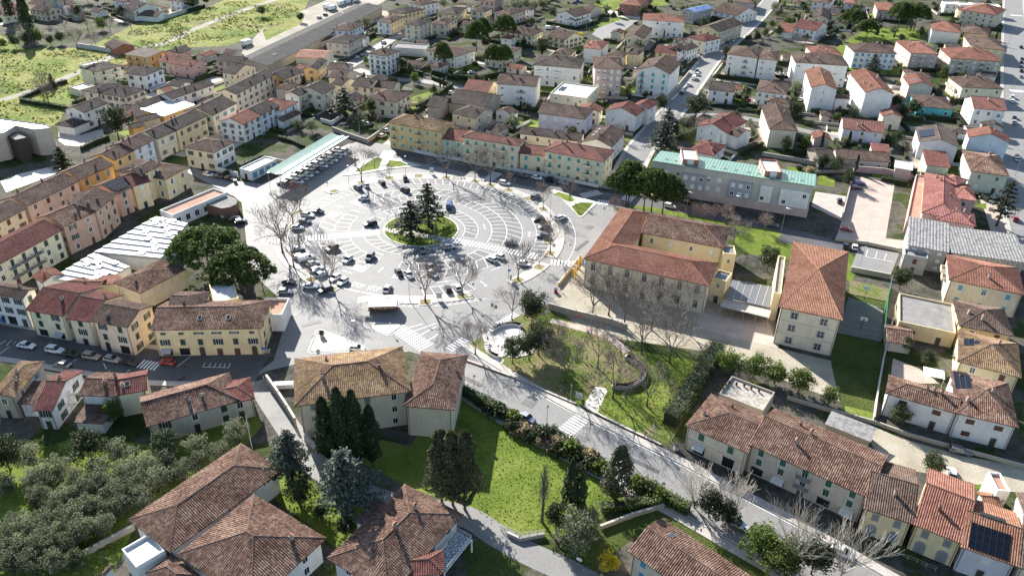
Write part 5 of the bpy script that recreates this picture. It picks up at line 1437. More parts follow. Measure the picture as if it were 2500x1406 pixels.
for r, a, t in ((20.6, 30, 1), (34.8, 18, 1), (20.6, 258, 1), (20.6, 318, 1), (34.8, 258, 1), (34.8, 306, 1), (34.8, 335, 1), (29, 272, -2), (33, 172, -2), (26, 172, -2), (20.6, 160, -1), (40, 322, 2)):
    p = EP(r, a); q = EP(r + 0.01, a) if abs(t) == 2 else EP(r, a + 0.1)
    ang = math.atan2(q[1] - p[1], q[0] - p[0]) + (math.pi if t < 0 else 0)
    arrow(p, ang)
def zebra(a, b, wid, n=None, name='zebra_crossing', z=None):
    a, b = Vector(a), Vector(b)
    L = (b - a).length
    t = (b - a).normalized()
    nn = Vector((-t.y, t.x))
    n = n or int(L / 1.0)
    mb = MB()
    zz = z or zm
    for k in range(n):
        c0 = a + t * (L * (k + 0.25) / n); c1 = a + t * (L * (k + 0.75) / n)
        mb.face([(*(c0 - nn * wid / 2), zz), (*(c1 - nn * wid / 2), zz), (*(c1 + nn * wid / 2), zz), (*(c0 + nn * wid / 2), zz)], M_PAINT)
    mb.obj(name)['kind'] = 'structure'
zebra(EP(36.5, 214.2), EP(13, 214), 3.6, 24)
zebra(EP(50, 214.6), EP(44, 214.6), 3.4, 6)
zebra(EP(12, 347), EP(40.5, 356), 3.4, 27)
zebra(EP(45, 354.5), EP(52, 357), 3.4, 7)
zebra((-29.5, 168.3), (-20.7, 159.6), 4.5, 12)
zebra((-15.4, 159.0), (-11.3, 164.0), 2.6, 7)
zebra((-3.5, 171.1), (1.5, 176.4), 2.2, 8)
zebra((11.6, 128.9), (16.6, 135.0), 3.8, 9)
zebra((-88.3, 150.2), (-83.3, 149.2), 3.2, 6)
zebra((-10.6, 264.4), (-6.2, 272.5), 4, 8)
zebra((-49.9, 284.1), (-49.2, 291.9), 5, 6)
zebra((23.5, 253.3), (30.4, 257.3), 4, 7)
zebra((28.6, 248.8), (32.6, 248.2), 4, 7)
zebra((38.6, 250.3), (41.4, 255.7), 4, 7)
zebra((249.6, 396.3), (256.2, 395.5), 4, 8)
zebra((348.7, 583.3), (356.5, 581.6), 4, 7)
zebra((68.0, 352.0), (73.5, 350.2), 3, 7)
# STOP lettering on the exit lanes
def lettering(name, txt, p, ang, size, mat, z, stretch=2.2, parent=None):
    c = bpy.data.curves.new(name, 'FONT')
    c.body = txt
    c.align_x = 'CENTER'; c.align_y = 'CENTER'
    c.size = size
    c.materials.append(mat)
    o = link(name, c, parent, (p[0], p[1], z), ang)
    o.scale = (1, stretch, 1)
    return o
for a in (269, 276.3):
    p, q = EP(39.7, a), EP(41.0, a)
    lettering('stop_lettering', 'STOP', p, math.atan2(q[1] - p[1], q[0] - p[0]) + math.pi / 2, 1.5, M_PAINT, zm + 0.004)['kind'] = 'structure'
for (a, b) in ((264.5, 272), (273, 280)):
    pm = MB()
    q = arc(42.6, a, b)
    sheet('stop_line', offset_line(q, -0.25) + offset_line(q, 0.25)[::-1], M_PAINT, zm)
# give-way and lane hatching in the junction
for q in ([(-27.8, 167.4), (-23.0, 170.3)], [(-26.2, 165.8), (-19.5, 170.7)], [(-23.9, 164.2), (-19.3, 169.2)], [(-21.0, 162.5), (-18.5, 165.9)]):
    line_mark('road_marking', q, 0.3, zm + 0.003)
# lines on the shopping street: bays and edges
zz = zm
for q in ([(-73.0, 149.5), (-66.8, 149.5)], [(-73.0, 149.5), (-72.9, 151.2)], [(-71.5, 149.5), (-71.6, 151.1)], [(-70.3, 149.5), (-70.3, 151.1)], [(-69.1, 149.5), (-69.1, 151.2)], [(-68.0, 149.6), (-68.1, 151.2)], [(-66.8, 149.5), (-67.0, 151.3)], [(-96.7, 149.9), (-95.0, 147.7)], [(-122.9, 152.6), (-122.1, 157.0)], [(-125.1, 156.4), (-124.6, 158.2)], [(-123.3, 156.0), (-123.3, 158.3)], [(-122.4, 155.6), (-121.9, 157.7)], [(-104.2, 150.4), (-102.0, 154.8)], [(-79.0, 149.4), (-77.3, 153.7)]):
    line_mark('road_marking', q, 0.16, zz)
# edge lines on the south-east road
for d in (-5.6, 5.6):
    line_mark('road_marking', offset_line(smooth([(-13.4, 153.4), (-4.2, 144.8), (8.0, 134.1), (20.7, 124.4), (33.0, 115.4), (43.4, 106.9), (52.3, 99.6), (60.7, 91.8)]), d), 0.14, zm)
line_mark('road_marking', offset_line(smooth([(-41.1, 288.1), (-31.2, 283.7), (-11.9, 274.9), (6.4, 265.7), (20.9, 257.9), (32.1, 251.9)]), 3.2), 0.14, zm)
# pavement of the round car park with gaps at the roads
for a0, a1 in ((100, 163), (181, 209), (219, 262), (283, 314), (331, 352.5), (358, 455)):
    band('pavement', 41.9, 46.0 if a0 != 100 else 45.8, a0, a1, PAVE, 0.07, 0.09)
# island in the middle
island = band('island_path', 0.01, 12.1, 0, 360, PALE, 0.07, 0.10)
for a0, a1 in ((205, 340), (352, 565)):
    q = [EP(11.7, a0 + (a1 - a0) * k / 24) for k in range(25)]
    if a0 == 205:
        q = [EP(11.7, 212 + (332 - 212) * k / 24) for k in range(25)]
    else:
        q = [EP(11.7, 350 + (558 - 350) * k / 30) for k in range(31)]
        q += [EP(2.5, 250)]
    sheet('island_lawn', q, LAWN, 0.18)
# triangular islands
TRI = [('traffic_island', [(-37.9, 169.6), (-36.9, 170.3), (-28.9, 169.7), (-28.4, 168.8), (-30.7, 165.1), (-31.5, 165.0), (-36.8, 167.9)]),
       ('traffic_island', [(-49.1, 157.2), (-49.2, 165.4), (-48.2, 165.9), (-37.2, 159.9), (-36.5, 158.8), (-37.3, 157.7), (-48.2, 156.5)])]
for nm, q in TRI:
    sheet(nm, q, PAVE, 0.07, 0.11, M_PAINT)
    c = Vector((sum(p[0] for p in q) / len(q), sum(p[1] for p in q) / len(q)))
    line_mark('road_marking', [tuple(c + (Vector(p) - c) * 1.1) for p in q + q[:1]], 0.16, zm + 0.02)
sheet('traffic_island', [(12.5, 257.1), (14.0, 258.1), (21.2, 253.1), (28.3, 248.8), (28.5, 247.5), (22.8, 236.4), (21.7, 236.4), (18.9, 244.0), (16.7, 249.8)], PALE, 0.07, 0.11)
sheet('lawn', [(13.9, 254.5), (15.5, 256.1), (19.8, 253.5), (21.0, 249.2), (19.1, 247.9), (17.1, 249.8)], LAWN, 0.195)
sheet('lawn', [(19.5, 244.4), (22.8, 248.0), (27.4, 247.7), (22.6, 237.2), (21.6, 237.2)], LAWN, 0.195)
sheet('traffic_island', [(-62.6, 265.8), (-57.3, 281.4), (-53.1, 285.5), (-43.9, 282.9), (-35.2, 276.9), (-46.5, 273.3), (-55.1, 268.7), (-59.7, 266.5)], PALE, 0.07, 0.11)
sheet('lawn', [(-59.4, 269.0), (-56.0, 278.3), (-53.3, 284.1), (-50.9, 283.1), (-50.8, 273.0), (-55.3, 270.2)], LAWN, 0.195)
sheet('lawn', [(-48.3, 276.8), (-48.1, 281.5), (-43.6, 280.8), (-40.1, 277.1), (-46.6, 274.3)], LAWN, 0.195)
# strip of grass along the row of pollards
sheet('verge', [(37.4, 245.9), (44.6, 246.4), (56.1, 242.1), (70.9, 235.0), (83.0, 231.1), (87.1, 228.3), (82.0, 220.7), (70.4, 232.6), (44.2, 243.0)], LAWN)

# repairs and covers in the asphalt
for i, (p, a, l, w) in enumerate((((-9.0, 146.9), -.6, 6, 1.2), ((4.4, 139.2), -.6, 3, 2), ((27.2, 121.0), -.6, 9, 1), ((15.8, 128.0), -.6, 2.4, 1.6), ((-51.7, 169.2), .5, 5, 1.3), ((-16.7, 168.9), .3, 6, 1), ((21.3, 216.2), 1.0, 8, 1.2), ((24.7, 229.2), 1.0, 2.5, 2), ((-79.5, 221.7), 1.2, 7, 1.1), ((-58.5, 170.8), 1.2, 4, 1.6), ((-39.4, 171.7), .1, 3, 1.4), ((-7.5, 283.3), -.4, 6, 1.2), ((93.7, 412.7), .9, 8, 1.3), ((10.1, 178.1), .7, 5, 1.1))):
    c_, s_ = math.cos(a), math.sin(a)
    sheet('road_patch', [(p[0] + x * c_ - y * s_, p[1] + x * s_ + y * c_) for x, y in ((-l / 2, -w / 2), (l / 2, -w / 2), (l / 2, w / 2), (-l / 2, w / 2))], (ASPH2, STALL)[i % 2], .0745)
for p in ((16.1, 218.1), (17.8, 216.6), (4.4, 141.4), (15.6, 124.8), (-32.5, 168.2), (-7.4, 175.2), (-56.9, 172.8), (-75.1, 210.9), (-56.4, 223.0), (-13.6, 225.5), (4.7, 215.3), (31.4, 115.3), (-77.3, 149.5), (-103.1, 152.5)):
    sheet('manhole_cover', [(p[0] + .38 * math.cos(k * .524), p[1] + .38 * math.sin(k * .524)) for k in range(12)], M_DARK, .0785)

# ---------------------------------------------------------------- vegetation
L_PINE = leaf_mat('pine_needles', (0.03, 0.055, 0.014), (0.12, 0.165, 0.045), 0.35, .7, .2)
L_CEDAR = leaf_mat('cedar_needles', (0.018, 0.035, 0.022), (0.065, 0.09, 0.055), 0.25)
L_BLUE = leaf_mat('blue_cedar_needles', (0.035, 0.05, 0.038), (0.13, 0.16, 0.125), 0.3)
L_CYP = leaf_mat('cypress_leaves', (0.014, 0.026, 0.011), (0.06, 0.08, 0.032), 0.25)
L_HOLM = leaf_mat('evergreen_leaves', (0.022, 0.038, 0.014), (0.10, 0.12, 0.055), 0.25)
L_OLIVE = leaf_mat('olive_leaves', (0.075, 0.09, 0.048), (0.28, 0.30, 0.19), 0.45, .7, .2)
L_LAUREL = leaf_mat('laurel_leaves', (0.04, 0.075, 0.012), (0.17, 0.21, 0.05), 0.35)
L_YELLOW = leaf_mat('yellow_blossom', (0.35, 0.28, 0.02), (0.68, 0.55, 0.05), 0.35)
L_HEDGE = leaf_mat('hedge_leaves', (0.022, 0.042, 0.012), (0.085, 0.12, 0.035), 0.3)
L_DRY = leaf_mat('dry_reed', (0.20, 0.15, 0.08), (0.50, 0.42, 0.27), 0.3)
def leaf(mb, p, nrm, size, mat, rng, asp=1.0):
    n = Vector(nrm)
    if n.length < 1e-4: n = Vector((0, 0, 1))
    n.normalize()
    x = n.orthogonal().normalized()
    y = n.cross(x)
    a = rng.uniform(0, 6.283)
    x, y = x * math.cos(a) + y * math.sin(a), y * math.cos(a) - x * math.sin(a)
    s = size * rng.uniform(0.65, 1.25) * 0.5
    x = x * s * asp; y = y * s
    p = Vector(p)
    mb.face([p - x, p - y * 0.8, p + x, p + y * 0.8], mat)
def rvec(rng):
    while True:
        v = Vector((rng.uniform(-1, 1), rng.uniform(-1, 1), rng.uniform(-1, 1)))
        if 0.05 < v.length < 1: return v.normalized()
def clump(mb, c, r, n, size, mat, rng, flat=1.0, rand=0.6, asp=1.0):
    for _ in range(n):
        v = rvec(rng)
        p = Vector(c) + Vector((v.x * r, v.y * r, v.z * r * flat)) * rng.uniform(0.55, 1.05)
        leaf(mb, p, v * (1 - rand) + rvec(rng) * rand, size, mat, rng, asp)
def trunk_mesh(h, r, seed, lean=0.0, mat=M_BARK):
    rng = random.Random(seed)
    mb = MB()
    p = Vector((0, 0, -0.2))
    k = 5
    for i in range(k):
        q = Vector((lean * h * (i + 1) / k + rng.uniform(-.06, .06) * r * 4, rng.uniform(-.06, .06) * r * 4, h * (i + 1) / k))
        mb.tube(p, q, r * (1.25 if i == 0 else 1 - 0.12 * i), r * (1 - 0.12 * (i + 1)), mat, 8)
        p = q
    return mb, p
def branch(mb, p, d, L, r, lv, rng, mat, maxlv, spread=0.6, up=0.15, kids=3, tips=None):
    sides = 6 if lv <= 1 else (4 if lv <= 2 else 3)
    q = p
    dd = d.copy()
    seg = 3 if lv < 2 else 2
    r1 = r
    pts = [p]
    for i in range(seg):
        dd = (dd + rvec(rng) * 0.16 + Vector((0, 0, up * 0.3))).normalized()
        nq = q + dd * (L / seg)
        r2 = max(0.019, r1 * (0.85 if lv < 2 else 0.75))
        mb.tube(q, nq, r1, r2, mat, sides)
        q, r1 = nq, r2
        pts.append(q)
    if lv >= maxlv:
        if tips is not None: tips.append(q)
        return
    for k in range((kids if lv < 3 else 2) + (1 if lv == 0 else 0)):
        t = rng.uniform(0.45, 1.0) if k else 1.0
        i = min(len(pts) - 2, int(t * (len(pts) - 1)))
        b = pts[i].lerp(pts[i + 1], t * (len(pts) - 1) - i)
        nd = (dd + rvec(rng) * spread + Vector((0, 0, up))).normalized()
        branch(mb, b, nd, L * rng.uniform(0.6, 0.82), max(0.02, r1 * rng.uniform(0.6, 0.85)), lv + 1, rng, mat, maxlv, spread, up, kids, tips)
def poplar_tree(seed, h=10):
    rng = random.Random(seed)
    tb, top = trunk_mesh(h * .92, h * .02, seed)
    cb = MB()
    for k in range(70):
        t = .18 + .78 * k / 70
        a = k * 2.4
        d = Vector((math.cos(a) * .28, math.sin(a) * .28, 1)).normalized()
        branch(cb, Vector((0, 0, h * t)), d, h * .2 * (1.15 - t), .03, 3, rng, M_TWIG, 5, .3, .4, 2)
    return tb, cb
def bare_tree(seed, h=10, mat=M_TWIG, kind='vase'):
    rng = random.Random(seed)
    th = h * {'vase': 0.26, 'fan': 0.06, 'poplar': 0.2, 'round': 0.28}[kind]
    tb, top = trunk_mesh(th, h * 0.022, seed)
    cb = MB()
    n = {'vase': 4, 'fan': 7, 'poplar': 5, 'round': 5}[kind]
    for k in range(n):
        a = 6.283 * (k + rng.uniform(-.3, .3)) / n
        tilt = {'vase': rng.uniform(0.35, 0.75), 'fan': rng.uniform(0.15, 0.6), 'poplar': rng.uniform(.1, .2), 'round': rng.uniform(0.5, 1.0)}[kind]
        d = Vector((math.cos(a) * math.sin(tilt), math.sin(a) * math.sin(tilt), math.cos(tilt)))
        branch(cb, top, d, h * {'vase': 0.29, 'fan': 0.4, 'poplar': 0.4, 'round': 0.25}[kind], h * 0.0125, 0, rng, mat, 5 if kind != 'fan' else 4, {'vase': 0.75, 'fan': 0.45, 'poplar': 0.3, 'round': 0.85}[kind], {'vase': .12, 'fan': .2, 'poplar': .5, 'round': .05}[kind], 3)
    return tb, cb
def pine_tree(seed, h=14, R_=9.0, flat=0.36):
    rng = random.Random(seed)
    tb, top = trunk_mesh(h * 0.55, 0.38, seed, rng.uniform(-.05, .05))
    for k in range(9):
        a = 6.283 * k / 9 + rng.uniform(-.3, .3)
        e = top + Vector((math.cos(a) * R_ * rng.uniform(.4, .75), math.sin(a) * R_ * rng.uniform(.4, .75), h * rng.uniform(.2, .3)))
        m = top.lerp(e, 0.5) + Vector((0, 0, -0.4))
        tb.tube(top, m, 0.2, 0.14, M_BARK, 5); tb.tube(m, e, 0.14, 0.06, M_BARK, 4)
    cb = MB()
    H = R_ * flat * 2
    for i in range(400):
        r = math.sqrt(rng.random()) ; a = rng.uniform(0, 6.283)
        wob = 1 + 0.13 * math.sin(a * 3 + seed) + 0.08 * math.sin(a * 7 + seed * 2)
        z = h - H + H * (1 - r ** 2.6) * (1 - .5 * rng.random() ** 2) + rng.uniform(-.3, .3)
        c = top + Vector((0, 0, 0))
        c = Vector((top.x * 1.2 + math.cos(a) * r * R_ * wob, top.y + math.sin(a) * r * R_ * wob, z))
        clump(cb, c, rng.uniform(0.75, 1.25), 30, 0.62, L_PINE, rng, 0.7, 0.35, 1.2)
    return tb, cb
def cedar_tree(seed, h=16, R_=5.5, mat=L_CEDAR, droop=0.28, sparse=1.0, base=0.2, lsz=0.55, dens=22):
    rng = random.Random(seed)
    tb, top = trunk_mesh(h * 0.96, h * 0.024, seed)
    cb = MB()
    n = int(46 * sparse)
    for k in range(n):
        t = base + (0.97 - base) * (k + rng.random()) / n
        L = R_ * (1 - t) ** 0.75 * 1.25 * rng.uniform(0.7, 1.1) + 0.3
        a = k * 2.4 + rng.uniform(-.3, .3)
        z = h * t
        tip = Vector((math.cos(a) * L, math.sin(a) * L, z + L * (0.12 - droop)))
        tb.tube((0, 0, z), tip, 0.09 * (1.2 - t), 0.02, M_BARK, 4)
        m = max(10, int(L * dens))
        for j in range(m):
            s = rng.uniform(0.18, 1.05)
            p = Vector((0, 0, z)).lerp(tip, s) + Vector((rng.uniform(-1, 1), rng.uniform(-1, 1), 0)) * (0.32 + 0.42 * s) * min(1.6, L * .35 + .3)
            p.z -= rng.uniform(0, 0.45)
            leaf(cb, p, Vector((0, 0, 1)) * 0.7 + rvec(rng) * 0.6, lsz, mat, rng, 1.3)
    return tb, cb
def cypress_tree(seed, h=14, R_=1.6, mat=L_CYP, n=3600, rag=0.0):
    rng = random.Random(seed)
    tb, top = trunk_mesh(h * 0.5, 0.2, seed)
    cb = MB()
    for i in range(n):
        t = rng.random() ** 0.85
        z = h * (0.1 + 0.9 * t)
        r = R_ * min(1, (t + 0.05) * 4) * (1 - t) ** 0.42 * (1 + 0.14 * math.sin(z * 2.1 + seed) + rag * math.sin(z * 4 + 3 * i % 7))
        a = rng.uniform(0, 6.283)
        r *= (1 + 0.18 * math.sin(a * 3 + z * 0.8)) * rng.uniform(0.75, 1.06)
        leaf(cb, (math.cos(a) * r, math.sin(a) * r, z), Vector((math.cos(a), math.sin(a), 0.35)) + rvec(rng) * 0.7, 0.42, mat, rng, 0.8)
    return tb, cb
def leafy_tree(seed, h=8, R_=3.6, mat=L_HOLM, th=0.25, n=80, per=46, size=0.36, open_=0.0):
    rng = random.Random(seed)
    tb, top = trunk_mesh(h * (th + 0.12), 0.17, seed, rng.uniform(-.06, .06))
    cb = MB()
    zc = h * (th + (1 - th) / 2); hz = h * (1 - th) / 2
    for i in range(n):
        v = rvec(rng)
        f = rng.uniform(0.35, 0.92)
        wob = 1 + 0.22 * math.sin(v.x * 3.1 + seed) * math.cos(v.y * 2.7 + seed * 1.7) + 0.12 * math.sin(v.z * 5 + seed)
        c = Vector((v.x * R_ * f * wob, v.y * R_ * f * wob, zc + v.z * hz * f))
        if i % 6 == 0: tb.tube(top, c, 0.06, 0.025, M_BARK, 4)
        clump(cb, c, R_ * rng.uniform(0.2, 0.34), per, size, mat, rng, 0.8, 0.55)
    return tb, cb
def shrub_mesh(seed, R_=1.2, mat=L_HOLM, n=20):
    rng = random.Random(seed)
    cb = MB()
    for i in range(n):
        v = rvec(rng); v.z = abs(v.z)
        clump(cb, v * R_ * rng.uniform(.2, .75) + Vector((0, 0, R_ * 0.25)), R_ * 0.34, 30, 0.3, mat, rng, .9, .55)
    return cb
PROTO = {}
def proto(kind, var, make):
    tb, cb = make
    PROTO.setdefault(kind, []).append((tb.mesh('trunk'), cb.mesh('crown')))
NOM = {'bare': 10, 'pollard': 7, 'fan': 10, 'poplar': 10, 'pine': 14, 'cedar': 16, 'blue': 15, 'conifer': 18, 'cypress': 14, 'shaggy': 14, 'holm': 8, 'olive': 6, 'laurel': 7, 'yellow': 4.5, 'spruce': 10}
for v in range(4): proto('bare', v, bare_tree(11 + v, 10, M_TWIG, 'vase'))
for v in range(3): proto('pollard', v, bare_tree(31 + v, 7, plain('reddish_twigs', (0.24, 0.175, 0.155), 0.9), 'round'))
for v in range(2): proto('fan', v, bare_tree(41 + v, 10, M_TWIGP, 'fan'))
proto('poplar', 0, poplar_tree(51))
for v in range(3): proto('pine', v, pine_tree(61 + v))
for v in range(2): proto('cedar', v, cedar_tree(71 + v))
for v in range(2): proto('blue', v, cedar_tree(81 + v, 15, 5.2, L_BLUE, 0.1, 1.2, 0.3, 0.42, 34))
proto('conifer', 0, cedar_tree(91, 18, 5.0, L_CYP, 0.05, 0.8, 0.25))
for v in range(3): proto('cypress', v, cypress_tree(101 + v))
for v in range(2): proto('shaggy', v, cypress_tree(111 + v, 14, 2.6, leaf_mat('shaggy_cypress', (0.03, 0.04, 0.018), (0.13, 0.13, 0.07), .25), 5200, 0.08))
for v in range(3): proto('holm', v, leafy_tree(121 + v))
for v in range(3): proto('olive', v, leafy_tree(131 + v, 6, 3.1, L_OLIVE, 0.08, 56, 62, 0.26))
for v in range(2): proto('laurel', v, leafy_tree(141 + v, 7, 3.2, L_LAUREL, 0.12, 70, 46, 0.34))
proto('yellow', 0, leafy_tree(151, 4.5, 2.0, L_YELLOW, 0.12, 40, 50, 0.25))
proto('spruce', 0, cedar_tree(161, 10, 3.4, L_CYP, 0.12, 1.0, 0.06))
SHR = {'holm': [shrub_mesh(171 + k, 1.2, L_HOLM).mesh('shrub') for k in range(2)], 'laurel': [shrub_mesh(181 + k, 1.2, L_LAUREL).mesh('shrub') for k in range(2)],
       'olive': [shrub_mesh(191, 1.2, L_OLIVE).mesh('shrub')], 'dry': [shrub_mesh(195, 1.2, L_DRY).mesh('shrub')]}
TNAME = {'bare': 'bare_tree', 'pollard': 'pollarded_tree', 'fan': 'bare_tree', 'poplar': 'poplar_tree', 'pine': 'umbrella_pine', 'cedar': 'cedar_tree', 'blue': 'blue_cedar', 'conifer': 'conifer_tree', 'cypress': 'cypress_tree',
         'shaggy': 'cypress_tree', 'holm': 'evergreen_tree', 'olive': 'olive_tree', 'laurel': 'laurel_tree', 'yellow': 'blossom_tree', 'spruce': 'spruce_tree'}
_tr = random.Random(5)
def tree(kind, p, h, label, group=None, wide=1.0):
    tm, cm = _tr.choice(PROTO[kind])
    s = h / NOM[kind]
    o = empty(TNAME[kind], (p[0], p[1], 0), _tr.uniform(0, 6.283))
    o.scale = (s * wide, s * wide, s)
    tag(o, label, 'tree', group)
    link('trunk', tm, o)
    link('crown', cm, o)
    return o
def shrub(kind, p, r, label, group=None, tall=1.0):
    o = link('shrub', _tr.choice(SHR[kind]), None, (p[0], p[1], 0), _tr.uniform(0, 6.283))
    o.scale = (r / 1.2, r / 1.2, r / 1.2 * tall)
    return tag(o, label, 'shrub', group)
def hedge(pts, w, h, label, mat=None, dens=16):
    mat = mat or L_HEDGE
    rng = random.Random(label + str(pts[0]))
    mb = MB()
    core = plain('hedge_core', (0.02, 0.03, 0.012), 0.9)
    o0 = Vector((*pts[0], 0))
    for a, b in zip(pts[:-1], pts[1:]):
        a, b = Vector((*a, 0)) - o0, Vector((*b, 0)) - o0
        L = (b - a).length
        t = (b - a).normalized(); nn = Vector((-t.y, t.x, 0))
        q = [a - nn * w * .36, b - nn * w * .36, b + nn * w * .36, a + nn * w * .36]
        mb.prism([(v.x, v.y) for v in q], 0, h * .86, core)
        for _ in range(int(dens * L * (2 * h + w))):
            k = rng.random() * (2 * h + w)
            c = a + t * rng.uniform(0, L)
            bump = 1 + 0.2 * math.sin(c.x * 1.1 + c.y * 1.4) * math.sin(c.x * .37 - c.y * .6)
            if k < h: p, n = c - nn * w / 2 * bump + Vector((0, 0, k * bump)), -nn
            elif k < 2 * h: p, n = c + nn * w / 2 * bump + Vector((0, 0, (k - h) * bump)), nn
            else: p, n = c + nn * (k - 2 * h - w / 2) + Vector((0, 0, h * bump)), Vector((0, 0, 1))
            leaf(mb, p + rvec(rng) * 0.28 * min(1, w / 2), n + rvec(rng) * 0.6, 0.34, mat, rng)
    o = mb.obj('hedge', None, tuple(o0))
    return tag(o, label, 'hedge')

ORD = ['first', 'second', 'third', 'fourth', 'fifth', 'sixth', 'seventh', 'eighth', 'ninth', 'tenth', 'eleventh', 'twelfth', 'thirteenth', 'fourteenth', 'fifteenth', 'sixteenth', 'seventeenth', 'eighteenth', 'nineteenth', 'twentieth']
# centre of the square
tree('cedar', (-27.4, 227.0), 15.5, 'taller dark cedar with straight bare trunk on round island', 'cedars on the round island', 1.08)
tree('cedar', (-32.1, 219.0), 13, 'shorter spreading cedar on round island', 'cedars on the round island', 1.3)
# bare trees round the car park
G1 = 'bare trees around the square'
for p, h, lb in (((-54.8, 260.2), 11, 'bare tree beside grass islands at north-west of car park'), ((-70.6, 234.8), 9, 'bare tree in grass bed near end of green canopy'),
        ((-70.3, 224.2), 11, 'bare tree behind parked cars at west kerb of car park'), ((-69.0, 206.5), 14, 'large many-branched bare tree beside western crossing'),
        ((-63.4, 197.8), 11, 'bare tree casting trunk shadow over the western road'), ((-50.3, 186.5), 11, 'bare tree between parked cars at south-west corner of car park'),
        ((-56.9, 191.3), 5, 'small bare tree in bed at south-west of car park'), ((-23.4, 181.0), 11.5, 'forked bare tree in square bed near the market stall'),
        ((-13.6, 184.4), 10, 'bare tree in grass bed behind white parked car'), ((1.7, 194.1), 10.5, 'bare tree at south-east kerb beside sign post'),
        ((11.3, 210.6), 9.5, 'bare tree at east kerb with long trunk shadow'), ((7.8, 202.1), 4.5, 'small bare sapling beside eastern crossing'),
        ((9.8, 241.9), 8, 'bare tree in sandy bed at east of car park'), ((-2.1, 257.1), 5.5, 'small bare tree beside white car on north street'),
        ((-14.4, 263.9), 9.5, 'slender bare tree in bed on north pavement'), ((-8.8, 261.0), 12, 'tall bare tree with thick trunk on north pavement'),
        ((-25.0, 266.6), 10, 'bare tree in front of ochre apartments'), ((-45.5, 264.9), 4.5, 'sapling on north-west pavement of car park'),
        ((-52.5, 274.1), 5, 'small bare tree on north-west grass island'), ((19.1, 250.1), 6, 'small bare tree on eastern grass island'),
        ((-68.4, 184.3), 6, 'small bare tree under the pair of pines'), ((0.2, 173.6), 8, 'bare tree beside dark evergreen at park corner'),
        ((-8.6, 157.7), 8, 'bare tree on triangular lawn at western tip of park')):
    tree('bare', p, h * 1.2, lb, G1)
G2 = 'bare trees in the park and school garden'
for p, h, lb in (((21.5, 175.2), 11, 'upright bare tree nearest left corner of school'), ((26.0, 176.8), 10, 'second bare tree along school front'), ((29.6, 172.0), 11, 'third bare tree along school front'),
        ((21.2, 153.3), 9, 'bare tree on lawn beside two walkers'), ((13.1, 147.3), 10, 'dark bare tree shading the road side of park'), ((32.4, 159.9), 11, 'bare tree near curved wall facing school'),
        ((23.8, 141.9), 10, 'bare tree at end of curved stone wall'), ((31.2, 139.3), 9, 'bare tree on green lawn right of curved wall'), ((39.0, 156.2), 10, 'leaning bare tree at upper right of park'),
        ((36.5, 170.5), 11, 'bare tree among thicket before school facade'), ((44.2, 171.8), 10, 'bare tree with dense pale twigs right of school facade'), ((10.7, 157.9), 7, 'thin bare tree behind dark evergreens in park')):
    tree('bare', p, h * 1.35, lb, G2, .9)
G3 = 'pollarded trees in front of green-roofed block'
for i, p in enumerate(((54.9, 238.6), (59.4, 237.0), (62.9, 236.6), (66.3, 235.8), (69.6, 233.9), (81.4, 229.8), (33.9, 241.8))):
    tree('pollard', p, (5.5, 6.5, 6.5, 6.5, 7.5, 7, 6)[i], 'pollarded bare tree, %s from umbrella pines along green-roofed block' % ORD[i] if i < 6 else 'pollarded bare tree left of the umbrella pine group', G3)
tree('bare', (68.9, 218.9), 10, 'large bare tree at rear corner of school wing')
tree('holm', (75.3, 203.2), 8, 'olive-green rounded tree behind school wing')
# umbrella pines
G4 = 'umbrella pines near the square'
tree('pine', (-86.4, 193.7), 13.5, 'upper of two broad umbrella pines beside white factory roof', G4, 1.12)
tree('pine', (-74.1, 183.6), 13, 'lower of two broad umbrella pines beside white factory roof', G4, 1.05)
for i, (p, h, w) in enumerate((((38.1, 245.6), 14, .72), ((39.1, 247.3), 15.5, .62), ((43.9, 242.7), 14.5, .7), ((46.4, 241.9), 15, .62), ((49.9, 240.8), 14, .72))):
    tree('pine', p, h, '%s trunk from left in umbrella pine clump before green-roofed block' % ORD[i], G4, w)
G5 = 'umbrella pines among the far houses'
for p, h, w, lb in (((-23.4, 445.9), 16, .62, 'broad umbrella pine behind white modern house'), ((-20.6, 459.0), 15, .5, 'umbrella pine just behind the broad pine'), ((-8.0, 464.1), 16, .66, 'umbrella pine in front of orange house'),
        ((-38.4, 401.9), 15, .48, 'lone tall umbrella pine beside clipped hedge'), ((-12.4, 404.4), 14, .52, 'left of two thin umbrella pines before yellow bay-fronted house'), ((-7.3, 404.8), 14, .5, 'right of two thin umbrella pines before yellow bay-fronted house'),
        ((210.3, 512.0), 15, .9, 'wide umbrella pine at left of right-hand lawn'), ((211.8, 492.2), 13, .78, 'umbrella pine standing in front on right-hand lawn'), ((245.7, 527.0), 17, .72, 'left of three tall umbrella pines behind right-hand lawn'),
        ((252.6, 530.1), 16, .6, 'middle of three tall umbrella pines behind right-hand lawn'), ((255.1, 524.7), 17, .75, 'right of three tall umbrella pines behind right-hand lawn')):
    tree('pine', p, h, lb, G5, w)
tree('holm', (-158.4, 297.5), 13, 'tall dense dark green tree beside white house with garage wing', None, 1.05)
tree('spruce', (-163.9, 265.0), 9, 'dark spruce between beige museum and orange street row')
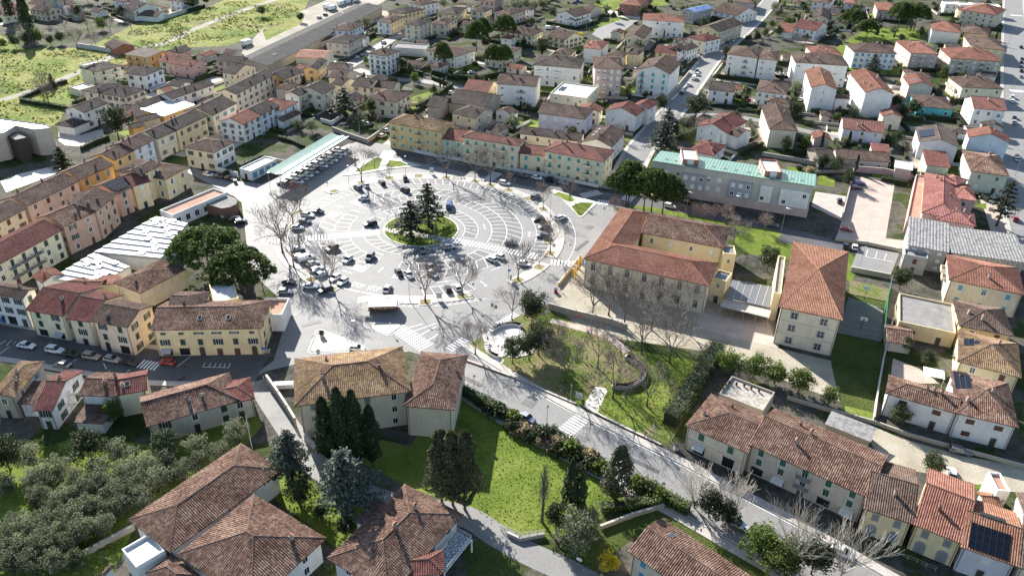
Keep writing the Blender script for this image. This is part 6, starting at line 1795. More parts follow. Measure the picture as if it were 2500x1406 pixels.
# other evergreens
for k, p, h, lb, w in (('cedar', (-74.5, 331.1), 13, 'big dark cedar in garden of cream house', 1.5), ('holm', (13.4, 437.4), 11, 'large dark evergreen behind chamfered-roof block', 1.0),
        ('cedar', (58.1, 297.8), 14, 'huge dark cedar at foot of the avenue', 1.35), ('cedar', (63.3, 317.9), 12, 'dark cedar just behind the huge cedar', 1.3), ('holm', (79.7, 340.1), 10, 'big rounded evergreen at avenue corner', 1.3),
        ('holm', (64.7, 346.2), 9, 'dark evergreen beside twin red gable house', .9), ('bare', (70.1, 316.0), 10, 'bare tree mixed among cedars by avenue', 1), ('cedar', (186.8, 416.8), 12, 'dark spreading conifer before blue-shuttered block', 1.2),
        ('conifer', (161.3, 238.1), 17, 'tall thin conifer beside pale green house', 1), ('holm', (111.0, 194.7), 7, 'dark round tree beside grey industrial building', 1.05), ('cedar', (-101.4, 370.2), 6, 'dark low conifer beside orange-sided house', 1.3),
        ('holm', (-58.6, 402.3), 7, 'bushy evergreen behind white villa', 1), ('laurel', (-64.0, 334.2), 7, 'light green tree beside big cream house', .8), ('pollard', (-59.1, 318.7), 7, 'bare rounded tree at gate of big cream house', 1),
        ('olive', (-83.9, 309.3), 6, 'silvery olive tree in walled garden by green canopy', 1.1), ('olive', (-90.9, 312.2), 5, 'small grey olive tree beside white terraced house', 1), ('laurel', (-50.4, 381.5), 6, 'light green tree in hedge-lined garden', .9),
        ('cypress', (-37.1, 373.9), 7, 'left of two small cypresses in hedge-lined garden', .7), ('cypress', (-35.6, 375.3), 7, 'right of two small cypresses in hedge-lined garden', .7), ('yellow', (36.4, 478.6), 5, 'round yellow-leaved tree beside car park', 1),
        ('cypress', (122.3, 301.0), 9, 'cypress standing in dark courtyard by mossy shed', .9), ('laurel', (220.7, 409.4), 9, 'yellowish conical tree beside yellow street house', .7), ('holm', (180.5, 350.9), 8, 'dark evergreen left of turquoise house', 1.1),
        ('holm', (157.3, 373.1), 6, 'dark tree between two gable-fronted blocks', 1), ('laurel', (141.9, 339.5), 5, 'green tree beside lilac-white house', 1), ('bare', (172.9, 529.1), 9, 'large bare tree beside white villa with chimney', 1.1),
        ('bare', (170.0, 476.0), 6, 'bare fruit tree before white villa with chimney', 1), ('bare', (168.0, 485.6), 6, 'bare fruit tree beside layered roofs', 1), ('holm', (-163.9, 516.9), 7, 'round tree at edge of dirt yard', 1), ('holm', (-136.2, 505.1), 6, 'clump of trees on dirt yard beside warehouse', 1.1),
        ('cypress', (-276.0, 450.8), 26, 'very tall dark ivy-clad tree at top left', 1.3), ('cypress', (-305.8, 485.4), 24, 'second tall dark tree leaning at top left corner', 1.2),
        ('cypress', (83.2, 305.1), 6, 'small dark cypress beside solar villa', .9), ('cypress', (110.3, 337.1), 6, 'small dark cypress near brick garages', .9), ('spruce', (-216.7, 360.1), 7, 'small dark conifer at hedge corner by meadow', .8)):
    tree(k, p, h, lb, None, w)
G6 = 'bare trees along the meadow'
for i, p in enumerate(((-221.2, 359.7), (-207.9, 339.4), (-211.7, 345.0), (-238.8, 429.2), (-231.2, 434.4), (-238.0, 466.8), (-230.8, 477.9), (-252.8, 470.2), (-265.3, 468.8), (-188.6, 443.3), (-282.1, 482.7), (-273.1, 439.0))):
    tree('bare', p, 8 + i % 4, 'bare tree, %s of those scattered round the meadow edge' % ORD[i], G6)
G7 = 'trees of the belt behind the meadow'
for i, p in enumerate(((-276.6, 425.3), (-271.3, 427.6), (-266.3, 430.7), (-264.2, 437.2), (-256.0, 434.5), (-252.4, 438.4), (-244.8, 471.1), (-288.1, 544.5), (-279.3, 540.3), (-278.9, 548.4), (-273.5, 500.4), (-244.6, 498.1), (-214.2, 540.7), (-209.0, 545.2), (-213.7, 531.7))):
    tree('holm' if i % 3 else 'laurel', p, 6 + i % 4, 'evergreen tree, %s along the belt behind the meadow' % ORD[i], G7)
# villa and lower gardens
for p, h, lb in (((-36.4, 118.8), 17, 'leftmost cypress of group before villa'), ((-32.9, 117.3), 20.5, 'tallest cypress of group before villa'), ((-30.3, 117.9), 19.5, 'third cypress from left before villa'), ((-27.2, 118.0), 16, 'rightmost cypress of group before villa'), ((-34.8, 119.9), 15, 'cypress tucked behind group before villa')):
    tree('cypress', p, h, lb, 'cypresses before the villa', 1.15)
for p, h, lb in (((-12.5, 108.9), 18, 'left shaggy cypress beside brown-roofed villa'), ((-10.3, 108.2), 18.5, 'middle shaggy cypress beside brown-roofed villa'), ((-7.9, 107.1), 19.5, 'right shaggy cypress beside brown-roofed villa')):
    tree('shaggy', p, h, lb, 'shaggy cypresses on the lower lawn', .95)
tree('shaggy', (21.3, 110.3), 14, 'broad dark cypress beside the road', None, 1.2)
tree('cypress', (11.9, 106.4), 14, 'taller of two slim cypresses on lower lawn', None, 1.1)
tree('cypress', (13.9, 106.4), 11, 'shorter of two slim cypresses on lower lawn', None, 1.1)
tree('poplar', (6.8, 104.6), 14, 'bare columnar poplar on lower lawn')
tree('blue', (-41.8, 111.5), 15, 'blue-green cedar beside the lane')
tree('blue', (-29.6, 104.4), 17, 'larger blue-green cedar above brown-roofed villa', None, 1.1)
for p, r, k, lb in (((5.4, 171.5), 10, 'holm', 'big dark evergreen at park corner by school gate'), ((0.6, 154.4), 7.5, 'holm', 'leftmost small evergreen on park terrace'), ((4.6, 155.7), 8, 'holm', 'second evergreen beside park terrace'), ((7.0, 158.1), 9.5, 'holm', 'third and tallest evergreen beside park terrace')):
    tree(k, p, r, lb, 'evergreens round the park terrace', .95)
for i, (p, r) in enumerate((((52.8, 152.4), 7), ((58.2, 151.0), 7.2), ((62.6, 148.7), 6.5), ((67.4, 145.8), 7.5), ((73.2, 142.0), 5))):
    tree('laurel', p, r, 'rounded light green tree, %s from left beside school yard' % ORD[i], 'rounded trees beside the school yard', 1.0)
for k, p, h, lb, w in (('holm', (99.7, 163.6), 4.5, 'round green shrub-tree behind small garage', 1), ('holm', (102.1, 157.3), 5, 'grey-green tree in courtyard garden', 1), ('holm', (86.2, 135.0), 5.5, 'dark tree in front of long white house', 1.1), ('holm', (86.9, 119.8), 5.5, 'round dark tree behind yellow roadside house', 1.1),
        ('olive', (12.6, 98.3), 9, 'large grey-green tree at bottom beside lane', 1.0), ('holm', (9.4, 102.9), 6, 'dark bush-tree above grey-green tree', 1), ('holm', (38.7, 106.7), 7, 'evergreen tangled with bare branches by road', 1.1), ('holm', (41.3, 104.5), 6, 'second evergreen by road under bare branches', 1.1),
        ('laurel', (45.7, 97.3), 8, 'light evergreen at bottom beside white car', 1.1), ('laurel', (48.9, 94.4), 8, 'light evergreen under pale bare tree', 1.1), ('holm', (54.3, 94.2), 8, 'dark evergreen at bottom beneath bare branches', 1.1), ('yellow', (18.3, 93.7), 4.5, 'bright yellow blossom tree at bottom edge', 1.05),
        ('fan', (36.4, 109.0), 9, 'fan-shaped pale bare tree over road', 1), ('fan', (43.4, 106.9), 8, 'smaller fan-shaped bare tree over shaded road', 1), ('fan', (51.3, 95.4), 12, 'large fan-shaped pale bare tree at bottom right', 1), ('fan', (59.4, 93.6), 11, 'second large pale bare tree at bottom right', 1),
        ('laurel', (-84.9, 129.3), 6, 'yellow-green tree beside old farmhouse end', .9), ('olive', (14.9, 102.1), 6, 'olive-like bush above lane bend', 1), ('holm', (94.8, 111.0), 4, 'dark bush beside red-roofed garden shed', 1), ('holm', (110.0, 157.7), 4, 'dark palm-like bush by roof terrace', 1)):
    tree(k, p, h, lb, None, w)
G8 = 'olive trees of the grove'
OL = sorted((((-96.3, 108.1), 5), ((-90.7, 109.4), 5.5), ((-87.7, 112.3), 6), ((-77.7, 117.4), 6), ((-94.5, 115.0), 6), ((-82.7, 109.2), 5.5), ((-77.9, 109.3), 5.5), ((-74.0, 111.7), 6), ((-70.9, 113.2), 6), ((-67.4, 109.7), 6),
        ((-70.9, 107.4), 6), ((-73.8, 106.2), 5.5), ((-79.6, 107.1), 6), ((-82.8, 104.6), 5.5), ((-87.2, 105.0), 5.5), ((-76.8, 102.7), 5.5), ((-71.8, 103.9), 5), ((-68.6, 105.6), 5.5), ((-79.7, 100.6), 5.5), ((-83.2, 99.2), 5.5),
        ((-72.7, 98.9), 5), ((-75.8, 97.3), 6), ((-85.0, 97.2), 6), ((-88.0, 95.5), 5.5), ((-79.9, 95.7), 5.5), ((-76.8, 94.7), 5), ((-87.3, 92.3), 5.5), ((-84.1, 92.8), 6), ((-80.5, 92.9), 5.5), ((-77.5, 91.0), 5),
        ((-81.3, 90.2), 5.5), ((-84.7, 89.9), 5.5), ((-63.6, 119.5), 5.5), ((-57.0, 123.8), 6), ((-61.4, 115.6), 5), ((-63.8, 113.2), 5), ((-58.0, 118.2), 5), ((-68.0, 115.4), 5.5), ((-87.4, 109.0), 5), ((-79.8, 112.6), 5.5), ((-73.2, 102.6), 5), ((-83.2, 102.2), 5), ((-83.0, 95.9), 5), ((-85.8, 93.5), 5), ((-78.7, 97.9), 5), ((-71.3, 110.7), 5.5), ((-81.2, 105.4), 5), ((-88.2, 98.6), 5)), key=lambda e: -e[0][1])
for r in range(0, len(OL), 6):
    for i, (p, h) in enumerate(sorted(OL[r:r + 6])):
        tree('olive', p, h, 'grey-green olive tree, %s from left in %s row from top of grove' % (ORD[i], ORD[r // 6]), G8, 1.02)
for p, h, lb, k in (((-98.9, 114.3), 8, 'dark evergreen at left edge above olive grove', 'holm'), ((-84.1, 117.5), 8, 'dark glossy broad-leaved tree at top of olive grove', 'holm'), ((-69.4, 118.9), 7, 'dark shaded tree beside farmhouse wall', 'holm'), ((-73.3, 90.7), 5, 'dark green bush below grove wall', 'holm'),
        ((-100.5, 130.0), 7, 'grey bare thicket tree behind maroon roofs', 'pollard'), ((-97.1, 131.5), 7, 'bare tangled tree behind low annex', 'pollard'), ((-39.2, 106.9), 7, 'dark magnolia-like tree between lane and big roof', 'holm'), ((-34.6, 103.4), 4, 'low dark bush below the lane', 'holm'), ((-29.2, 99.6), 5, 'dark bush under larger blue-green cedar', 'holm')):
    tree(k, p, h, lb)
# hedges
for pts, w, h, lb, m in (([(51.6, 161.2), (47.9, 154.5), (44.8, 149.0), (41.3, 143.0), (37.8, 136.9), (35.3, 132.9)], 4.2, 3.4, 'tall dark hedge between park and roadside house', None),
        ([(-221.1, 340.7), (-218.5, 358.2), (-214.5, 368.6)], 1.4, 1.8, 'clipped hedge along upper side of meadow garden', None), ([(-220.0, 338.6), (-195.1, 329.8)], 1.4, 1.8, 'clipped hedge along lower side of meadow garden', None),
        ([(-49.0, 400.0), (-41.9, 410.4), (-38.2, 418.9)], 1.6, 2.2, 'hedge beside pink annex garden', None), ([(-43.4, 397.7), (-32.1, 390.4), (-19.1, 391.6), (-7.2, 402.0)], 1.5, 2.2, 'long hedge along curving lane below pine garden', None),
        ([(-44.5, 343.5), (-39.2, 356.1), (-31.7, 378.0)], 1.5, 2.2, 'hedge sloping beside street near big cream house', None), ([(-42.5, 389.5), (-32.2, 378.0)], 1.4, 2, 'hedge in front of small cypresses', None),
        ([(46.7, 518.8), (58.0, 547.9), (59.6, 557.9)], 1.5, 2, 'hedge above the green bank', None), ([(114.5, 391.0), (107.5, 368.4), (104.0, 355.6)], 1.2, 2, 'hedge right of bright lawn strip', None),
        ([(-95.4, 301.3), (-88.4, 297.0), (-82.9, 291.7)], 1.2, 1.6, 'dark hedge below walled olive garden', None), ([(9.0, 129.6), (13.7, 124.3), (19.4, 119.2), (20.0, 118.3)], 2.4, 1.9, 'overgrown hedge between lower lawn and road', None),
        ([(25.0, 115.3), (29.2, 112.6), (31.7, 109.9), (35.0, 107.6)], 2.2, 2.2, 'green hedge beside road below broad cypress', L_LAUREL), ([(18.1, 107.8), (23.6, 108.3), (29.6, 109.8)], 2, 1.8, 'hedge along lower lawn above lane wall', L_LAUREL), ([(194.2, 509.7), (216.8, 532.3)], 1.2, 1.8, 'hedge at left end of right-hand lawn', None),
        ([(-10.7, 142.0), (-5.4, 137.4), (-0.7, 134.0)], 2.0, 2.4, 'bushy hedge behind railing above lower lawn', None), ([(-166.4, 283.5), (-164.5, 291.5), (-161.7, 296.3)], 1.4, 1.8, 'dark hedge behind street row near museum', None),
        ([(167.5, 261.0), (168.0, 257.5)], 1.2, 1.6, 'small hedge below pale green house', None), ([(100.8, 352.4), (113.9, 349.0)], .5, 1.2, 'low hedge line by white wall near veranda house', None)):
    hedge(pts, w, h, lb, m)
for i, (p, r, k) in enumerate((((-4.0, 135.6), 2.2, 'holm'), ((0.0, 134.0), 2.0, 'holm'), ((1.7, 128.4), 1.8, 'dry'), ((6.7, 125.9), 2, 'dry'), ((8.8, 124.1), 1.6, 'dry'), ((12.4, 126.1), 1.6, 'holm'), ((15.8, 122.1), 1.8, 'dry'), ((14.7, 119.3), 1.5, 'dry'), ((18.4, 120.1), 1.6, 'holm'))):
    shrub(k, p, r, '%s %s from top along lower lawn edge by the road' % ('dry pale bush' if k == 'dry' else 'dark bush', ORD[i]), 'bushes along the lower lawn')
for i, p in enumerate(((-4.8, 553.4), (0.8, 557.4), (5.1, 561.3), (10.1, 558.6), (13.9, 565.9), (17.4, 562.9), (-1.4, 570.9))):
    tree('olive', p, 7, 'grey-green olive, %s of the group at top above yellow houses' % ORD[i], 'olive trees at the top edge')
for i, (p, r, k) in enumerate((((-5.4, 137.4), 2.4, 'holm'), ((-2.3, 135.0), 2.6, 'holm'), ((1.2, 132.6), 2.4, 'laurel'), ((0.8, 130.3), 2.4, 'holm'), ((3.3, 129.4), 2.4, 'dry'), ((4.9, 127.5), 2.2, 'holm'), ((7.4, 127.9), 2.6, 'holm'), ((10.0, 125.4), 2.4, 'dry'), ((10.5, 122.9), 2.4, 'holm'), ((13.2, 123.3), 2.6, 'laurel'), ((14.0, 121.1), 2.2, 'holm'), ((17.0, 120.9), 2.6, 'dry'), ((17.3, 118.8), 2.2, 'holm'), ((18.9, 118.0), 2.4, 'laurel'), ((25.8, 113.6), 2.4, 'laurel'), ((27.8, 112.5), 2.2, 'holm'), ((30.0, 110.9), 2.2, 'laurel'))):
    shrub(k, p, r, '%s bush, %s down the thicket between lower lawn and road' % ({'dry': 'pale dry', 'holm': 'dark', 'laurel': 'green'}[k], ORD[i]), 'thicket beside the lower lawn', 1.15)

# ---------------------------------------------------------------- special buildings and structures
# beige museum with dark timber recess
t = prism_building('museum_building', 'plain beige modern building with white roof and dark timber recess at left edge', [(-190.5, 270.2), (-187.3, 273.3), (-187.2, 280.9), (-178.6, 277.5), (-173.3, 279.6), (-177.0, 283.1), (-197.4, 288.3), (-201.7, 289.5)], 10, (0.52, 0.46, 0.38), 'white_sheet', 'building')
inv = Vector(t.location)
q = [(p[0] - inv.x, p[1] - inv.y) for p in [(-189.1, 276.1), (-182.3, 271.1), (-179.9, 273.8), (-186.2, 278.9)]]
MB().prism(q, 0, 8.5, M_GLASS, side=plain('timber_cladding', (0.05, 0.038, 0.032), 0.8, 0, .3, 4)).obj('timber_bay', t)
for p in ((-190.2, 297.6), (-185.3, 290.3), (-185.1, 290.0)):
    o = link('window', win_mesh('frame', 0.6, 1.6, 'white'), t, (p[0] - inv.x - 1.2, p[1] - inv.y - 1.2, 4.5), 0.3)
# white factory with stepped roof strips
FL = ([(-111.2, 219.7), (-119.2, 195.6)], [(-119.2, 195.6), (-123.8, 180.3)])
FR = ([(-99.9, 215.7), (-99.1, 192.9)], [(-105.9, 188.3), (-109.8, 177.9)])
c0 = Vector((*FL[0][1], 0))
fac = tag(empty('factory', tuple(c0)), 'white factory roof of many stepped parallel strips with small skylights', 'factory')
mb = MB()
for i in range(2):
    q = [FL[i][0], FL[i][1], FR[i][1], FR[i][0]]
    mb.prism([(p[0] - c0.x, p[1] - c0.y) for p in q], 0, 4.2 + i * 0.01, wall_mat((0.66, 0.64, 0.58)))
mb.obj('wall', fac)
rng = random.Random(9)
for i, n in ((0, 8), (1, 6)):
    for k in range(n):
        f = lambda a, b, s: Vector(a).lerp(Vector(b), s)
        a0, a1 = f(*FL[i], k / n), f(*FL[i], (k + 1) / n)
        b0, b1 = f(*FR[i], k / n), f(*FR[i], (k + 1) / n)
        mb = MB()
        z0, z1 = 4.6, 4.98
        tp = [(a1.x - c0.x, a1.y - c0.y, z1), (b1.x - c0.x, b1.y - c0.y, z1), (b0.x - c0.x, b0.y - c0.y, z0), (a0.x - c0.x, a0.y - c0.y, z0)]
        mb.face(tp, plain('chalky_sheet', (.62, .62, .61), .8, 0, .15, .5))
        for j in range(4):
            u, v = Vector(tp[j]), Vector(tp[(j + 1) % 4])
            mb.face([(u.x, u.y, 4.2), (v.x, v.y, 4.2), tuple(v), tuple(u)], M_CONC)
        ro = mb.obj('roof_strip', fac)
        for m in range(rng.randrange(1, 3)):
            s, t_ = rng.uniform(.2, .85), rng.uniform(.3, .7)
            p = f(f(a0, a1, t_), f(b0, b1, t_), s)
            sk = link('skylight', skylight_mesh(), ro, (p.x - c0.x, p.y - c0.y, z0 + (z1 - z0) * t_ + 0.12), math.atan2((b0 - a0).y, (b0 - a0).x))
            sk.scale = (1.7, 1.1, 2.5)
# café pavilion and shop beside it
t = prism_building('cafe_pavilion', 'round-ended brown cafe pavilion with grey flat roof by the square', [(-102.8, 233.2), (-99.0, 241.4), (-92.9, 238.0), (-91.0, 235.6), (-90.3, 232.0), (-91.7, 229.5), (-94.0, 228.4)], 3.4, (0.22, 0.13, 0.09), 'flat_roof_grey', 'cafe', .3)
# green parking canopy
ca, cb_, cc = Vector((-86.5, 254.8)), Vector((-80.5, 251.5)), Vector((-72.3, 294.1))
ax = (cc - ca); LEN = ax.length; ax.normalize(); cx = Vector((ax.y, -ax.x)); WID = abs((cb_ - ca).dot(cx)); WID = max(WID, 8.0)
can = tag(empty('parking_canopy', (ca.x, ca.y, 0), math.atan2(ax.y, ax.x)), 'long green and white curved canopy over parked cars', 'canopy')
prof = [(0, 5.9), (.2, 5.55), (.4, 5.25), (.5, 5.2), (.56, 5.45), (.62, 5.62), (.7, 5.68), (.76, 5.55), (.8, 5.3), (.9, 5.45), (1, 5.7)]
mb = MB()
for (t0, z0), (t1, z1) in zip(prof[:-1], prof[1:]):
    m = MATS['green_sheet'] if t0 < .5 else (plain('mint_sheet', (0.42, 0.58, 0.52), 0.35) if t0 < .78 else MATS['white_sheet'])
    mb.face([(0, -t0 * WID, z0), (0, -t1 * WID, z1), (LEN, -t1 * WID, z1), (LEN, -t0 * WID, z0)], m)
    mb.face([(0, -t0 * WID, z0 - .18), (LEN, -t0 * WID, z0 - .18), (LEN, -t1 * WID, z1 - .18), (0, -t1 * WID, z1 - .18)], M_FRAME)
for x in (0, LEN):
    for (t0, z0), (t1, z1) in zip(prof[:-1], prof[1:]):
        mb.face([(x, -t0 * WID, z0), (x, -t0 * WID, z0 - .18), (x, -t1 * WID, z1 - .18), (x, -t1 * WID, z1)], M_FRAME)
mb.face([(0, 0, 5.9), (LEN, 0, 5.9), (LEN, 0, 5.72), (0, 0, 5.72)], M_FRAME); mb.face([(0, -WID, 5.52), (LEN, -WID, 5.52), (LEN, -WID, 5.7), (0, -WID, 5.7)], M_FRAME)
mb.obj('canopy_roof', can)
post = MB().tube((0, 0, 0), (0, 0, 5.05), .14, .12, M_FRAME, 8).tube((0, 0, 4), (0, -WID * .35, 5.15), .07, .05, M_FRAME, 6).tube((0, 0, 4), (0, WID * .35, 5.2), .07, .05, M_FRAME, 6).mesh('post')
k = 1.5
while k < LEN:
    link('post', post, can, (k, -WID * .5, 0)); k += 7
# market stall truck
a, b = Vector((-38.1, 175.9)), Vector((-30.4, 176.7))
ang = math.atan2((b - a).y, (b - a).x)
st = tag(empty('market_stall', ((a.x + b.x) / 2, (a.y + b.y) / 2, 0), ang), 'white and pink market stall truck with open awnings and goods', 'market stall')
L = (b - a).length
PK = col_mat((0.62, 0.40, 0.38)); RD = col_mat((0.30, 0.03, 0.03))
MB().box(-L / 2, 0, .55, L / 2, 2.4, 3.1, PK).box(-L / 2 + .3, .3, .2, L / 2 - .3, 2.1, .55, M_DARK).obj('body', st)
MB().box(-L / 2 - .1, -.1, 3.1, L / 2 + .1, 2.5, 3.25, M_WHITE).box(-L * .25, .9, 3.25, -L * .1, 1.5, 3.42, M_WHITE).box(L * .1, .9, 3.25, L * .25, 1.5, 3.42, M_WHITE).obj('roof', st)
mb = MB(); mb.face([(-L / 2 + .2, -.1, 3.2), (-L / 2 + .2, -2.4, 2.75), (L / 2, -2.4, 2.75), (L / 2, -.1, 3.2)], M_WHITE); mb.face([(L / 2, -.1, 3.12), (L / 2, -2.4, 2.67), (-L / 2 + .2, -2.4, 2.67), (-L / 2 + .2, -.1, 3.12)], M_WHITE)
mb.face([(-L / 2 + .2, -2.4, 2.75), (-L / 2 + .2, -2.4, 2.55), (L / 2, -2.4, 2.55), (L / 2, -2.4, 2.75)], RD); mb.obj('awning', st)
mb = MB(); mb.face([(-L / 2 - .1, 2.4, 3.22), (-L / 2 - 2.6, 2.6, 2.9), (-L / 2 - 2.6, -.4, 2.9), (-L / 2 - .1, -.2, 3.22)], M_WHITE); mb.obj('awning', st)
MB().box(-L / 2, -1.1, .6, L / 2, -.02, 1.0, M_WOOD).obj('counter', st)
rng = random.Random(4)
for k in range(26):
    x = -L / 2 + .3 + (L - .6) * k / 26
    g = rng.choice(((.5, .12, .1), (.55, .42, .15), (.65, .62, .58), (.1, .1, .12), (.2, .3, .12), (.45, .25, .2)))
    MB().box(-.13, -.2, 0, .13, .2, rng.uniform(.2, .5), col_mat(g)).obj('goods', st, (x, -.55 + rng.uniform(-.25, .25), 1.001))
for x in (-L / 2 + 1, L / 2 - 1):
    MB().tube((x, .15, .38), (x, .4, .38), .38, .38, M_RUBBER, 14, True).obj('wheel', st)
# walls, railings and fences -----------------------------------------------------------
def wall_run(name, pts, h, th, mat, label, cap=None, cat='wall'):
    o0 = Vector((*pts[0], 0))
    root = tag(empty(name, tuple(o0)), label, cat)
    mb, cp = MB(), MB()
    for a, b in zip(pts[:-1], pts[1:]):
        a, b = Vector(a) - o0.to_2d(), Vector(b) - o0.to_2d()
        t = (b - a).normalized(); n = Vector((-t.y, t.x)) * th / 2
        a2, b2 = a - t * th * .3, b + t * th * .3
        mb.prism([tuple(a2 - n), tuple(b2 - n), tuple(b2 + n), tuple(a2 + n)], 0, h, mat)
        n = n * 1.35
        cp.prism([tuple(a2 - n), tuple(b2 - n), tuple(b2 + n), tuple(a2 + n)], h + .003, h + .08, cap or M_STONE)
    mb.obj('wall', root); cp.obj('coping', root)
    return root
WM = wall_mat((0.74, 0.73, 0.70)); SM = wall_mat((0.38, 0.34, 0.28)); RB = plain('red_kerb_brick', (0.26, 0.10, 0.07), .9)
for nm, pts, h, th, m, lb in (
    ('garden_wall', [(10.1, 179.0), (17.2, 175.7), (26.4, 172.1), (30.0, 169.6)], 2.0, .4, SM, 'old stone wall between park and school garden'),
    ('garden_wall', [(-56.1, 144.3), (-51.8, 138.4), (-48.4, 133.5), (-45.9, 129.7)], 2.2, .4, SM, 'tall stone wall beside lane left of villa'),
    ('garden_wall', [(-49.3, 295.5), (-38.7, 290.4), (-28.9, 285.8), (-18.9, 282.5), (0.4, 274.0), (11.7, 269.8), (30.0, 261.2)], 1.3, .3, WM, 'low white wall in front of north apartments'),
    ('garden_wall', [(-78.5, 90.1), (-73.2, 95.0), (-68.2, 100.1)], 1.2, .4, SM, 'long low stone wall below olive grove'),
    ('garden_wall', [(-83.3, 322.8), (-78.0, 319.3), (-75.2, 329.6)], 1.6, .25, WM, 'white wall round dark courtyard beside cedar'),
    ('garden_wall', [(-76.1, 312.3), (-68.3, 305.5), (-59.5, 298.9), (-53.5, 317.9)], 1.8, .3, SM, 'brown wall and gate piers beside canopy street'),
    ('garden_wall', [(-108.8, 266.6), (-99.7, 261.9)], 2.0, .3, WM, 'white garden wall joining corner house and garage'),
    ('garden_wall', [(-240.9, 432.0), (-229.1, 427.7), (-217.1, 422.3)], 2.4, .4, wall_mat((.5, .5, .5)), 'grey wall beside ruined brick shed'),
    ('garden_wall', [(-220.5, 502.5), (-215.7, 521.2), (-210.9, 536.2)], 2.4, .4, wall_mat((.5, .5, .48)), 'long grey yard wall at meadow corner'),
    ('garden_wall', [(84.1, 388.3), (73.1, 365.5)], .8, .3, WM, 'low wall beside avenue parked cars'),
    ('garden_wall', [(69.6, 362.1), (90.1, 413.0)], 1.4, .3, SM, 'dark garden wall along avenue left side'),
    ('garden_wall', [(129.3, 282.7), (123.1, 268.4), (110.0, 239.6)], 1.8, .3, wall_mat((.42, .25, .19)), 'red-brown wall beside brick-paved yard'),
    ('garden_wall', [(129.3, 282.5), (139.9, 280.8), (148.6, 275.9)], 2.4, .3, wall_mat((.5, .36, .33)), 'pink wall at far end of brick-paved yard'),
    ('garden_wall', [(102.8, 224.4), (111.9, 222.1), (119.5, 218.6)], 1.0, .4, wall_mat((.5, .43, .33)), 'tan wall between brick yard and car park'),
    ('garden_wall', [(100.5, 204.4), (110.4, 200.6)], 1.6, .4, SM, 'brown wall below school car park'),
    ('garden_wall', [(98.0, 296.7), (109.2, 291.9), (117.9, 287.1), (128.9, 282.6)], 1.6, .3, SM, 'old wall behind green-roofed block'),
    ('garden_wall', [(101.8, 176.9), (92.1, 158.6), (85.3, 144.8), (81.1, 135.8)], 1.6, .25, wall_mat((.45, .44, .42)), 'long grey wall right of school field'),
    ('garden_wall', [(64.1, 143.2), (71.6, 139.4), (81.0, 135.4), (87.2, 131.3), (96.6, 127.1), (107.5, 122.4)], .9, .25, SM, 'low wall along gravel yard behind roadside houses'),
    ('garden_wall', [(0.4, 101.1), (2.6, 99.9), (7.2, 101.0)], .8, .35, SM, 'low wall under white fence at lower lawn corner'),
    ('garden_wall', [(-42.7, 125.0), (-39.5, 121.6)], 2.0, .35, SM, 'short cream wall at villa foot by lane'),
    ('garden_wall', [(17.7, 103.1), (24.3, 106.4), (30.3, 108.8)], 1.0, .35, SM, 'stone retaining wall beside dark lane at bottom'),
    ('park_edging', [(-13.9, 156.5), (-6.1, 152.4), (1.5, 148.2), (4.5, 146.1), (15.0, 139.3)], .35, .4, RB, 'red edging along road side of park'),
    ('park_edging', [(19.5, 136.2), (24.2, 132.5), (29.3, 128.8), (32.5, 126.4)], .35, .4, RB, 'red edging along right part of park'),
    ('garden_wall', [(13.1, 191.4), (16.8, 200.0), (20.4, 208.5)], 1.1, .3, wall_mat((.62, .42, .14)), 'ochre wall at school entrance')):
    wall_run(nm, pts, h, th, m, lb)
arcw = smooth([(28.5, 157.1), (30.7, 155.5), (31.9, 152.2), (31.4, 148.9), (29.1, 146.4), (26.6, 145.5), (24.1, 145.6)], 5)
wall_run('curved_wall', arcw, 1.1, .9, M_CONC, 'semicircular stone wall in the park', M_STONE)
wall_run('curved_bench', smooth([(-5.0, 167.2), (-3.3, 169.5), (-0.9, 170.7), (1.3, 170.8), (2.5, 170.0)], 4), .8, .9, WM, 'white curved bench wall at upper side of park terrace', M_WHITE, 'bench')
wall_run('curved_bench', smooth([(-6.1, 162.3), (-5.6, 158.7), (-4.2, 157.0), (-2.9, 156.4)], 4), .7, .8, WM, 'white curved bench wall at left side of park terrace', M_WHITE, 'bench')
gp = tag(empty('gate_piers', (*(20.5, 211.1), 0)), 'ochre gate piers in a row beside school entrance', 'gate')
o0 = Vector(gp.location)
for p in ((20.2, 205.2), (19.1, 202.3), (18.2, 198.8), (17.6, 197.0)):
    MB().box(-.35, -.35, 0, .35, .35, 2.6, wall_mat((.66, .42, .12))).box(-.45, -.45, 2.6, .45, .45, 2.75, M_CONC).obj('pier', gp, (p[0] - o0.x, p[1] - o0.y, 0), -.4)
def railing(name, pts, h, label, mat=M_DARK, step=1.4, bars=4, cat='railing', pales=0.0):
    o0 = Vector((*pts[0], 0))
    root = tag(empty(name, tuple(o0)), label, cat)
    pm = MB().box(-.035, -.035, 0, .035, .035, h, mat).mesh('post')
    for a, b in zip(pts[:-1], pts[1:]):
        a, b = Vector((*a, 0)) - o0, Vector((*b, 0)) - o0
        n = max(1, int((b - a).length / step))
        for k in range(n + 1):
            link('post', pm, root, tuple(a.lerp(b, k / n)))
        mb = MB()
        for k in range(bars):
            z = h * (k + 1) / bars - .03
            mb.tube(a + Vector((0, 0, z)), b + Vector((0, 0, z)), .025, .025, mat, 4)
        mb.obj('rail', root)
        if pales:
            m = int((b - a).length / pales)
            px = MB().box(-.05, -.02, .05, .05, .02, h, mat).mesh('pale')
            for k in range(m):
                link('pale', px, root, tuple(a.lerp(b, (k + .5) / m)), math.atan2((b - a).y, (b - a).x))
    return root
railing('metal_railing', [(-13.7, 145.5), (-9.3, 143.2), (-4.9, 140.5), (-0.7, 137.5)], 1.1, 'dark metal railing between lower lawn and road', bars=2, pales=.35)
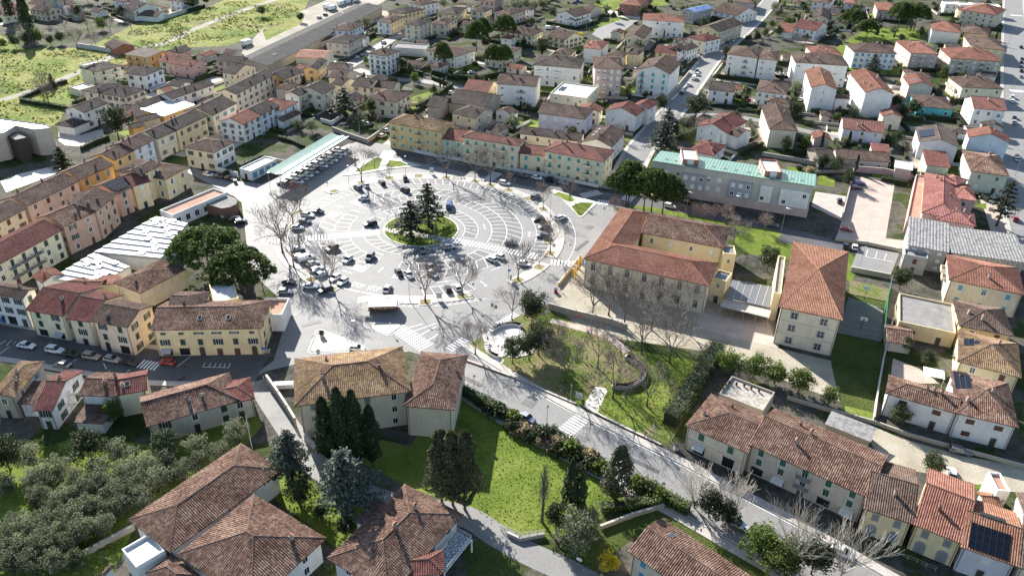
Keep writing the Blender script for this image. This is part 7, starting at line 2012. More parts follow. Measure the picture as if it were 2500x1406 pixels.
railing('picket_fence', [(-1.0, 102.4), (0.4, 101.9), (2.6, 100.6), (7.1, 101.5)], 1.3, 'pale picket fence at bottom of lower lawn', plain('pale_fence', (.55, .53, .47), .8), bars=2, pales=.3, cat='fence')
railing('metal_railing', [(71.6, 98.7), (74.3, 97.2), (76.9, 95.5)], 1.0, 'pale pavement railing before yellow roadside house', plain('pale_rail', (.45, .42, .36), .6), bars=2)
# white villa terrace with railing
te = tag(empty('terrace', (*(-9.2, 95.1), 0)), 'raised terrace paved with pale pebbles and white railing at villa', 'terrace')
tq = [(-8.8, 98.7), (-6.0, 97.0), (-10.2, 89.5), (-12.4, 91.0)]
o0 = Vector(te.location)
MB().prism([(p[0] - o0.x, p[1] - o0.y) for p in tq], 3.1, 3.4, ground_mat('pebbles', [(.42, (.12, .12, .13)), (.5, (.5, .5, .52)), (.6, (.7, .7, .7))], 3.0, .8, .3, .6), side=M_WHITE).obj('slab', te)
for p in tq: MB().box(-.15, -.15, 0, .15, .15, 3.1, M_WHITE).obj('column', te, (p[0] - o0.x, p[1] - o0.y, 0))
for a, b in zip(tq, tq[1:] + tq[:1]):
    a, b = Vector((a[0] - o0.x, a[1] - o0.y, 3.4)), Vector((b[0] - o0.x, b[1] - o0.y, 3.4))
    mb = MB()
    for z in (.45, .95): mb.tube(a + Vector((0, 0, z)), b + Vector((0, 0, z)), .04, .04, M_FRAME, 4)
    n = int((b - a).length / .5)
    for k in range(n + 1): mb.tube(a.lerp(b, k / n), a.lerp(b, k / n) + Vector((0, 0, .95)), .025, .025, M_FRAME, 4)
    mb.obj('rail', te)
# covered way and glass roof between the two schools
cw = tag(empty('covered_way', (*(63.2, 179.7), 0)), 'flat-roofed covered way on posts between school blocks', 'canopy')
o0 = Vector(cw.location)
q = [(p[0] - o0.x, p[1] - o0.y) for p in [(55.6, 178.2), (67.3, 173.0), (69.3, 177.4), (57.8, 182.1)]]
MB().prism(q, 2.8, 3.05, PAVE, side=M_CONC, bottom=True).obj('roof', cw)
for s in (.02, .26, .5, .74, .98):
    p = Vector(q[0]).lerp(Vector(q[1]), s) if True else None
    MB().tube((p.x, p.y, 0), (p.x, p.y, 2.8), .09, .09, M_STEEL, 8).obj('post', cw)
q = [(p[0] - o0.x, p[1] - o0.y) for p in [(57.9, 181.9), (68.5, 177.3), (73.1, 187.9), (61.9, 191.9)]]
gm = plain('grey_glass_roof', (.13, .135, .14), .5)
MB().prism(q, 3.3, 3.5, gm, side=M_CONC).obj('glass_roof', cw)
mb = MB()
for k in range(1, 6):
    a, b = Vector(q[0]).lerp(Vector(q[1]), k / 6), Vector(q[3]).lerp(Vector(q[2]), k / 6)
    mb.tube((a.x, a.y, 3.52), (b.x, b.y, 3.52), .05, .05, M_FRAME, 4)
mb.obj('glazing_bars', cw)
# sports court: net fence and hoops
NET = bpy.data.materials.new('green_net'); NET.use_nodes = True
_n = NET.node_tree; _p = _n.nodes['Principled BSDF']; _p.inputs['Base Color'].default_value = (0.02, 0.30, 0.17, 1); _p.inputs['Alpha'].default_value = .55
MATS['green_net'] = NET
nf = railing('court_fence', [(108.5, 195.5), (102.2, 183.2), (95.3, 167.8)], 4.5, 'tall green net fence beside sports court', M_STEEL, 6, 1, 'fence')
o0 = Vector(nf.location); pts = [Vector(p) - o0.to_2d() for p in [(108.5, 195.5), (102.2, 183.2), (95.3, 167.8)]]
mb = MB()
for a, b in zip(pts[:-1], pts[1:]): mb.face([(a.x, a.y, .1), (b.x, b.y, .1), (b.x, b.y, 4.45), (a.x, a.y, 4.45)], NET)
mb.obj('net', nf)
railing('court_fence', [(95.3, 167.8), (90.3, 169.2), (85.6, 171.2)], 3.5, 'steel post fence at near end of sports court', M_STEEL, 6, 2, 'fence')
railing('court_fence', [(97.8, 196.5), (101.6, 194.3), (106.5, 191.7)], 3.5, 'steel post fence at far end of sports court', M_STEEL, 6, 2, 'fence')
for p, a, lb in (((98.5, 188.2), math.pi - .4, 'basketball hoop at sunlit end of court'), ((92.4, 173.7), -.4, 'basketball hoop at shaded end of court')):
    h = tag(empty('basketball_hoop', (*p, .16), a), lb, 'hoop')
    MB().tube((0, 0, 0), (0, 0, 2.7), .09, .07, M_DARK, 6).tube((0, 0, 2.7), (0, -.8, 3.1), .06, .05, M_DARK, 6).obj('post', h)
    MB().box(-.9, -.85, 2.75, .9, -.8, 3.8, M_WHITE).box(-.3, -.856, 2.95, .3, -.851, 3.35, M_DARK).obj('backboard', h)
    mb = MB()
    for k in range(10):
        a0, a1 = .6283 * k, .6283 * (k + 1)
        mb.tube((.23 * math.cos(a0), -1.1 + .23 * math.sin(a0), 3.05), (.23 * math.cos(a1), -1.1 + .23 * math.sin(a1), 3.05), .02, .02, col_mat((.5, .1, .05)), 4)
    mb.obj('rim', h)
# roof terraces, awning and odds
aw = tag(MB().face([(-2.3, -1.6, 2.6), (2.3, -1.6, 2.6), (2.3, 1.6, 2.9), (-2.3, 1.6, 2.9)], M_WHITE).box(-2.2, -1.5, 0, -2.1, -1.4, 2.6, M_FRAME).box(2.1, -1.5, 0, 2.2, -1.4, 2.6, M_FRAME).obj('garden_awning', None, (*(100.8, 151.2), 0), -.35), 'white awning over garden terrace of long white house', 'awning')
sh = tag(MB().box(-4.5, -2, 0, 4.5, 2, 2.3, SM).face([(-4.8, -2.3, 2.4), (4.8, -2.3, 2.4), (4.8, 2.3, 3.0), (-4.8, 2.3, 3.0)], MATS['fibre_cement_pale']).obj('lean_to_shed', None, (*(73.9, 131.2), 0), -.6), 'open shed with pale corrugated roof behind beige roadside house', 'shed')

# ---------------------------------------------------------------- gardens between the far houses
def _rect_free(p, m):
    for c, r, w, d in RECTS:
        dx, dy = p[0] - c[0], p[1] - c[1]
        if abs(dx * math.cos(r) + dy * math.sin(r)) < w / 2 + m and abs(-dx * math.sin(r) + dy * math.cos(r)) < d / 2 + m:
            return False
    return True
def _inside(p, poly):
    ins = False
    for i in range(len(poly)):
        a, b = poly[i], poly[i - 1]
        if (a[1] > p[1]) != (b[1] > p[1]) and p[0] < (b[0] - a[0]) * (p[1] - a[1]) / (b[1] - a[1]) + a[0]: ins = not ins
    return ins
_KB = [(min(q[0] for q in k), max(q[0] for q in k), min(q[1] for q in k), max(q[1] for q in k), k) for k in KEEP]
NR = len(RECTS)
def beside(p):
    i = min(range(NR), key=lambda j: (RECTS[j][0][0] - p[0]) ** 2 + (RECTS[j][0][1] - p[1]) ** 2)
    return ' '.join(RLABEL[i].split()[:11])
def _off_road(p, m=1.0):
    if any(x0 < p[0] < x1 and y0 < p[1] < y1 and _inside(p, k) for x0, x1, y0, y1, k in _KB): return False
    return all((p[0] - x) ** 2 + (p[1] - y) ** 2 > (w / 2 + m + 1.2) ** 2 for x, y, w in ROADPTS)
def _in_view(p):
    v = Vector((p[0], p[1], 0)) - CAM
    z = v.dot(_F)
    return z > 0 and abs(v.dot(_RT) / z) < .68 and -.2 < v.dot(_UP) / z < .385
grng = random.Random(21)
# small outbuildings and annexes squeezed between the far houses
n = t_ = 0
FAR = [i for i, q in enumerate(RECTS) if q[0][1] > 300]
while n < 75 and t_ < 4000:
    t_ += 1
    c, r, w, d = RECTS[grng.choice(FAR)]
    a = grng.uniform(0, 6.283); q = (c[0] + math.cos(a) * (w / 2 + grng.uniform(4, 12)), c[1] + math.sin(a) * (d / 2 + grng.uniform(4, 12)))
    bw, bd = grng.uniform(5, 11), grng.uniform(5, 9)
    m = max(bw, bd) * .55
    if not _in_view(q) or not _rect_free(q, m) or not all(_off_road((q[0] + x * m, q[1] + y * m), .5) for x, y in ((0, 0), (1, 0), (-1, 0), (0, 1), (0, -1))): continue
    n += 1
    lb = ('low tiled outbuilding beside ', 'small gabled annex beside ', 'little house close to ')[n % 3] + beside(q)
    house('outbuilding', lb, [K(q[0], q[1], r, bw, bd, grng.choice((2.8, 3.2, 4.5, 5.8)), grng.choice(('xgg', 'xhh', 'ygg')), grng.choice(('white', 'cream', 'beige', 'pyellow', 'rose', 'dirty')), grng.choice(('brown', 'grey', 'brown', 'red')), ch=0, fl=1 + (n % 2), win=dict(st=['frame', 'closed'], sh='brown', sp=3.4, w=.9, h=1.2))], 'outbuilding', 'small buildings between the far houses')
segs = []
for c, r, w, d in list(RECTS):
    if c[1] < 250 or (c[0] < -100 and c[1] < 330): continue
    for side in range(4):
        if grng.random() < .35: continue
        off = grng.uniform(3.0, 5.0)
        s = -1 if side < 2 else 1
        if side % 2 == 0: a, b = Vector((-w / 2 - off * .7, s * (d / 2 + off))), Vector((w / 2 + off * .7, s * (d / 2 + off)))
        else: a, b = Vector((s * (w / 2 + off), -d / 2 - off * .7)), Vector((s * (w / 2 + off), d / 2 + off * .7))
        rot = Matrix.Rotation(r, 2)
        a, b = rot @ a + Vector(c), rot @ b + Vector(c)
        ok = [_rect_free(a.lerp(b, k / 16), .8) and _off_road(a.lerp(b, k / 16)) and all((a.lerp(b, k / 16) - m).length > 3 for m in segs) for k in range(17)]
        best, i = (0, 0), 0
        while i < 17:
            if ok[i]:
                j = i
                while j < 16 and ok[j + 1]: j += 1
                if j - i > best[1] - best[0]: best = (i, j)
                i = j
            i += 1
        p, q = a.lerp(b, best[0] / 16), a.lerp(b, best[1] / 16)
        if (q - p).length < 4.5 or not _in_view((p + q) / 2): continue
        segs.append((p + q) / 2)
        k = len(segs)
        if k % 3 < 2:
            tag(hedge([tuple(p), tuple(q)], 1.2, 1.5 + k % 4 * .35, 'clipped hedge beside ' + beside((p + q) / 2), None, 9), None, None, 'hedges of the far gardens')
        else:
            tag(wall_run('garden_wall', [tuple(p), tuple(q)], 1.1, .22, (WM, SM)[k % 2], 'low garden wall beside ' + beside((p + q) / 2)), None, None, 'walls of the far gardens')
n = t_ = 0
while n < 420 and t_ < 9000:
    t_ += 1
    y = grng.uniform(255, 640)
    x = grng.uniform(-.2, .66) * (y + 30)
    if not _in_view((x, y)) or not _rect_free((x, y), 1.5) or not _off_road((x, y), 1.6): continue
    n += 1
    if n % 2 == 0:
        tree(('holm', 'holm', 'laurel', 'olive', 'bare', 'holm', 'cypress', 'cedar')[grng.randrange(8)], (x, y), grng.uniform(4, 8), 'garden tree beside ' + beside((x, y)), 'garden trees between the far houses', grng.uniform(.8, 1.1))
    else:
        shrub(('holm', 'laurel', 'olive', 'holm', 'dry')[n % 5], (x, y), grng.uniform(1.1, 2.4), 'low shrub beside ' + beside((x, y)), 'garden shrubs between the far houses', .9)
# patches of lawn and paving round the far houses
for i, (c, r, w, d) in enumerate(list(RECTS)):
    if c[1] < 265 or not _in_view(c): continue
    cr_, sr_ = math.cos(r), math.sin(r)
    for s in (-1, 1):
        if grng.random() < .3: continue
        a, b = (w / 2 * grng.uniform(.7, 1.5), d / 2 + grng.uniform(2, 7))
        o_ = (0, s * (b - d * .3)) if grng.random() < .5 else (s * (w / 2 + 2.5), 0)
        q = [(o_[0] + x, o_[1] + y) for x, y in ((-a, -b * .5), (a, -b * .5), (a, b * .5), (-a, b * .5))]
        q = [(c[0] + x * cr_ - y * sr_, c[1] + x * sr_ + y * cr_) for x, y in q]
        if all(_off_road(p, -1) for p in q):
            sheet('garden_plot', q, (LAWN, PAVE, DARKG, PINKP, LAWN, GRAVEL, DARKG)[grng.randrange(7)], .0035 + .0004 * (i % 40) / 10)

# ---------------------------------------------------------------- vehicles
M_CGLASS = plain('car_glass', (0.015, 0.018, 0.022), 0.06, 0, .1, 1, .7)
M_LAMP = plain('lamp_lens', (0.75, 0.75, 0.72), 0.15)
M_TAIL = plain('tail_lens', (0.35, 0.015, 0.015), 0.2)
M_TRIM = plain('car_trim', (0.03, 0.03, 0.032), 0.6)
M_RIM = plain('wheel_rim', (0.45, 0.46, 0.47), 0.3, .8)
CARCOL = {'white': (.78, .78, .76), 'silver': (.42, .43, .45), 'grey': (.14, .145, .155), 'black': (.012, .012, .014), 'blue': (.03, .07, .20), 'red': (.36, .02, .02), 'pale blue': (.28, .40, .52), 'cream': (.62, .56, .42), 'beige': (.40, .36, .30), 'green': (.05, .10, .07)}
def car_paint(c):
    nm = 'car_paint_' + c.replace(' ', '_')
    if nm not in MATS:
        m = plain(nm, CARCOL[c], .28, .3 if c in ('silver', 'grey', 'beige') else 0, .04, 1, .6)
        m.node_tree.nodes['Principled BSDF'].inputs['Coat Weight'].default_value = .6
    return MATS[nm]
BASEP = car_paint('white')
def loft(mb, secs, mat, caps=True):
    """secs: list of (x, [(y,z)...]) closed half profiles mirrored"""
    rings = []
    for x, hp in secs:
        rings.append([(x, y, z) for y, z in hp] + [(x, -y, z) for y, z in reversed(hp)])
    n = len(rings[0])
    for a, b in zip(rings[:-1], rings[1:]):
        for k in range(n):
            j = (k + 1) % n
            mb.face([a[k], b[k], b[j], a[j]], mat)
    if caps:
        mb.face(rings[0], mat); mb.face(list(reversed(rings[-1])), mat)
def make_car(kind):
    # length, width, body height, roof height, cabin start/end on belt, roof start/end
    L, Wd, zb, zr, c0, c1, r0, r1 = {'hatch': (4.0, 1.74, .92, 1.48, -1.75, .85, -1.35, .15), 'suv': (4.4, 1.84, 1.02, 1.66, -2.02, .95, -1.75, .3), 'sedan': (4.55, 1.8, .9, 1.43, -1.65, .95, -.95, .2), 'van': (4.9, 1.95, 1.15, 1.98, -2.4, 1.75, -2.3, 1.05), 'wagon': (4.55, 1.78, .92, 1.48, -2.1, .9, -1.85, .2)}[kind]
    h = L / 2; y = Wd / 2
    mb = MB()
    def sec(x, zlo, zhi, k): return (x, [(y * k * .86, zlo), (y * k, zlo + .18), (y * k, zhi - .12), (y * k * .93, zhi)])
    nose = zb - (.22 if kind != 'van' else .1)
    tail = zb - (.02 if kind != 'sedan' else .08)
    loft(mb, [sec(-h, .32, tail - .12, .86), sec(-h + .18, .22, tail, .97), sec(-h * .4, .2, zb, 1.0), sec(h * .2, .2, zb, 1.0), sec(h * .55, .2, zb - .07, .99), sec(h - .3, .22, nose, .95), sec(h - .05, .26, nose - .14, .86), sec(h, .36, nose - .22, .76)], BASEP)
    for x in (-h - .005, h - .06):
        mb.box(x, -y * .78, .3, x + .07, y * .78, .46, M_TRIM)
    body = mb.mesh('body')
    # cabin: roof and pillars
    cb = MB()
    yb, yr = y * .93, y * .76
    B = [(c0, yb), (c1, yb)]; T = [(r0, yr), (r1, yr)]
    cb.face([(r0, -yr, zr), (r1, -yr, zr), (r1, yr, zr), (r0, yr, zr)], BASEP)
    cb.face([(r0, -yr, zr), (r0, yr, zr), (r0 - .05, yr * 1.03, zr - .1), (r0 - .05, -yr * 1.03, zr - .1)], BASEP)
    def pillar(xb, xt, s, w):
        cb.face([(xb - w, s * yb, zb), (xb + w, s * yb, zb), (xt + w, s * yr, zr), (xt - w, s * yr, zr)], BASEP)
    for s in (-1, 1):
        for f in (0, .5, 1): pillar(c0 + (c1 - c0) * f, r0 + (r1 - r0) * f, s * 1.006, .05 if f == .5 else .07)
        cb.face([(r0, s * yr, zr), (r1, s * yr, zr), (r1 + .03, s * yr * 1.035, zr - .08), (r0 - .03, s * yr * 1.035, zr - .08)], BASEP)
    cab = cb.mesh('cabin')
    g = lambda pts: MB().face(pts, M_CGLASS).mesh('window')
    if kind == 'van':
        wind = g([(c1, -yb, zb), (c1, yb, zb), (r1, yr, zr - .02), (r1, -yr, zr - .02)])
        sides = []
        for s in (-1, 1):
            m2 = MB(); m2.face([(c0, s * yb, zb), (c1 - 1.2, s * yb, zb), (r1 - .7, s * yr, zr), (r0, s * yr, zr)], BASEP); m2.face([(c1 - 1.2, s * yb, zb), (c1, s * yb, zb), (r1, s * yr, zr - .05), (r1 - .7, s * yr, zr - .05)], M_CGLASS); sides.append(m2.mesh('side_panel'))
        rear = MB().face([(c0, yb, zb), (c0, -yb, zb), (r0, -yr, zr), (r0, yr, zr)], BASEP).mesh('rear_door')
    else:
        wind = g([(c1, -yb, zb), (c1, yb, zb), (r1, yr, zr - .01), (r1, -yr, zr - .01)])
        rear = g([(c0, yb, zb), (c0, -yb, zb), (r0, -yr, zr - .01), (r0, yr, zr - .01)])
        sides = [g([(c0, s * yb, zb), (c1, s * yb, zb), (r1, s * yr, zr - .03), (r0, s * yr, zr - .03)]) for s in (-1, 1)]
    wh = MB()
    wh.tube((0, -.1, 0), (0, .1, 0), .32, .32, M_RUBBER, 14, True)
    wh.tube((0, -.105, 0), (0, .105, 0), .2, .2, M_RIM, 8, True)
    wheel = wh.mesh('wheel')
    head = MB().box(-.02, -.19, -.07, .1, .19, .07, M_LAMP).mesh('headlight')
    tl = MB().box(-.03, -.13, -.1, .05, .13, .1, M_TAIL).mesh('tail_light')
    parts = [('body', body, (0, 0, 0)), ('cabin', cab, (0, 0, 0)), ('windscreen', wind, (0, 0, 0)), ('rear_window', rear, (0, 0, 0)), ('side_window', sides[0], (0, 0, 0)), ('side_window', sides[1], (0, 0, 0))]
    for sx in (-.62, .64):
        for s in (-1, 1): parts.append(('wheel', wheel, (h * sx, s * (y - .1), .32)))
    for s in (-1, 1):
        parts.append(('headlight', head, (h - .16, s * y * .62, nose - .2)))
        parts.append(('tail_light', tl, (-h + .0, s * y * .68, tail - .16)))
    return parts
CARS = {k: make_car(k) for k in ('hatch', 'suv', 'sedan', 'van', 'wagon')}
def car(kind, col, p, ang, label, group=None, z=.075, far=False):
    o = tag(empty('van' if kind == 'van' else 'parked_car', (p[0], p[1], z), ang), label, 'van' if kind == 'van' else 'car', group)
    pm = car_paint(col)
    for nm, me, loc in CARS[kind]:
        if far and nm in ('headlight', 'tail_light'): continue
        c = link(nm, me, o, loc)
        for sl in c.material_slots:
            if sl.material == BASEP:
                sl.link = 'OBJECT'; sl.material = pm
    return o
CG = 'cars parked in the square'
def rad(p, flip=0):
    """heading that points away from the centre of the round car park"""
    return math.atan2(p[1] - ECY, p[0] - ECX) + flip
PI = math.pi
for k, c, p, a, lb in (
    ('suv', 'grey', (-55.2, 254.4), 0, 'grey hatchback left of white car at far kerb of car park'), ('hatch', 'white', (-52.9, 256.7), 0, 'white car with blue windscreen glint at far kerb'), ('wagon', 'black', (-47.5, 259.6), 0, 'black estate car at far kerb of car park'), ('hatch', 'black', (-39.5, 263.0), PI, 'black car with pale roof at far kerb'),
    ('suv', 'black', (-38.5, 253.4), .5, 'dark green-black car in far ring of bays'), ('hatch', 'white', (-51.7, 245.7), .6, 'small white car in hatched tip of far ring'),
    ('hatch', 'black', (-64.6, 234.5), PI, 'black car topmost at west kerb'), ('wagon', 'white', (-67.4, 231.6), PI, 'white car second from top at west kerb'), ('hatch', 'grey', (-67.1, 226.8), PI, 'grey car third from top at west kerb'), ('hatch', 'white', (-68.4, 222.3), PI, 'white car fourth from top at west kerb'),
    ('wagon', 'black', (-46.1, 226.5), .6, 'black car with pale roof alone in inner ring of bays'), ('suv', 'black', (-54.7, 209.1), .3, 'large black car alone in left ring of bays'), ('hatch', 'white', (-48.7, 202.5), .3, 'small white car in lower left ring of bays'), ('suv', 'grey', (-42.4, 204.4), .35, 'grey car with white bonnet in lower left ring of bays'),
    ('hatch', 'silver', (-64.8, 208.3), PI, 'silver car under shadow of large bare tree'), ('wagon', 'silver', (-63.0, 203.8), PI, 'silver car beside white van at west kerb'), ('van', 'white', (-61.0, 202.4), PI, 'white van at west kerb'), ('hatch', 'silver', (-58.2, 199.6), PI, 'silver car below white van'), ('wagon', 'silver', (-56.3, 196.3), PI, 'silver car in dappled shade below the white van row'), ('hatch', 'pale blue', (-54.4, 193.6), PI, 'pale blue car last in row beside south-west bed'),
    ('hatch', 'white', (-50.2, 191.7), 0, 'white car left of two beside south-west bed'), ('hatch', 'white', (-47.6, 189.8), 0, 'white car right of two beside south-west bed'), ('hatch', 'black', (-62.5, 188.8), 2.3, 'black car driving on western road'), ('sedan', 'white', (-56.1, 186.9), 2.2, 'white car on southern curb lane with black windscreen'), ('suv', 'black', (-51.5, 185.1), -.4, 'black off-road car behind south-west tree'), ('hatch', 'silver', (-62.2, 183.7), 2.3, 'pale car partly behind shop roof'),
    ('hatch', 'black', (-32.5, 195.2), .6, 'black car left of white car in lower ring of bays'), ('hatch', 'white', (-29.5, 194.4), .6, 'white car beside black car in lower ring of bays'), ('hatch', 'white', (-22.9, 195.4), .6, 'white car with bare tree shadow in lower ring of bays'), ('hatch', 'silver', (-23.8, 199.2), .6, 'pale car in cedar shadow in lower ring of bays'), ('sedan', 'grey', (-27.6, 209.8), .3, 'grey car in cedar shadow below island'), ('hatch', 'silver', (-19.5, 212.1), 1.2, 'silver car in cedar shadow by eastern crossing'),
    ('hatch', 'white', (-6.3, 205.1), PI, 'white car left of two below eastern crossing'), ('hatch', 'white', (-4.2, 207.0), PI, 'white car right of two below eastern crossing'), ('hatch', 'grey', (-0.7, 215.8), .2, 'grey car at corner of eastern crossing'), ('van', 'blue', (-21.9, 241.6), .4, 'tall blue van in far inner bays'),
    ('hatch', 'black', (8.2, 233.0), PI, 'black car topmost of three at east kerb'), ('hatch', 'grey', (10.1, 227.4), PI, 'grey car second of three at east kerb'), ('wagon', 'grey', (9.4, 221.1), PI, 'grey car third of three at east kerb'), ('hatch', 'white', (3.5, 202.8), .3, 'white car by south-east kerb behind bare tree'), ('wagon', 'white', (15.5, 234.7), .5, 'white car parked on outer ring road east side'), ('suv', 'grey', (7.3, 250.7), .4, 'grey car in shade at north-east bed'),
    ('sedan', 'silver', (-34.6, 186.6), PI, 'silver-blue car behind market stall'), ('hatch', 'black', (-17.8, 187.3), PI, 'black car left of two at south bays'), ('hatch', 'white', (-15.3, 188.3), PI, 'white car right of two at south bays')):
    car(k, c, p, rad(p, a), lb, CG)
def along(pts, i):
    a, b = Vector(pts[i]), Vector(pts[i + 1]); return math.atan2((b - a).y, (b - a).x)
SS = [(-126.2, 158.3), (-82.3, 149.6)]
sa = along(SS, 0)
for k, c, p, f, lb in (('sedan', 'white', (-118.0, 155.6), 0, 'white saloon leftmost on shopping street'), ('suv', 'white', (-110.2, 154.0), 0, 'white car with black roof on shopping street'), ('sedan', 'black', (-105.5, 152.6), 0, 'black car before small shop awning'), ('suv', 'beige', (-100.3, 151.8), 0, 'beige car on shopping street'), ('hatch', 'silver', (-95.0, 150.9), 0, 'silver car before red shop sign'), ('sedan', 'black', (-90.6, 150.0), 0, 'black car beside street crossing'), ('hatch', 'red', (-81.6, 150.4), PI, 'red car before arched entrance'), ('sedan', 'grey', (-105.6, 148.3), PI, 'dark car driving along shopping street')):
    car(k, c, p, sa + f, lb, 'cars on the shopping street')
NA = [(-11.9, 274.9), (20.9, 257.9)]; na = along(NA, 0)
for k, c, p, lb in (('suv', 'black', (-2.1, 269.7), 'black car in shade left on north street'), ('hatch', 'grey', (3.0, 268.9), 'grey car in shade before white low wall'), ('hatch', 'white', (8.1, 267.3), 'white car in shade before white low wall'), ('suv', 'black', (13.4, 265.4), 'large black car in shade before white low wall'), ('hatch', 'silver', (17.7, 263.4), 'silver car at right end before white low wall'), ('wagon', 'white', (-3.6, 261.7), 'white car beside north pavement bed'), ('hatch', 'silver', (-27.8, 281.9), 'silver car in shade before ochre apartments'),
        ('suv', 'black', (55.1, 252.7), 'black car before brick ground floor of green-roofed block'), ('hatch', 'black', (60.3, 249.6), 'black car second before green-roofed block'), ('wagon', 'white', (53.4, 245.9), 'white car half sunlit beside umbrella pines'), ('hatch', 'silver', (73.4, 237.5), 'silver car behind pollarded trees'), ('hatch', 'black', (70.3, 246.6), 'black car third before green-roofed block'), ('suv', 'grey', (85.0, 233.3), 'grey car at end of green-roofed block')):
    car(k, c, p, na + .05, lb, 'cars on the north street')
for k, c, p, a, lb in (('suv', 'blue', (127.0, 269.8), 0, 'dark blue car upper of two in brick-paved yard'), ('wagon', 'black', (124.4, 265.9), 0, 'black car lower of two in brick-paved yard'), ('hatch', 'black', (114.2, 254.0), 1.3, 'black car alone in side yard'), ('hatch', 'red', (108.8, 231.7), -.35, 'dark red car at mouth of brick-paved yard'), ('hatch', 'black', (104.4, 219.8), 1.2, 'black car left of two by orange-roofed school block'), ('hatch', 'white', (107.0, 219.1), 1.2, 'white car right of two by orange-roofed school block'),
        ('wagon', 'grey', (96.0, 126.6), -.3, 'dark car in shaded gravel yard'), ('hatch', 'white', (91.0, 119.8), 1.2, 'white car behind yellow roadside house'), ('hatch', 'silver', (4.1, 133.5), -.6, 'silver car half hidden by bush on south-east road'), ('hatch', 'silver', (43.6, 104.8), -.62, 'silver car beside evergreen at bottom'), ('sedan', 'white', (46.8, 102.4), -.62, 'white saloon at bottom on south-east road'), ('hatch', 'white', (61.3, 98.7), -.6, 'white car under pale bare tree at bottom right'), ('hatch', 'red', (170.1, 242.9), 1.1, 'red car at right edge'), ('hatch', 'silver', (172.5, 260.7), .2, 'silver car behind tall conifer'), ('hatch', 'black', (169.1, 251.3), 1.2, 'black car below tall conifer'),
        ('hatch', 'white', (-37.8, 158.0), -.1, 'white car half hidden behind villa roof at triangle island')):
    car(k, c, p, a, lb)
AV = [(73.5, 355.7), (88.1, 393.9), (109.3, 446.9), (131.0, 491.8), (163.0, 558.4)]
for k, c, p, lb in (('hatch', 'white', (85.8, 390.2), 'white car nearest on avenue'), ('van', 'white', (90.4, 402.0), 'white van on avenue'), ('hatch', 'white', (93.6, 409.7), 'white car behind avenue van'), ('hatch', 'blue', (94.7, 415.9), 'blue car on avenue'), ('hatch', 'blue', (80.2, 376.8), 'dark blue car low on avenue'), ('hatch', 'silver', (104.3, 447.3), 'silver car beside narrow avenue house'), ('hatch', 'black', (115.6, 464.7), 'black car on avenue bend'), ('hatch', 'blue', (125.4, 480.1), 'blue car before yellow gabled house'), ('hatch', 'white', (129.6, 485.5), 'white car before yellow gabled house'), ('hatch', 'silver', (100.8, 440.9), 'silver car in avenue shadow')):
    car(k, c, p, along(AV, 0), lb, 'cars along the avenue', far=True)
RS = [(226.8, 346.2), (310.7, 505.8)]; ra = along(RS, 0)
for i, p in enumerate(((268.5, 421.2), (275.0, 432.8), (280.1, 442.2), (284.9, 451.1), (243.7, 383.6), (240.3, 376.9), (227.8, 351.8), (224.0, 344.8), (202.5, 302.3), (200.9, 299.1), (304.1, 486.9), (289.7, 459.4))):
    car(('hatch', 'suv', 'wagon')[i % 3], ('silver', 'black', 'grey', 'black', 'white', 'white', 'grey', 'silver', 'red', 'white', 'black', 'grey')[i], p, ra, '%s car along street at right edge, %s' % (('silver', 'black', 'grey', 'black', 'white', 'white', 'grey', 'silver', 'red', 'white', 'black', 'grey')[i], ('lowest of upper kerb row', 'second of upper kerb row', 'third of upper kerb row', 'fourth of upper kerb row', 'upper of pair below crossing', 'lower of pair below crossing', 'upper of pair by white house', 'lower of pair by white house', 'beside lamp post bend', 'below red car', 'highest on right kerb', 'fifth of upper kerb row')[i]), 'cars along the right-hand street', far=True)
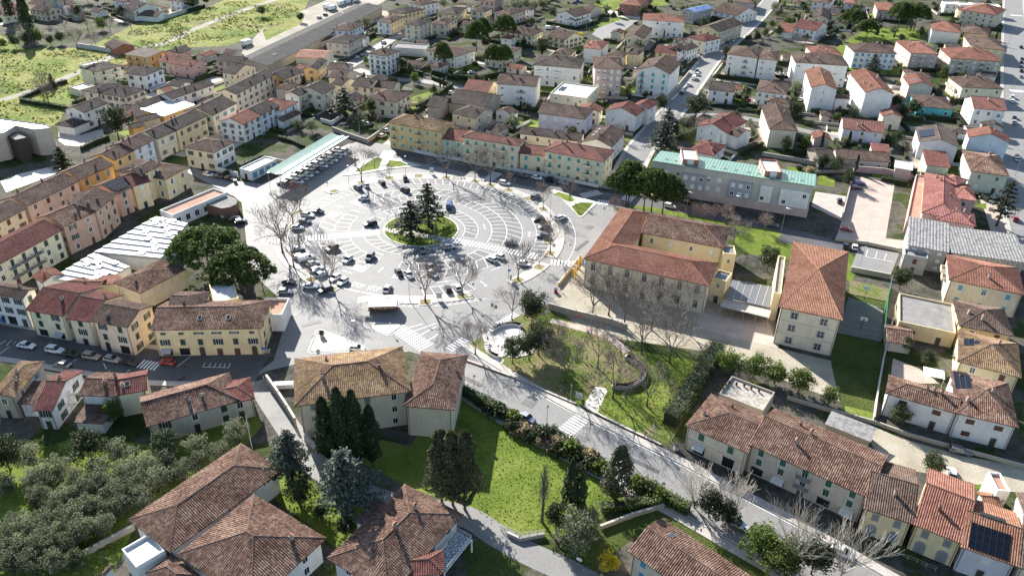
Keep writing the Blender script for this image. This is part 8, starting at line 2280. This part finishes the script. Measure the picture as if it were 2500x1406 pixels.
for k, c, p, a, lb in (('hatch', 'white', (-71.3, 480.1), 1.2, 'white car in lane before tall beige house'), ('hatch', 'white', (-77.2, 457.8), 1.2, 'white car in lane beside white wall'), ('hatch', 'black', (-92.3, 421.1), 1.2, 'black car at corner of beige stone house'), ('hatch', 'silver', (-86.3, 424.1), 1.2, 'silver car before beige stone house'), ('hatch', 'grey', (-84.5, 428.5), 1.2, 'grey car before beige stone house'), ('hatch', 'white', (-31.2, 367.2), 1.2, 'white car beside hedge on sloping street'), ('hatch', 'cream', (-54.4, 306.7), 1.0, 'cream car at corner near ochre apartments'), ('hatch', 'white', (-53.6, 313.1), 1.0, 'white car behind cream car at corner'), ('hatch', 'silver', (-62.2, 320.5), 1.0, 'silver car at gate beside bare rounded tree'),
        ('van', 'white', (18.8, 503.8), 0, 'white camper van left of two behind yellow house'), ('van', 'white', (24.3, 502.3), 0, 'white camper van right of two behind yellow house'), ('hatch', 'silver', (-23.4, 401.1), .2, 'silver car beside long hedge in pine garden'), ('hatch', 'blue', (39.2, 583.5), 0, 'dark car left of two at top parking'), ('hatch', 'blue', (42.2, 589.6), 0, 'blue car right of two at top parking'), ('hatch', 'silver', (-127.2, 516.6), 1.2, 'silver car on dirt yard beside warehouse'), ('hatch', 'black', (-125.2, 525.2), 1.2, 'black car on dirt yard beside warehouse'), ('hatch', 'red', (110.9, 367.3), 1, 'red car in dark drive beside hedge'), ('hatch', 'silver', (137.0, 374.6), 1, 'silver car between gable-fronted blocks'), ('hatch', 'white', (135.8, 370.7), 1, 'white car between gable-fronted blocks'), ('hatch', 'white', (309.7, 600.5), .2, 'white car at top right drive'), ('hatch', 'white', (62.0, 415.1), 1, 'white car below yellow gabled house'),
        ('hatch', 'white', (-110.4, 262.5), -.35, 'white car beside corner house'), ('hatch', 'black', (-106.3, 260.9), -.35, 'black car left of two by corner house wall'), ('hatch', 'black', (-101.8, 259.3), -.35, 'black car right of two by corner house wall'), ('hatch', 'black', (-94.7, 230.6), .6, 'black car left in row by cafe pavilion'), ('hatch', 'white', (-93.1, 230.0), .6, 'white car second in row by cafe pavilion'), ('hatch', 'grey', (-90.1, 227.8), .6, 'grey car third in row by cafe pavilion'), ('hatch', 'black', (-87.4, 225.6), .6, 'black car right in row by cafe pavilion')):
    car(k, c, p, a, lb, far=True)
# rows under the green canopy
ca_ = math.atan2(ax.y, ax.x)
cols = ('silver', 'black', 'white', 'white', 'silver', 'grey', 'white', 'black', 'silver', 'white', 'grey', 'black', 'white', 'silver')
for i in range(12):
    for r, off in enumerate((-WID * .98, -WID * .45)):
        p = ca + ax * (3 + i * (LEN - 6) / 11) + cx * (-off)
        col = cols[(i * 2 + r * 5) % 14] if not (i == 0 and r == 0) else 'red'
        car(('hatch', 'suv', 'wagon')[(i + r) % 3], col, (p.x, p.y), ca_ - PI / 2 + (PI if r else 0), '%s car, %s from near end in %s row under green canopy' % (col, ORD[i], ('outer', 'inner')[r]), 'cars under the green canopy', far=True)
# trucks by the warehouse
def truck(p, ang, col, label, L=7.5):
    o = tag(empty('parked_truck', (*p, .05), ang), label, 'truck')
    MB().box(-L / 2, -1.2, .9, L / 2 - 2, 1.2, 3.4, col_mat((.72, .72, .7))).obj('cargo_box', o)
    mb = MB(); loft(mb, [(L / 2 - 1.9, [(1.15, .5), (1.15, 1.6), (1.1, 2.6), (.9, 2.7)]), (L / 2 - .5, [(1.15, .5), (1.15, 1.6), (1.0, 2.5), (.8, 2.6)]), (L / 2, [(1.1, .5), (1.1, 1.5), (1.05, 1.55), (.9, 1.6)])], col_mat(col)); mb.obj('cab', o)
    MB().face([(L / 2 - .02, -1, 1.62), (L / 2 - .02, 1, 1.62), (L / 2 - .46, .85, 2.5), (L / 2 - .46, -.85, 2.5)], M_CGLASS).obj('windscreen', o)
    MB().box(-L / 2, -.9, .5, L / 2 - 1.9, .9, .88, M_DARK).obj('chassis', o)
    w = MB().tube((0, -.15, 0), (0, .15, 0), .48, .48, M_RUBBER, 12, True).mesh('wheel')
    for x in (-L / 2 + 1, L / 2 - 1.2):
        for s in (-1, 1): link('wheel', w, o, (x, s * 1.05, .48))
for p, lb, c in (((-128.3, 546.2), 'white truck leftmost beside warehouse end', (.7, .7, .7)), ((-124.1, 541.5), 'blue truck below white truck by warehouse', (.03, .1, .4)), ((-121.3, 557.6), 'blue and white truck second from left by warehouse', (.05, .15, .5)), ((-118.2, 564.9), 'blue and white truck third from left by warehouse', (.05, .15, .5)), ((-114.2, 570.9), 'blue truck at right end by warehouse', (.03, .1, .4)), ((-151.7, 445.3), 'white box truck on concrete pad beyond meadow', (.6, .6, .6))):
    truck(p, 1.2, c, lb)

# ---------------------------------------------------------------- street furniture
def lamp_mesh(h, arm):
    mb = MB()
    mb.tube((0, 0, 0), (0, 0, h), .09, .05, M_STEEL, 8)
    mb.tube((0, 0, 0), (0, 0, .9), .12, .1, M_STEEL, 8)
    if arm:
        mb.tube((0, 0, h), (arm, 0, h + .35), .045, .04, M_STEEL, 6)
    return mb.mesh('post')
LP = {a: lamp_mesh(*a) for a in ((7.8, 0), (8.5, 1.6), (4.2, 0))}
head_big = MB().box(-.35, -.16, -.07, .45, .16, .07, M_STEEL).mesh('lamp_head')
_hl = MB()
for z0, z1, r0, r1 in ((0, .1, .08, .2), (.1, .42, .2, .26), (.42, .62, .3, .03)): _hl.tube((0, 0, z0), (0, 0, z1), r0, r1, M_DARK if z0 != .1 else M_LAMP, 8)
head_lan = _hl.mesh('lantern')
def lamp(p, label, kind='tall', ang=0.0, group='street lamps'):
    o = tag(empty('street_lamp', (*p, .05), ang), label, 'street lamp', group)
    if kind == 'tall':
        link('post', LP[(7.8, 0)], o); link('lamp_head', head_big, o, (.1, 0, 7.85))
    elif kind == 'arm':
        link('post', LP[(8.5, 1.6)], o); link('lamp_head', head_big, o, (1.7, 0, 8.88))
    else:
        link('post', LP[(4.2, 0)], o); link('lantern', head_lan, o, (0, 0, 4.2))
for p, lb, k, a in (((-39.0, 218.9), 'tall lamp post at left edge of round island', 'tall', 2), ((-24.4, 216.4), 'tall lamp post at right part of round island', 'tall', 0), ((-58.6, 256.3), 'tall lamp post at far kerb left of black estate car', 'tall', 1), ((-39.8, 266.4), 'tall lamp post behind small grass bed at far kerb', 'tall', 1),
        ((-84.1, 248.4), 'tall lamp post at near end of green canopy', 'tall', 0), ((-1.1, 191.9), 'lamp post with blue sign at south-east kerb', 'tall', 0), ((12.0, 236.0), 'tall lamp post beside white car on outer ring', 'tall', 0), ((57.7, 240.3), 'tall lamp post among pollarded trees', 'arm', -1.2), ((86.9, 229.6), 'tall lamp post at end of pollard row', 'arm', -1.2), ((73.0, 238.1), 'lamp post before grey facade bay', 'arm', -1.2),
        ((-2.9, 154.9), 'lantern at lower edge of park terrace path', 'lan', 0), ((-8.1, 142.8), 'lantern on railing beside south-east road', 'lan', 0), ((14.0, 140.7), 'lantern beside park board', 'lan', 0), ((8.4, 132.7), 'lantern beside silver car on south-east road', 'lan', 0), ((34.1, 164.6), 'lantern in shade near curved park wall', 'lan', 0), ((30.8, 127.5), 'lantern at road end of tall hedge', 'lan', 0), ((25.5, 120.7), 'lantern beside broad dark cypress', 'lan', 0),
        ((-62.5, 300.4), 'tall lamp post beside brown wall by canopy street', 'arm', 0), ((41.3, 492.4), 'lamp post at top car park', 'arm', 0), ((36.9, 409.0), 'lamp post beside pinkish brown tower', 'arm', 0), ((246.3, 389.2), 'curved lamp post at right street crossing', 'arm', 0), ((300.6, 494.5), 'lamp post on right street upper kerb', 'arm', 0), ((191.3, 282.6), 'lamp post at bend of right street', 'arm', 0), ((103.2, 205.2), 'lamp post in school car park', 'tall', 0), ((-38.5, 159.1), 'tall lamp post at tip of triangular traffic island', 'tall', 0), ((-27.8, 181.4), 'lamp post beside forked bare tree', 'tall', 0)):
    lamp(p, lb, k, a)
BLU = col_mat((.03, .14, .45)); REDS = col_mat((.5, .02, .02))
def sign(p, label, kind, ang):
    o = tag(empty('road_sign', (*p, .05), ang), label, 'sign')
    MB().tube((0, 0, 0), (0, 0, 2.5), .035, .035, M_STEEL, 6).obj('post', o)
    mb = MB()
    n = 14
    if kind == 'round':
        mb.tube((0, -.04, 2.4), (0, -.06, 2.4), .34, .34, BLU, n, True)
    elif kind == 'triangle':
        mb.face([(-.42, -.045, 2.2), (.42, -.045, 2.2), (0, -.045, 2.9)], REDS); mb.face([(-.25, -.05, 2.3), (.25, -.05, 2.3), (0, -.05, 2.72)], M_WHITE); mb.face([(0, -.04, 2.9), (.42, -.04, 2.2), (-.42, -.04, 2.2)], M_STEEL)
    elif kind == 'stop':
        mb.tube((0, -.04, 2.4), (0, -.06, 2.4), .4, .4, REDS, 8, True)
    else:
        mb.box(-.5, -.06, 1.8, .5, -.03, 2.5, BLU if kind == 'blue' else M_WHITE)
    mb.obj('panel', o)
for p, lb, k, a in (((-30.8, 166.7), 'triangular sign on small traffic island', 'triangle', .2), ((-38.4, 160.2), 'red triangular sign on large traffic island', 'triangle', 0), ((-10.8, 187.2), 'round blue sign beside southern kerb', 'round', .3), ((-49.1, 160.4), 'board sign at left tip of large traffic island', 'board', .8), ((-25.0, 184.3), 'sign post left of forked bare tree', 'round', 0), ((-0.9, 195.9), 'blue board sign below lamp at south-east kerb', 'blue', .4), ((20.9, 200.8), 'blue and white sign by school gate', 'blue', .4), ((-65.6, 253.7), 'round sign at north-west kerb', 'round', 0), ((30.1, 238.7), 'round sign on eastern road edge', 'round', 0), ((17.7, 172.4), 'sign on school garden wall corner', 'stop', 0), ((-59.7, 154.7), 'blue sign at corner of yellow building', 'blue', 0), ((13.1, 94.2), 'white sign beside lane at bottom', 'board', -.5), ((-128.2, 163.7), 'blue parking sign on shopping street', 'blue', 0)):
    sign(p, lb, k, a)
# flag of three colours on a pole
fl = tag(empty('flagpole', (*(-5.3, 171.4), .05)), 'flagpole with green white and red flag at park edge', 'flag')
MB().tube((0, 0, 0), (0, 0, 6.5), .06, .04, M_STEEL, 8).obj('pole', fl)
mb = MB()
for i, m in enumerate((col_mat((.02, .25, .08)), M_WHITE, col_mat((.55, .02, .03)))):
    for k in range(3):
        x0, x1 = .05 + i * .5 + k * .167, .05 + i * .5 + (k + 1) * .167
        f = lambda x: .12 * math.sin(x * 5)
        mb.face([(x0, f(x0), 5.2 - x0 * .5), (x1, f(x1), 5.2 - x1 * .5), (x1, f(x1), 6.3 - x1 * .5), (x0, f(x0), 6.3 - x0 * .5)], m)
mb.obj('flag', fl)
# tree beds on the pavement
SOIL = ground_mat('bed_soil', [(0.3, (.16, .17, .05)), (.5, (.30, .24, .14)), (.7, (.18, .22, .04))], .6, .9, .2, .5)
for p in ((-54.8, 259.8), (-70.6, 234.5), (-70.2, 223.9), (-50.2, 186.3), (-56.8, 191.1), (-23.4, 180.8), (-13.6, 184.2), (1.7, 193.9), (11.3, 210.4), (7.8, 201.8), (9.8, 241.6), (-2.1, 256.7), (-14.3, 263.6), (-8.7, 260.6), (-25.0, 266.2), (-45.5, 264.5), (-35.2, 267.1), (-62.9, 251.8), (5.0, 249.9), (10.8, 231.4), (10.8, 218.4)):
    a = rad(p)
    mb = MB().box(-1.35, -1.5, 0, 1.35, 1.5, .175, SOIL)
    for q in ((-1.5, -1.65, 1.5, -1.5), (-1.5, 1.5, 1.5, 1.65), (-1.5, -1.5, -1.35, 1.5), (1.35, -1.5, 1.5, 1.5)): mb.box(q[0], q[1], 0, q[2], q[3], .22, M_FRAME)
    mb.obj('tree_bed', None, (*p, .01), a)['kind'] = 'structure'
def bench(p, ang, label):
    o = tag(empty('bench', (*p, .16), ang), label, 'bench')
    for k in range(3): MB().box(-.9, -.24 + k * .17, .42, .9, -.1 + k * .17, .47, M_CONC).obj('slat', o)
    for s in (-.7, .7): MB().box(s - .06, -.22, 0, s + .06, .22, .42, M_CONC).obj('leg', o)
for p, lb in (((7.5, 246.0), 'bench on eastern pavement near sandy bed'), ((-19.0, 266.3), 'bench on north pavement left of slender tree'), ((-11.6, 264.5), 'bench on north pavement near thick tree'), ((12.4, 216.3), 'bench beside small grass bed at east kerb'), ((-11.7, 185.0), 'dark bench beside grass bed on south pavement'), ((-50.1, 276.3), 'bench between the north-west grass islands')):
    bench(p, rad(p) + PI / 2, lb)
# notice panels and bins
for p, lb, a in (((-30.6, 269.3), 'grey notice panel on north pavement', 0), ((-19.8, 182.2), 'framed advertising panel on south pavement', 0), ((-0.4, 193.1), 'narrow white panel beside south-east lamp post', 1.2), ((15.8, 140.4), 'park notice board with slanted roof', -.5)):
    o = tag(empty('notice_panel', (*p, .16), a), lb, 'panel')
    MB().box(-.75, -.08, .5, .75, .08, 2.3, M_STEEL).obj('frame', o)
    MB().face([(-.65, -.083, .6), (.65, -.083, .6), (.65, -.083, 2.2), (-.65, -.083, 2.2)], plain('faded_poster', (.45, .42, .40), .6, 0, .5, 3)).obj('poster', o)
    for s in (-.6, .6): MB().box(s - .05, -.05, 0, s + .05, .05, .5, M_STEEL).obj('leg', o)
for p, lb, c in (((12.2, 187.9), 'red collection bin at school gate', (.4, .02, .02)), ((-99.0, 256.9), 'dark green waste bin by white garage', (.03, .10, .05)), ((35.5, 125.2), 'white-lidded bin beside roadside shop', (.5, .5, .5))):
    o = tag(empty('waste_bin', (*p, .05)), lb, 'bin')
    mb = MB(); loft(mb, [(-.45, [(.45, 0), (.55, .9), (.5, 1.1)]), (.45, [(.45, 0), (.55, .9), (.5, 1.1)])], col_mat(c)); mb.obj('body', o)
    MB().box(-.5, -.6, 1.1, .5, .6, 1.18, M_DARK).obj('lid', o)
o = tag(empty('planter', (*(-47.7, 163.4), .18)), 'dark round planter with bush on large traffic island', 'planter')
MB().tube((0, 0, 0), (0, 0, .6), .45, .6, M_CONC, 12, True).obj('pot', o); b_ = link('plant', SHR['holm'][0], o, (0, 0, .6)); b_.scale = (.7, .7, .8)
# pots along the terrace edge of the roadside house
for i, p in enumerate([(50.3, 143.7), (51.8, 143.2), (53.4, 142.7), (54.8, 141.8), (56.3, 140.9), (48.3, 141.3), (49.2, 142.7)]):
    o = tag(empty('flower_pot', (*p, 3.63)), 'terracotta flower pot, %s along roof terrace by the hedge' % ORD[i], 'flower pot', 'pots on the roof terrace')
    MB().tube((0, 0, 0), (0, 0, .4), .18, .26, col_mat((.38, .14, .07)), 10, True).obj('pot', o); b_ = link('plant', SHR['laurel'][0], o, (0, 0, .4)); b_.scale = (.28, .28, .35)
# air-conditioning units behind the villa wall
o = tag(empty('cooling_unit', (*(-51.8, 142.4), 0), .1), 'white cooling unit with three fans beside villa', 'machine')
MB().box(-2.2, -.7, .3, 2.2, .7, 1.5, M_WHITE).obj('casing', o)
for k in (-1.2, 0, 1.2): MB().tube((k, 0, 1.5), (k, 0, 1.56), .45, .45, M_DARK, 12, True).obj('fan', o, (0, 0, 0))
# wires over the shopping street
for a, b, lb in (((-55.1, 129.2), (-61.2, 154.3), 'white pole beside old farmhouse'),):
    MBo = MB().tube((0, 0, 0), (0, 0, 9), .1, .06, M_FRAME, 6).obj('utility_pole', None, (*(-53.1, 122.2), 0)); tag(MBo, lb, 'pole')
# scooter on the shopping street
o = tag(empty('scooter', (*(-76.2, 144.6), .06), .9), 'dark scooter crossing the shopping street', 'scooter')
mb = MB(); loft(mb, [(-.8, [(.12, .45), (.2, .6), (.15, .8)]), (-.2, [(.15, .3), (.22, .5), (.16, .82)]), (.1, [(.14, .25), (.16, .32), (.1, .38)]), (.5, [(.16, .3), (.2, .6), (.12, 1.0)]), (.7, [(.05, .6), (.1, .8), (.05, 1.0)])], col_mat((.05, .05, .06))); mb.obj('body', o)
MB().tube((.5, -.3, 1.05), (.5, .3, 1.05), .03, .03, M_DARK, 6).obj('handlebar', o)
for x in (-.6, .68): MB().tube((x, -.06, .26), (x, .06, .26), .26, .26, M_RUBBER, 12, True).obj('wheel', o)

# ---------------------------------------------------------------- people
def person(p, ang, label, top, legs, hair=(.03, .02, .015), step=.25, z=.08):
    V = [(0, 0, .95), (0, 0, 1.15), (0, 0, 1.38), (0, 0, 1.5), (.02, 0, 1.62), (.02, 0, 1.72),
         (0, .17, 1.4), (-.06 * step * 4, .24, 1.14), (.06, .25, .9), (.09, .25, .8), (0, -.17, 1.4), (.06 * step * 4, -.24, 1.14), (.12, -.25, .9), (.15, -.25, .8),
         (0, .1, .88), (step * .6, .1, .5), (step * .75, .1, .08), (step * .75 + .15, .1, .04), (0, -.1, .88), (-step * .4, -.1, .5), (-step, -.1, .1), (-step + .14, -.1, .04)]
    Ed = [(0, 1), (1, 2), (2, 3), (3, 4), (4, 5), (2, 6), (6, 7), (7, 8), (8, 9), (2, 10), (10, 11), (11, 12), (12, 13), (0, 14), (14, 15), (15, 16), (16, 17), (0, 18), (18, 19), (19, 20), (20, 21)]
    Rr = [.15, .15, .16, .055, .09, .085, .075, .055, .042, .035, .075, .055, .042, .035, .1, .075, .05, .045, .1, .075, .05, .045]
    me = bpy.data.meshes.new('person'); me.from_pydata(V, Ed, [])
    o = bpy.data.objects.new('person', me); COL.objects.link(o)
    m = o.modifiers.new('skin', 'SKIN'); m.use_smooth_shade = True
    o.modifiers.new('sub', 'SUBSURF').levels = 1
    for i, d in enumerate(me.skin_vertices[0].data):
        d.radius = (Rr[i], Rr[i] * (1.25 if i in (1, 2) else 1)); d.use_root = (i == 0)
    dg = bpy.context.evaluated_depsgraph_get()
    nm = bpy.data.meshes.new_from_object(o.evaluated_get(dg))
    o.modifiers.clear(); o.data = nm
    for c in (top, legs, (.45, .27, .2), (.02, .02, .02)): nm.materials.append(col_mat(c, .85))
    for f in nm.polygons:
        c = f.center
        f.material_index = 3 if c.z < .1 else 1 if c.z < .93 and abs(c.y) < .22 else 0 if c.z < 1.46 and c.z > .84 else 2
    o.location = (*p, z); o.rotation_euler = (0, 0, ang)
    tag(o, label, 'person')
    hb = MB(); rng = random.Random(1)
    for i in range(6):
        for j in range(10):
            a0, a1, b0, b1 = 6.283 * j / 10, 6.283 * (j + 1) / 10, 1.5708 * i / 6 - .15, 1.5708 * (i + 1) / 6 - .15
            P = lambda a, b: (-.005 + .105 * math.cos(a) * math.cos(b), .1 * math.sin(a) * math.cos(b), 1.7 + .11 * math.sin(b))
            hb.face([P(a0, b0), P(a1, b0), P(a1, b1), P(a0, b1)], col_mat(hair))
    hb.obj('hair', o)
for p, a, lb, t, l in (((-32.2, 203.7), -1.0, 'left of two people walking together below round island, dark coat', (.04, .04, .05), (.05, .05, .07)), ((-31.4, 204.2), -1.0, 'right of two people walking together below round island, grey jacket', (.14, .14, .16), (.03, .03, .04)), ((17.6, 156.3), -.6, 'person in pale jacket walking in park', (.5, .5, .52), (.08, .1, .16)), ((18.7, 156.0), -.6, 'person in dark clothes walking in park', (.05, .04, .05), (.06, .05, .05)), ((-5.8, 162.9), 1.0, 'person standing on park terrace steps', (.06, .06, .08), (.05, .05, .06)), ((-57.0, 144.7), .4, 'person in white top at lane corner', (.65, .63, .6), (.2, .2, .25)), ((13.6, 188.4), 0, 'person beside red bin at school gate', (.3, .05, .05), (.08, .08, .1))):
    person(p, a, lb, t, l)

# ---------------------------------------------------------------- rough growth (uncountable)
def tufts(name, polys, n, size, mats, label, zz=.02, blades=5, seed=1):
    rng = random.Random(seed)
    mb = MB()
    for poly, share in polys:
        xs = [p[0] for p in poly]; ys = [p[1] for p in poly]
        k = 0
        while k < n * share:
            x, y = rng.uniform(min(xs), max(xs)), rng.uniform(min(ys), max(ys))
            ins = False
            for i in range(len(poly)):
                a, b = poly[i], poly[i - 1]
                if (a[1] > y) != (b[1] > y) and x < (b[0] - a[0]) * (y - a[1]) / (b[1] - a[1]) + a[0]: ins = not ins
            k += 1
            if not ins or noise.noise(Vector((x * .06, y * .06, seed))) < -.12: continue
            m = rng.choice(mats); s = size * rng.uniform(.5, 1.5)
            for _ in range(blades):
                leaf(mb, (x + rng.uniform(-s, s) * .6, y + rng.uniform(-s, s) * .6, zz + s * rng.uniform(.1, .45)), Vector((rng.uniform(-1, 1), rng.uniform(-1, 1), .8)), s, m, rng)
    o = mb.obj(name)
    tag(o, label, 'grass', None, 'stuff')
L_GR = leaf_mat('grass_blades', (0.08, 0.13, 0.012), (0.30, 0.34, 0.06), .45); L_GD = leaf_mat('dry_grass', (0.13, 0.14, 0.05), (0.40, 0.36, 0.16), .4)
tufts('meadow_growth', (([(-295.3, 423.4), (-218.4, 296.8), (-189.8, 311.1), (-196.7, 333.4), (-202.9, 361.3), (-201.7, 400.1), (-205.5, 424.0), (-232.6, 425.5), (-265.3, 424.7)], .5), ([(-207.2, 428.1), (-183.8, 436.6), (-152.3, 476.3), (-140.3, 522.2), (-153.5, 559.0), (-198.7, 560.1), (-209.0, 526.1), (-228.5, 478.2)], .5)), 6000, .8, (L_GD, L_GR, L_GD, L_GR, L_HEDGE), 'rough grass and low scrub covering the meadow', .02, 4, 2)
tufts('lawn_growth', (([(-14.6, 144.3), (-4.9, 138.8), (1.2, 131.4), (7.8, 124.5), (15.1, 118.2), (23.6, 111.7), (15.7, 103.2), (7.2, 100.2), (0.4, 101.7), (-9.1, 107.9), (-19.3, 113.5), (-15.6, 125.5), (-12.4, 134.9)], 1),), 5000, .18, (LAWN, LAWN, L_GR), 'tufted bright grass covering the lower lawn', .02, 3, 3)
tufts('park_growth', (([(10.4, 172.1), (24.3, 165.2), (31.5, 155.9), (47.0, 155.8), (33.6, 127.4), (23.5, 135.0), (8.3, 146.1), (-1.5, 152.8), (5.5, 160.8)], 1),), 7000, .25, (L_GR, L_GD), 'thin worn grass over the park', .02, 3, 4)
tufts('grove_growth', (([(-113.6, 124.3), (-92.5, 89.5), (-69.6, 90.2), (-68.9, 100.3), (-55.5, 122.7), (-71.2, 121.5), (-89.4, 123.9)], 1),), 6000, .35, (L_GR, L_GR, L_GD), 'tall grass under the olive trees', .02, 3, 5)
tufts('island_growth', (([EP(11.4, k * 12) for k in range(30)], 1),), 2500, .25, (L_GR,), 'short grass on the round island', .19, 3, 6)
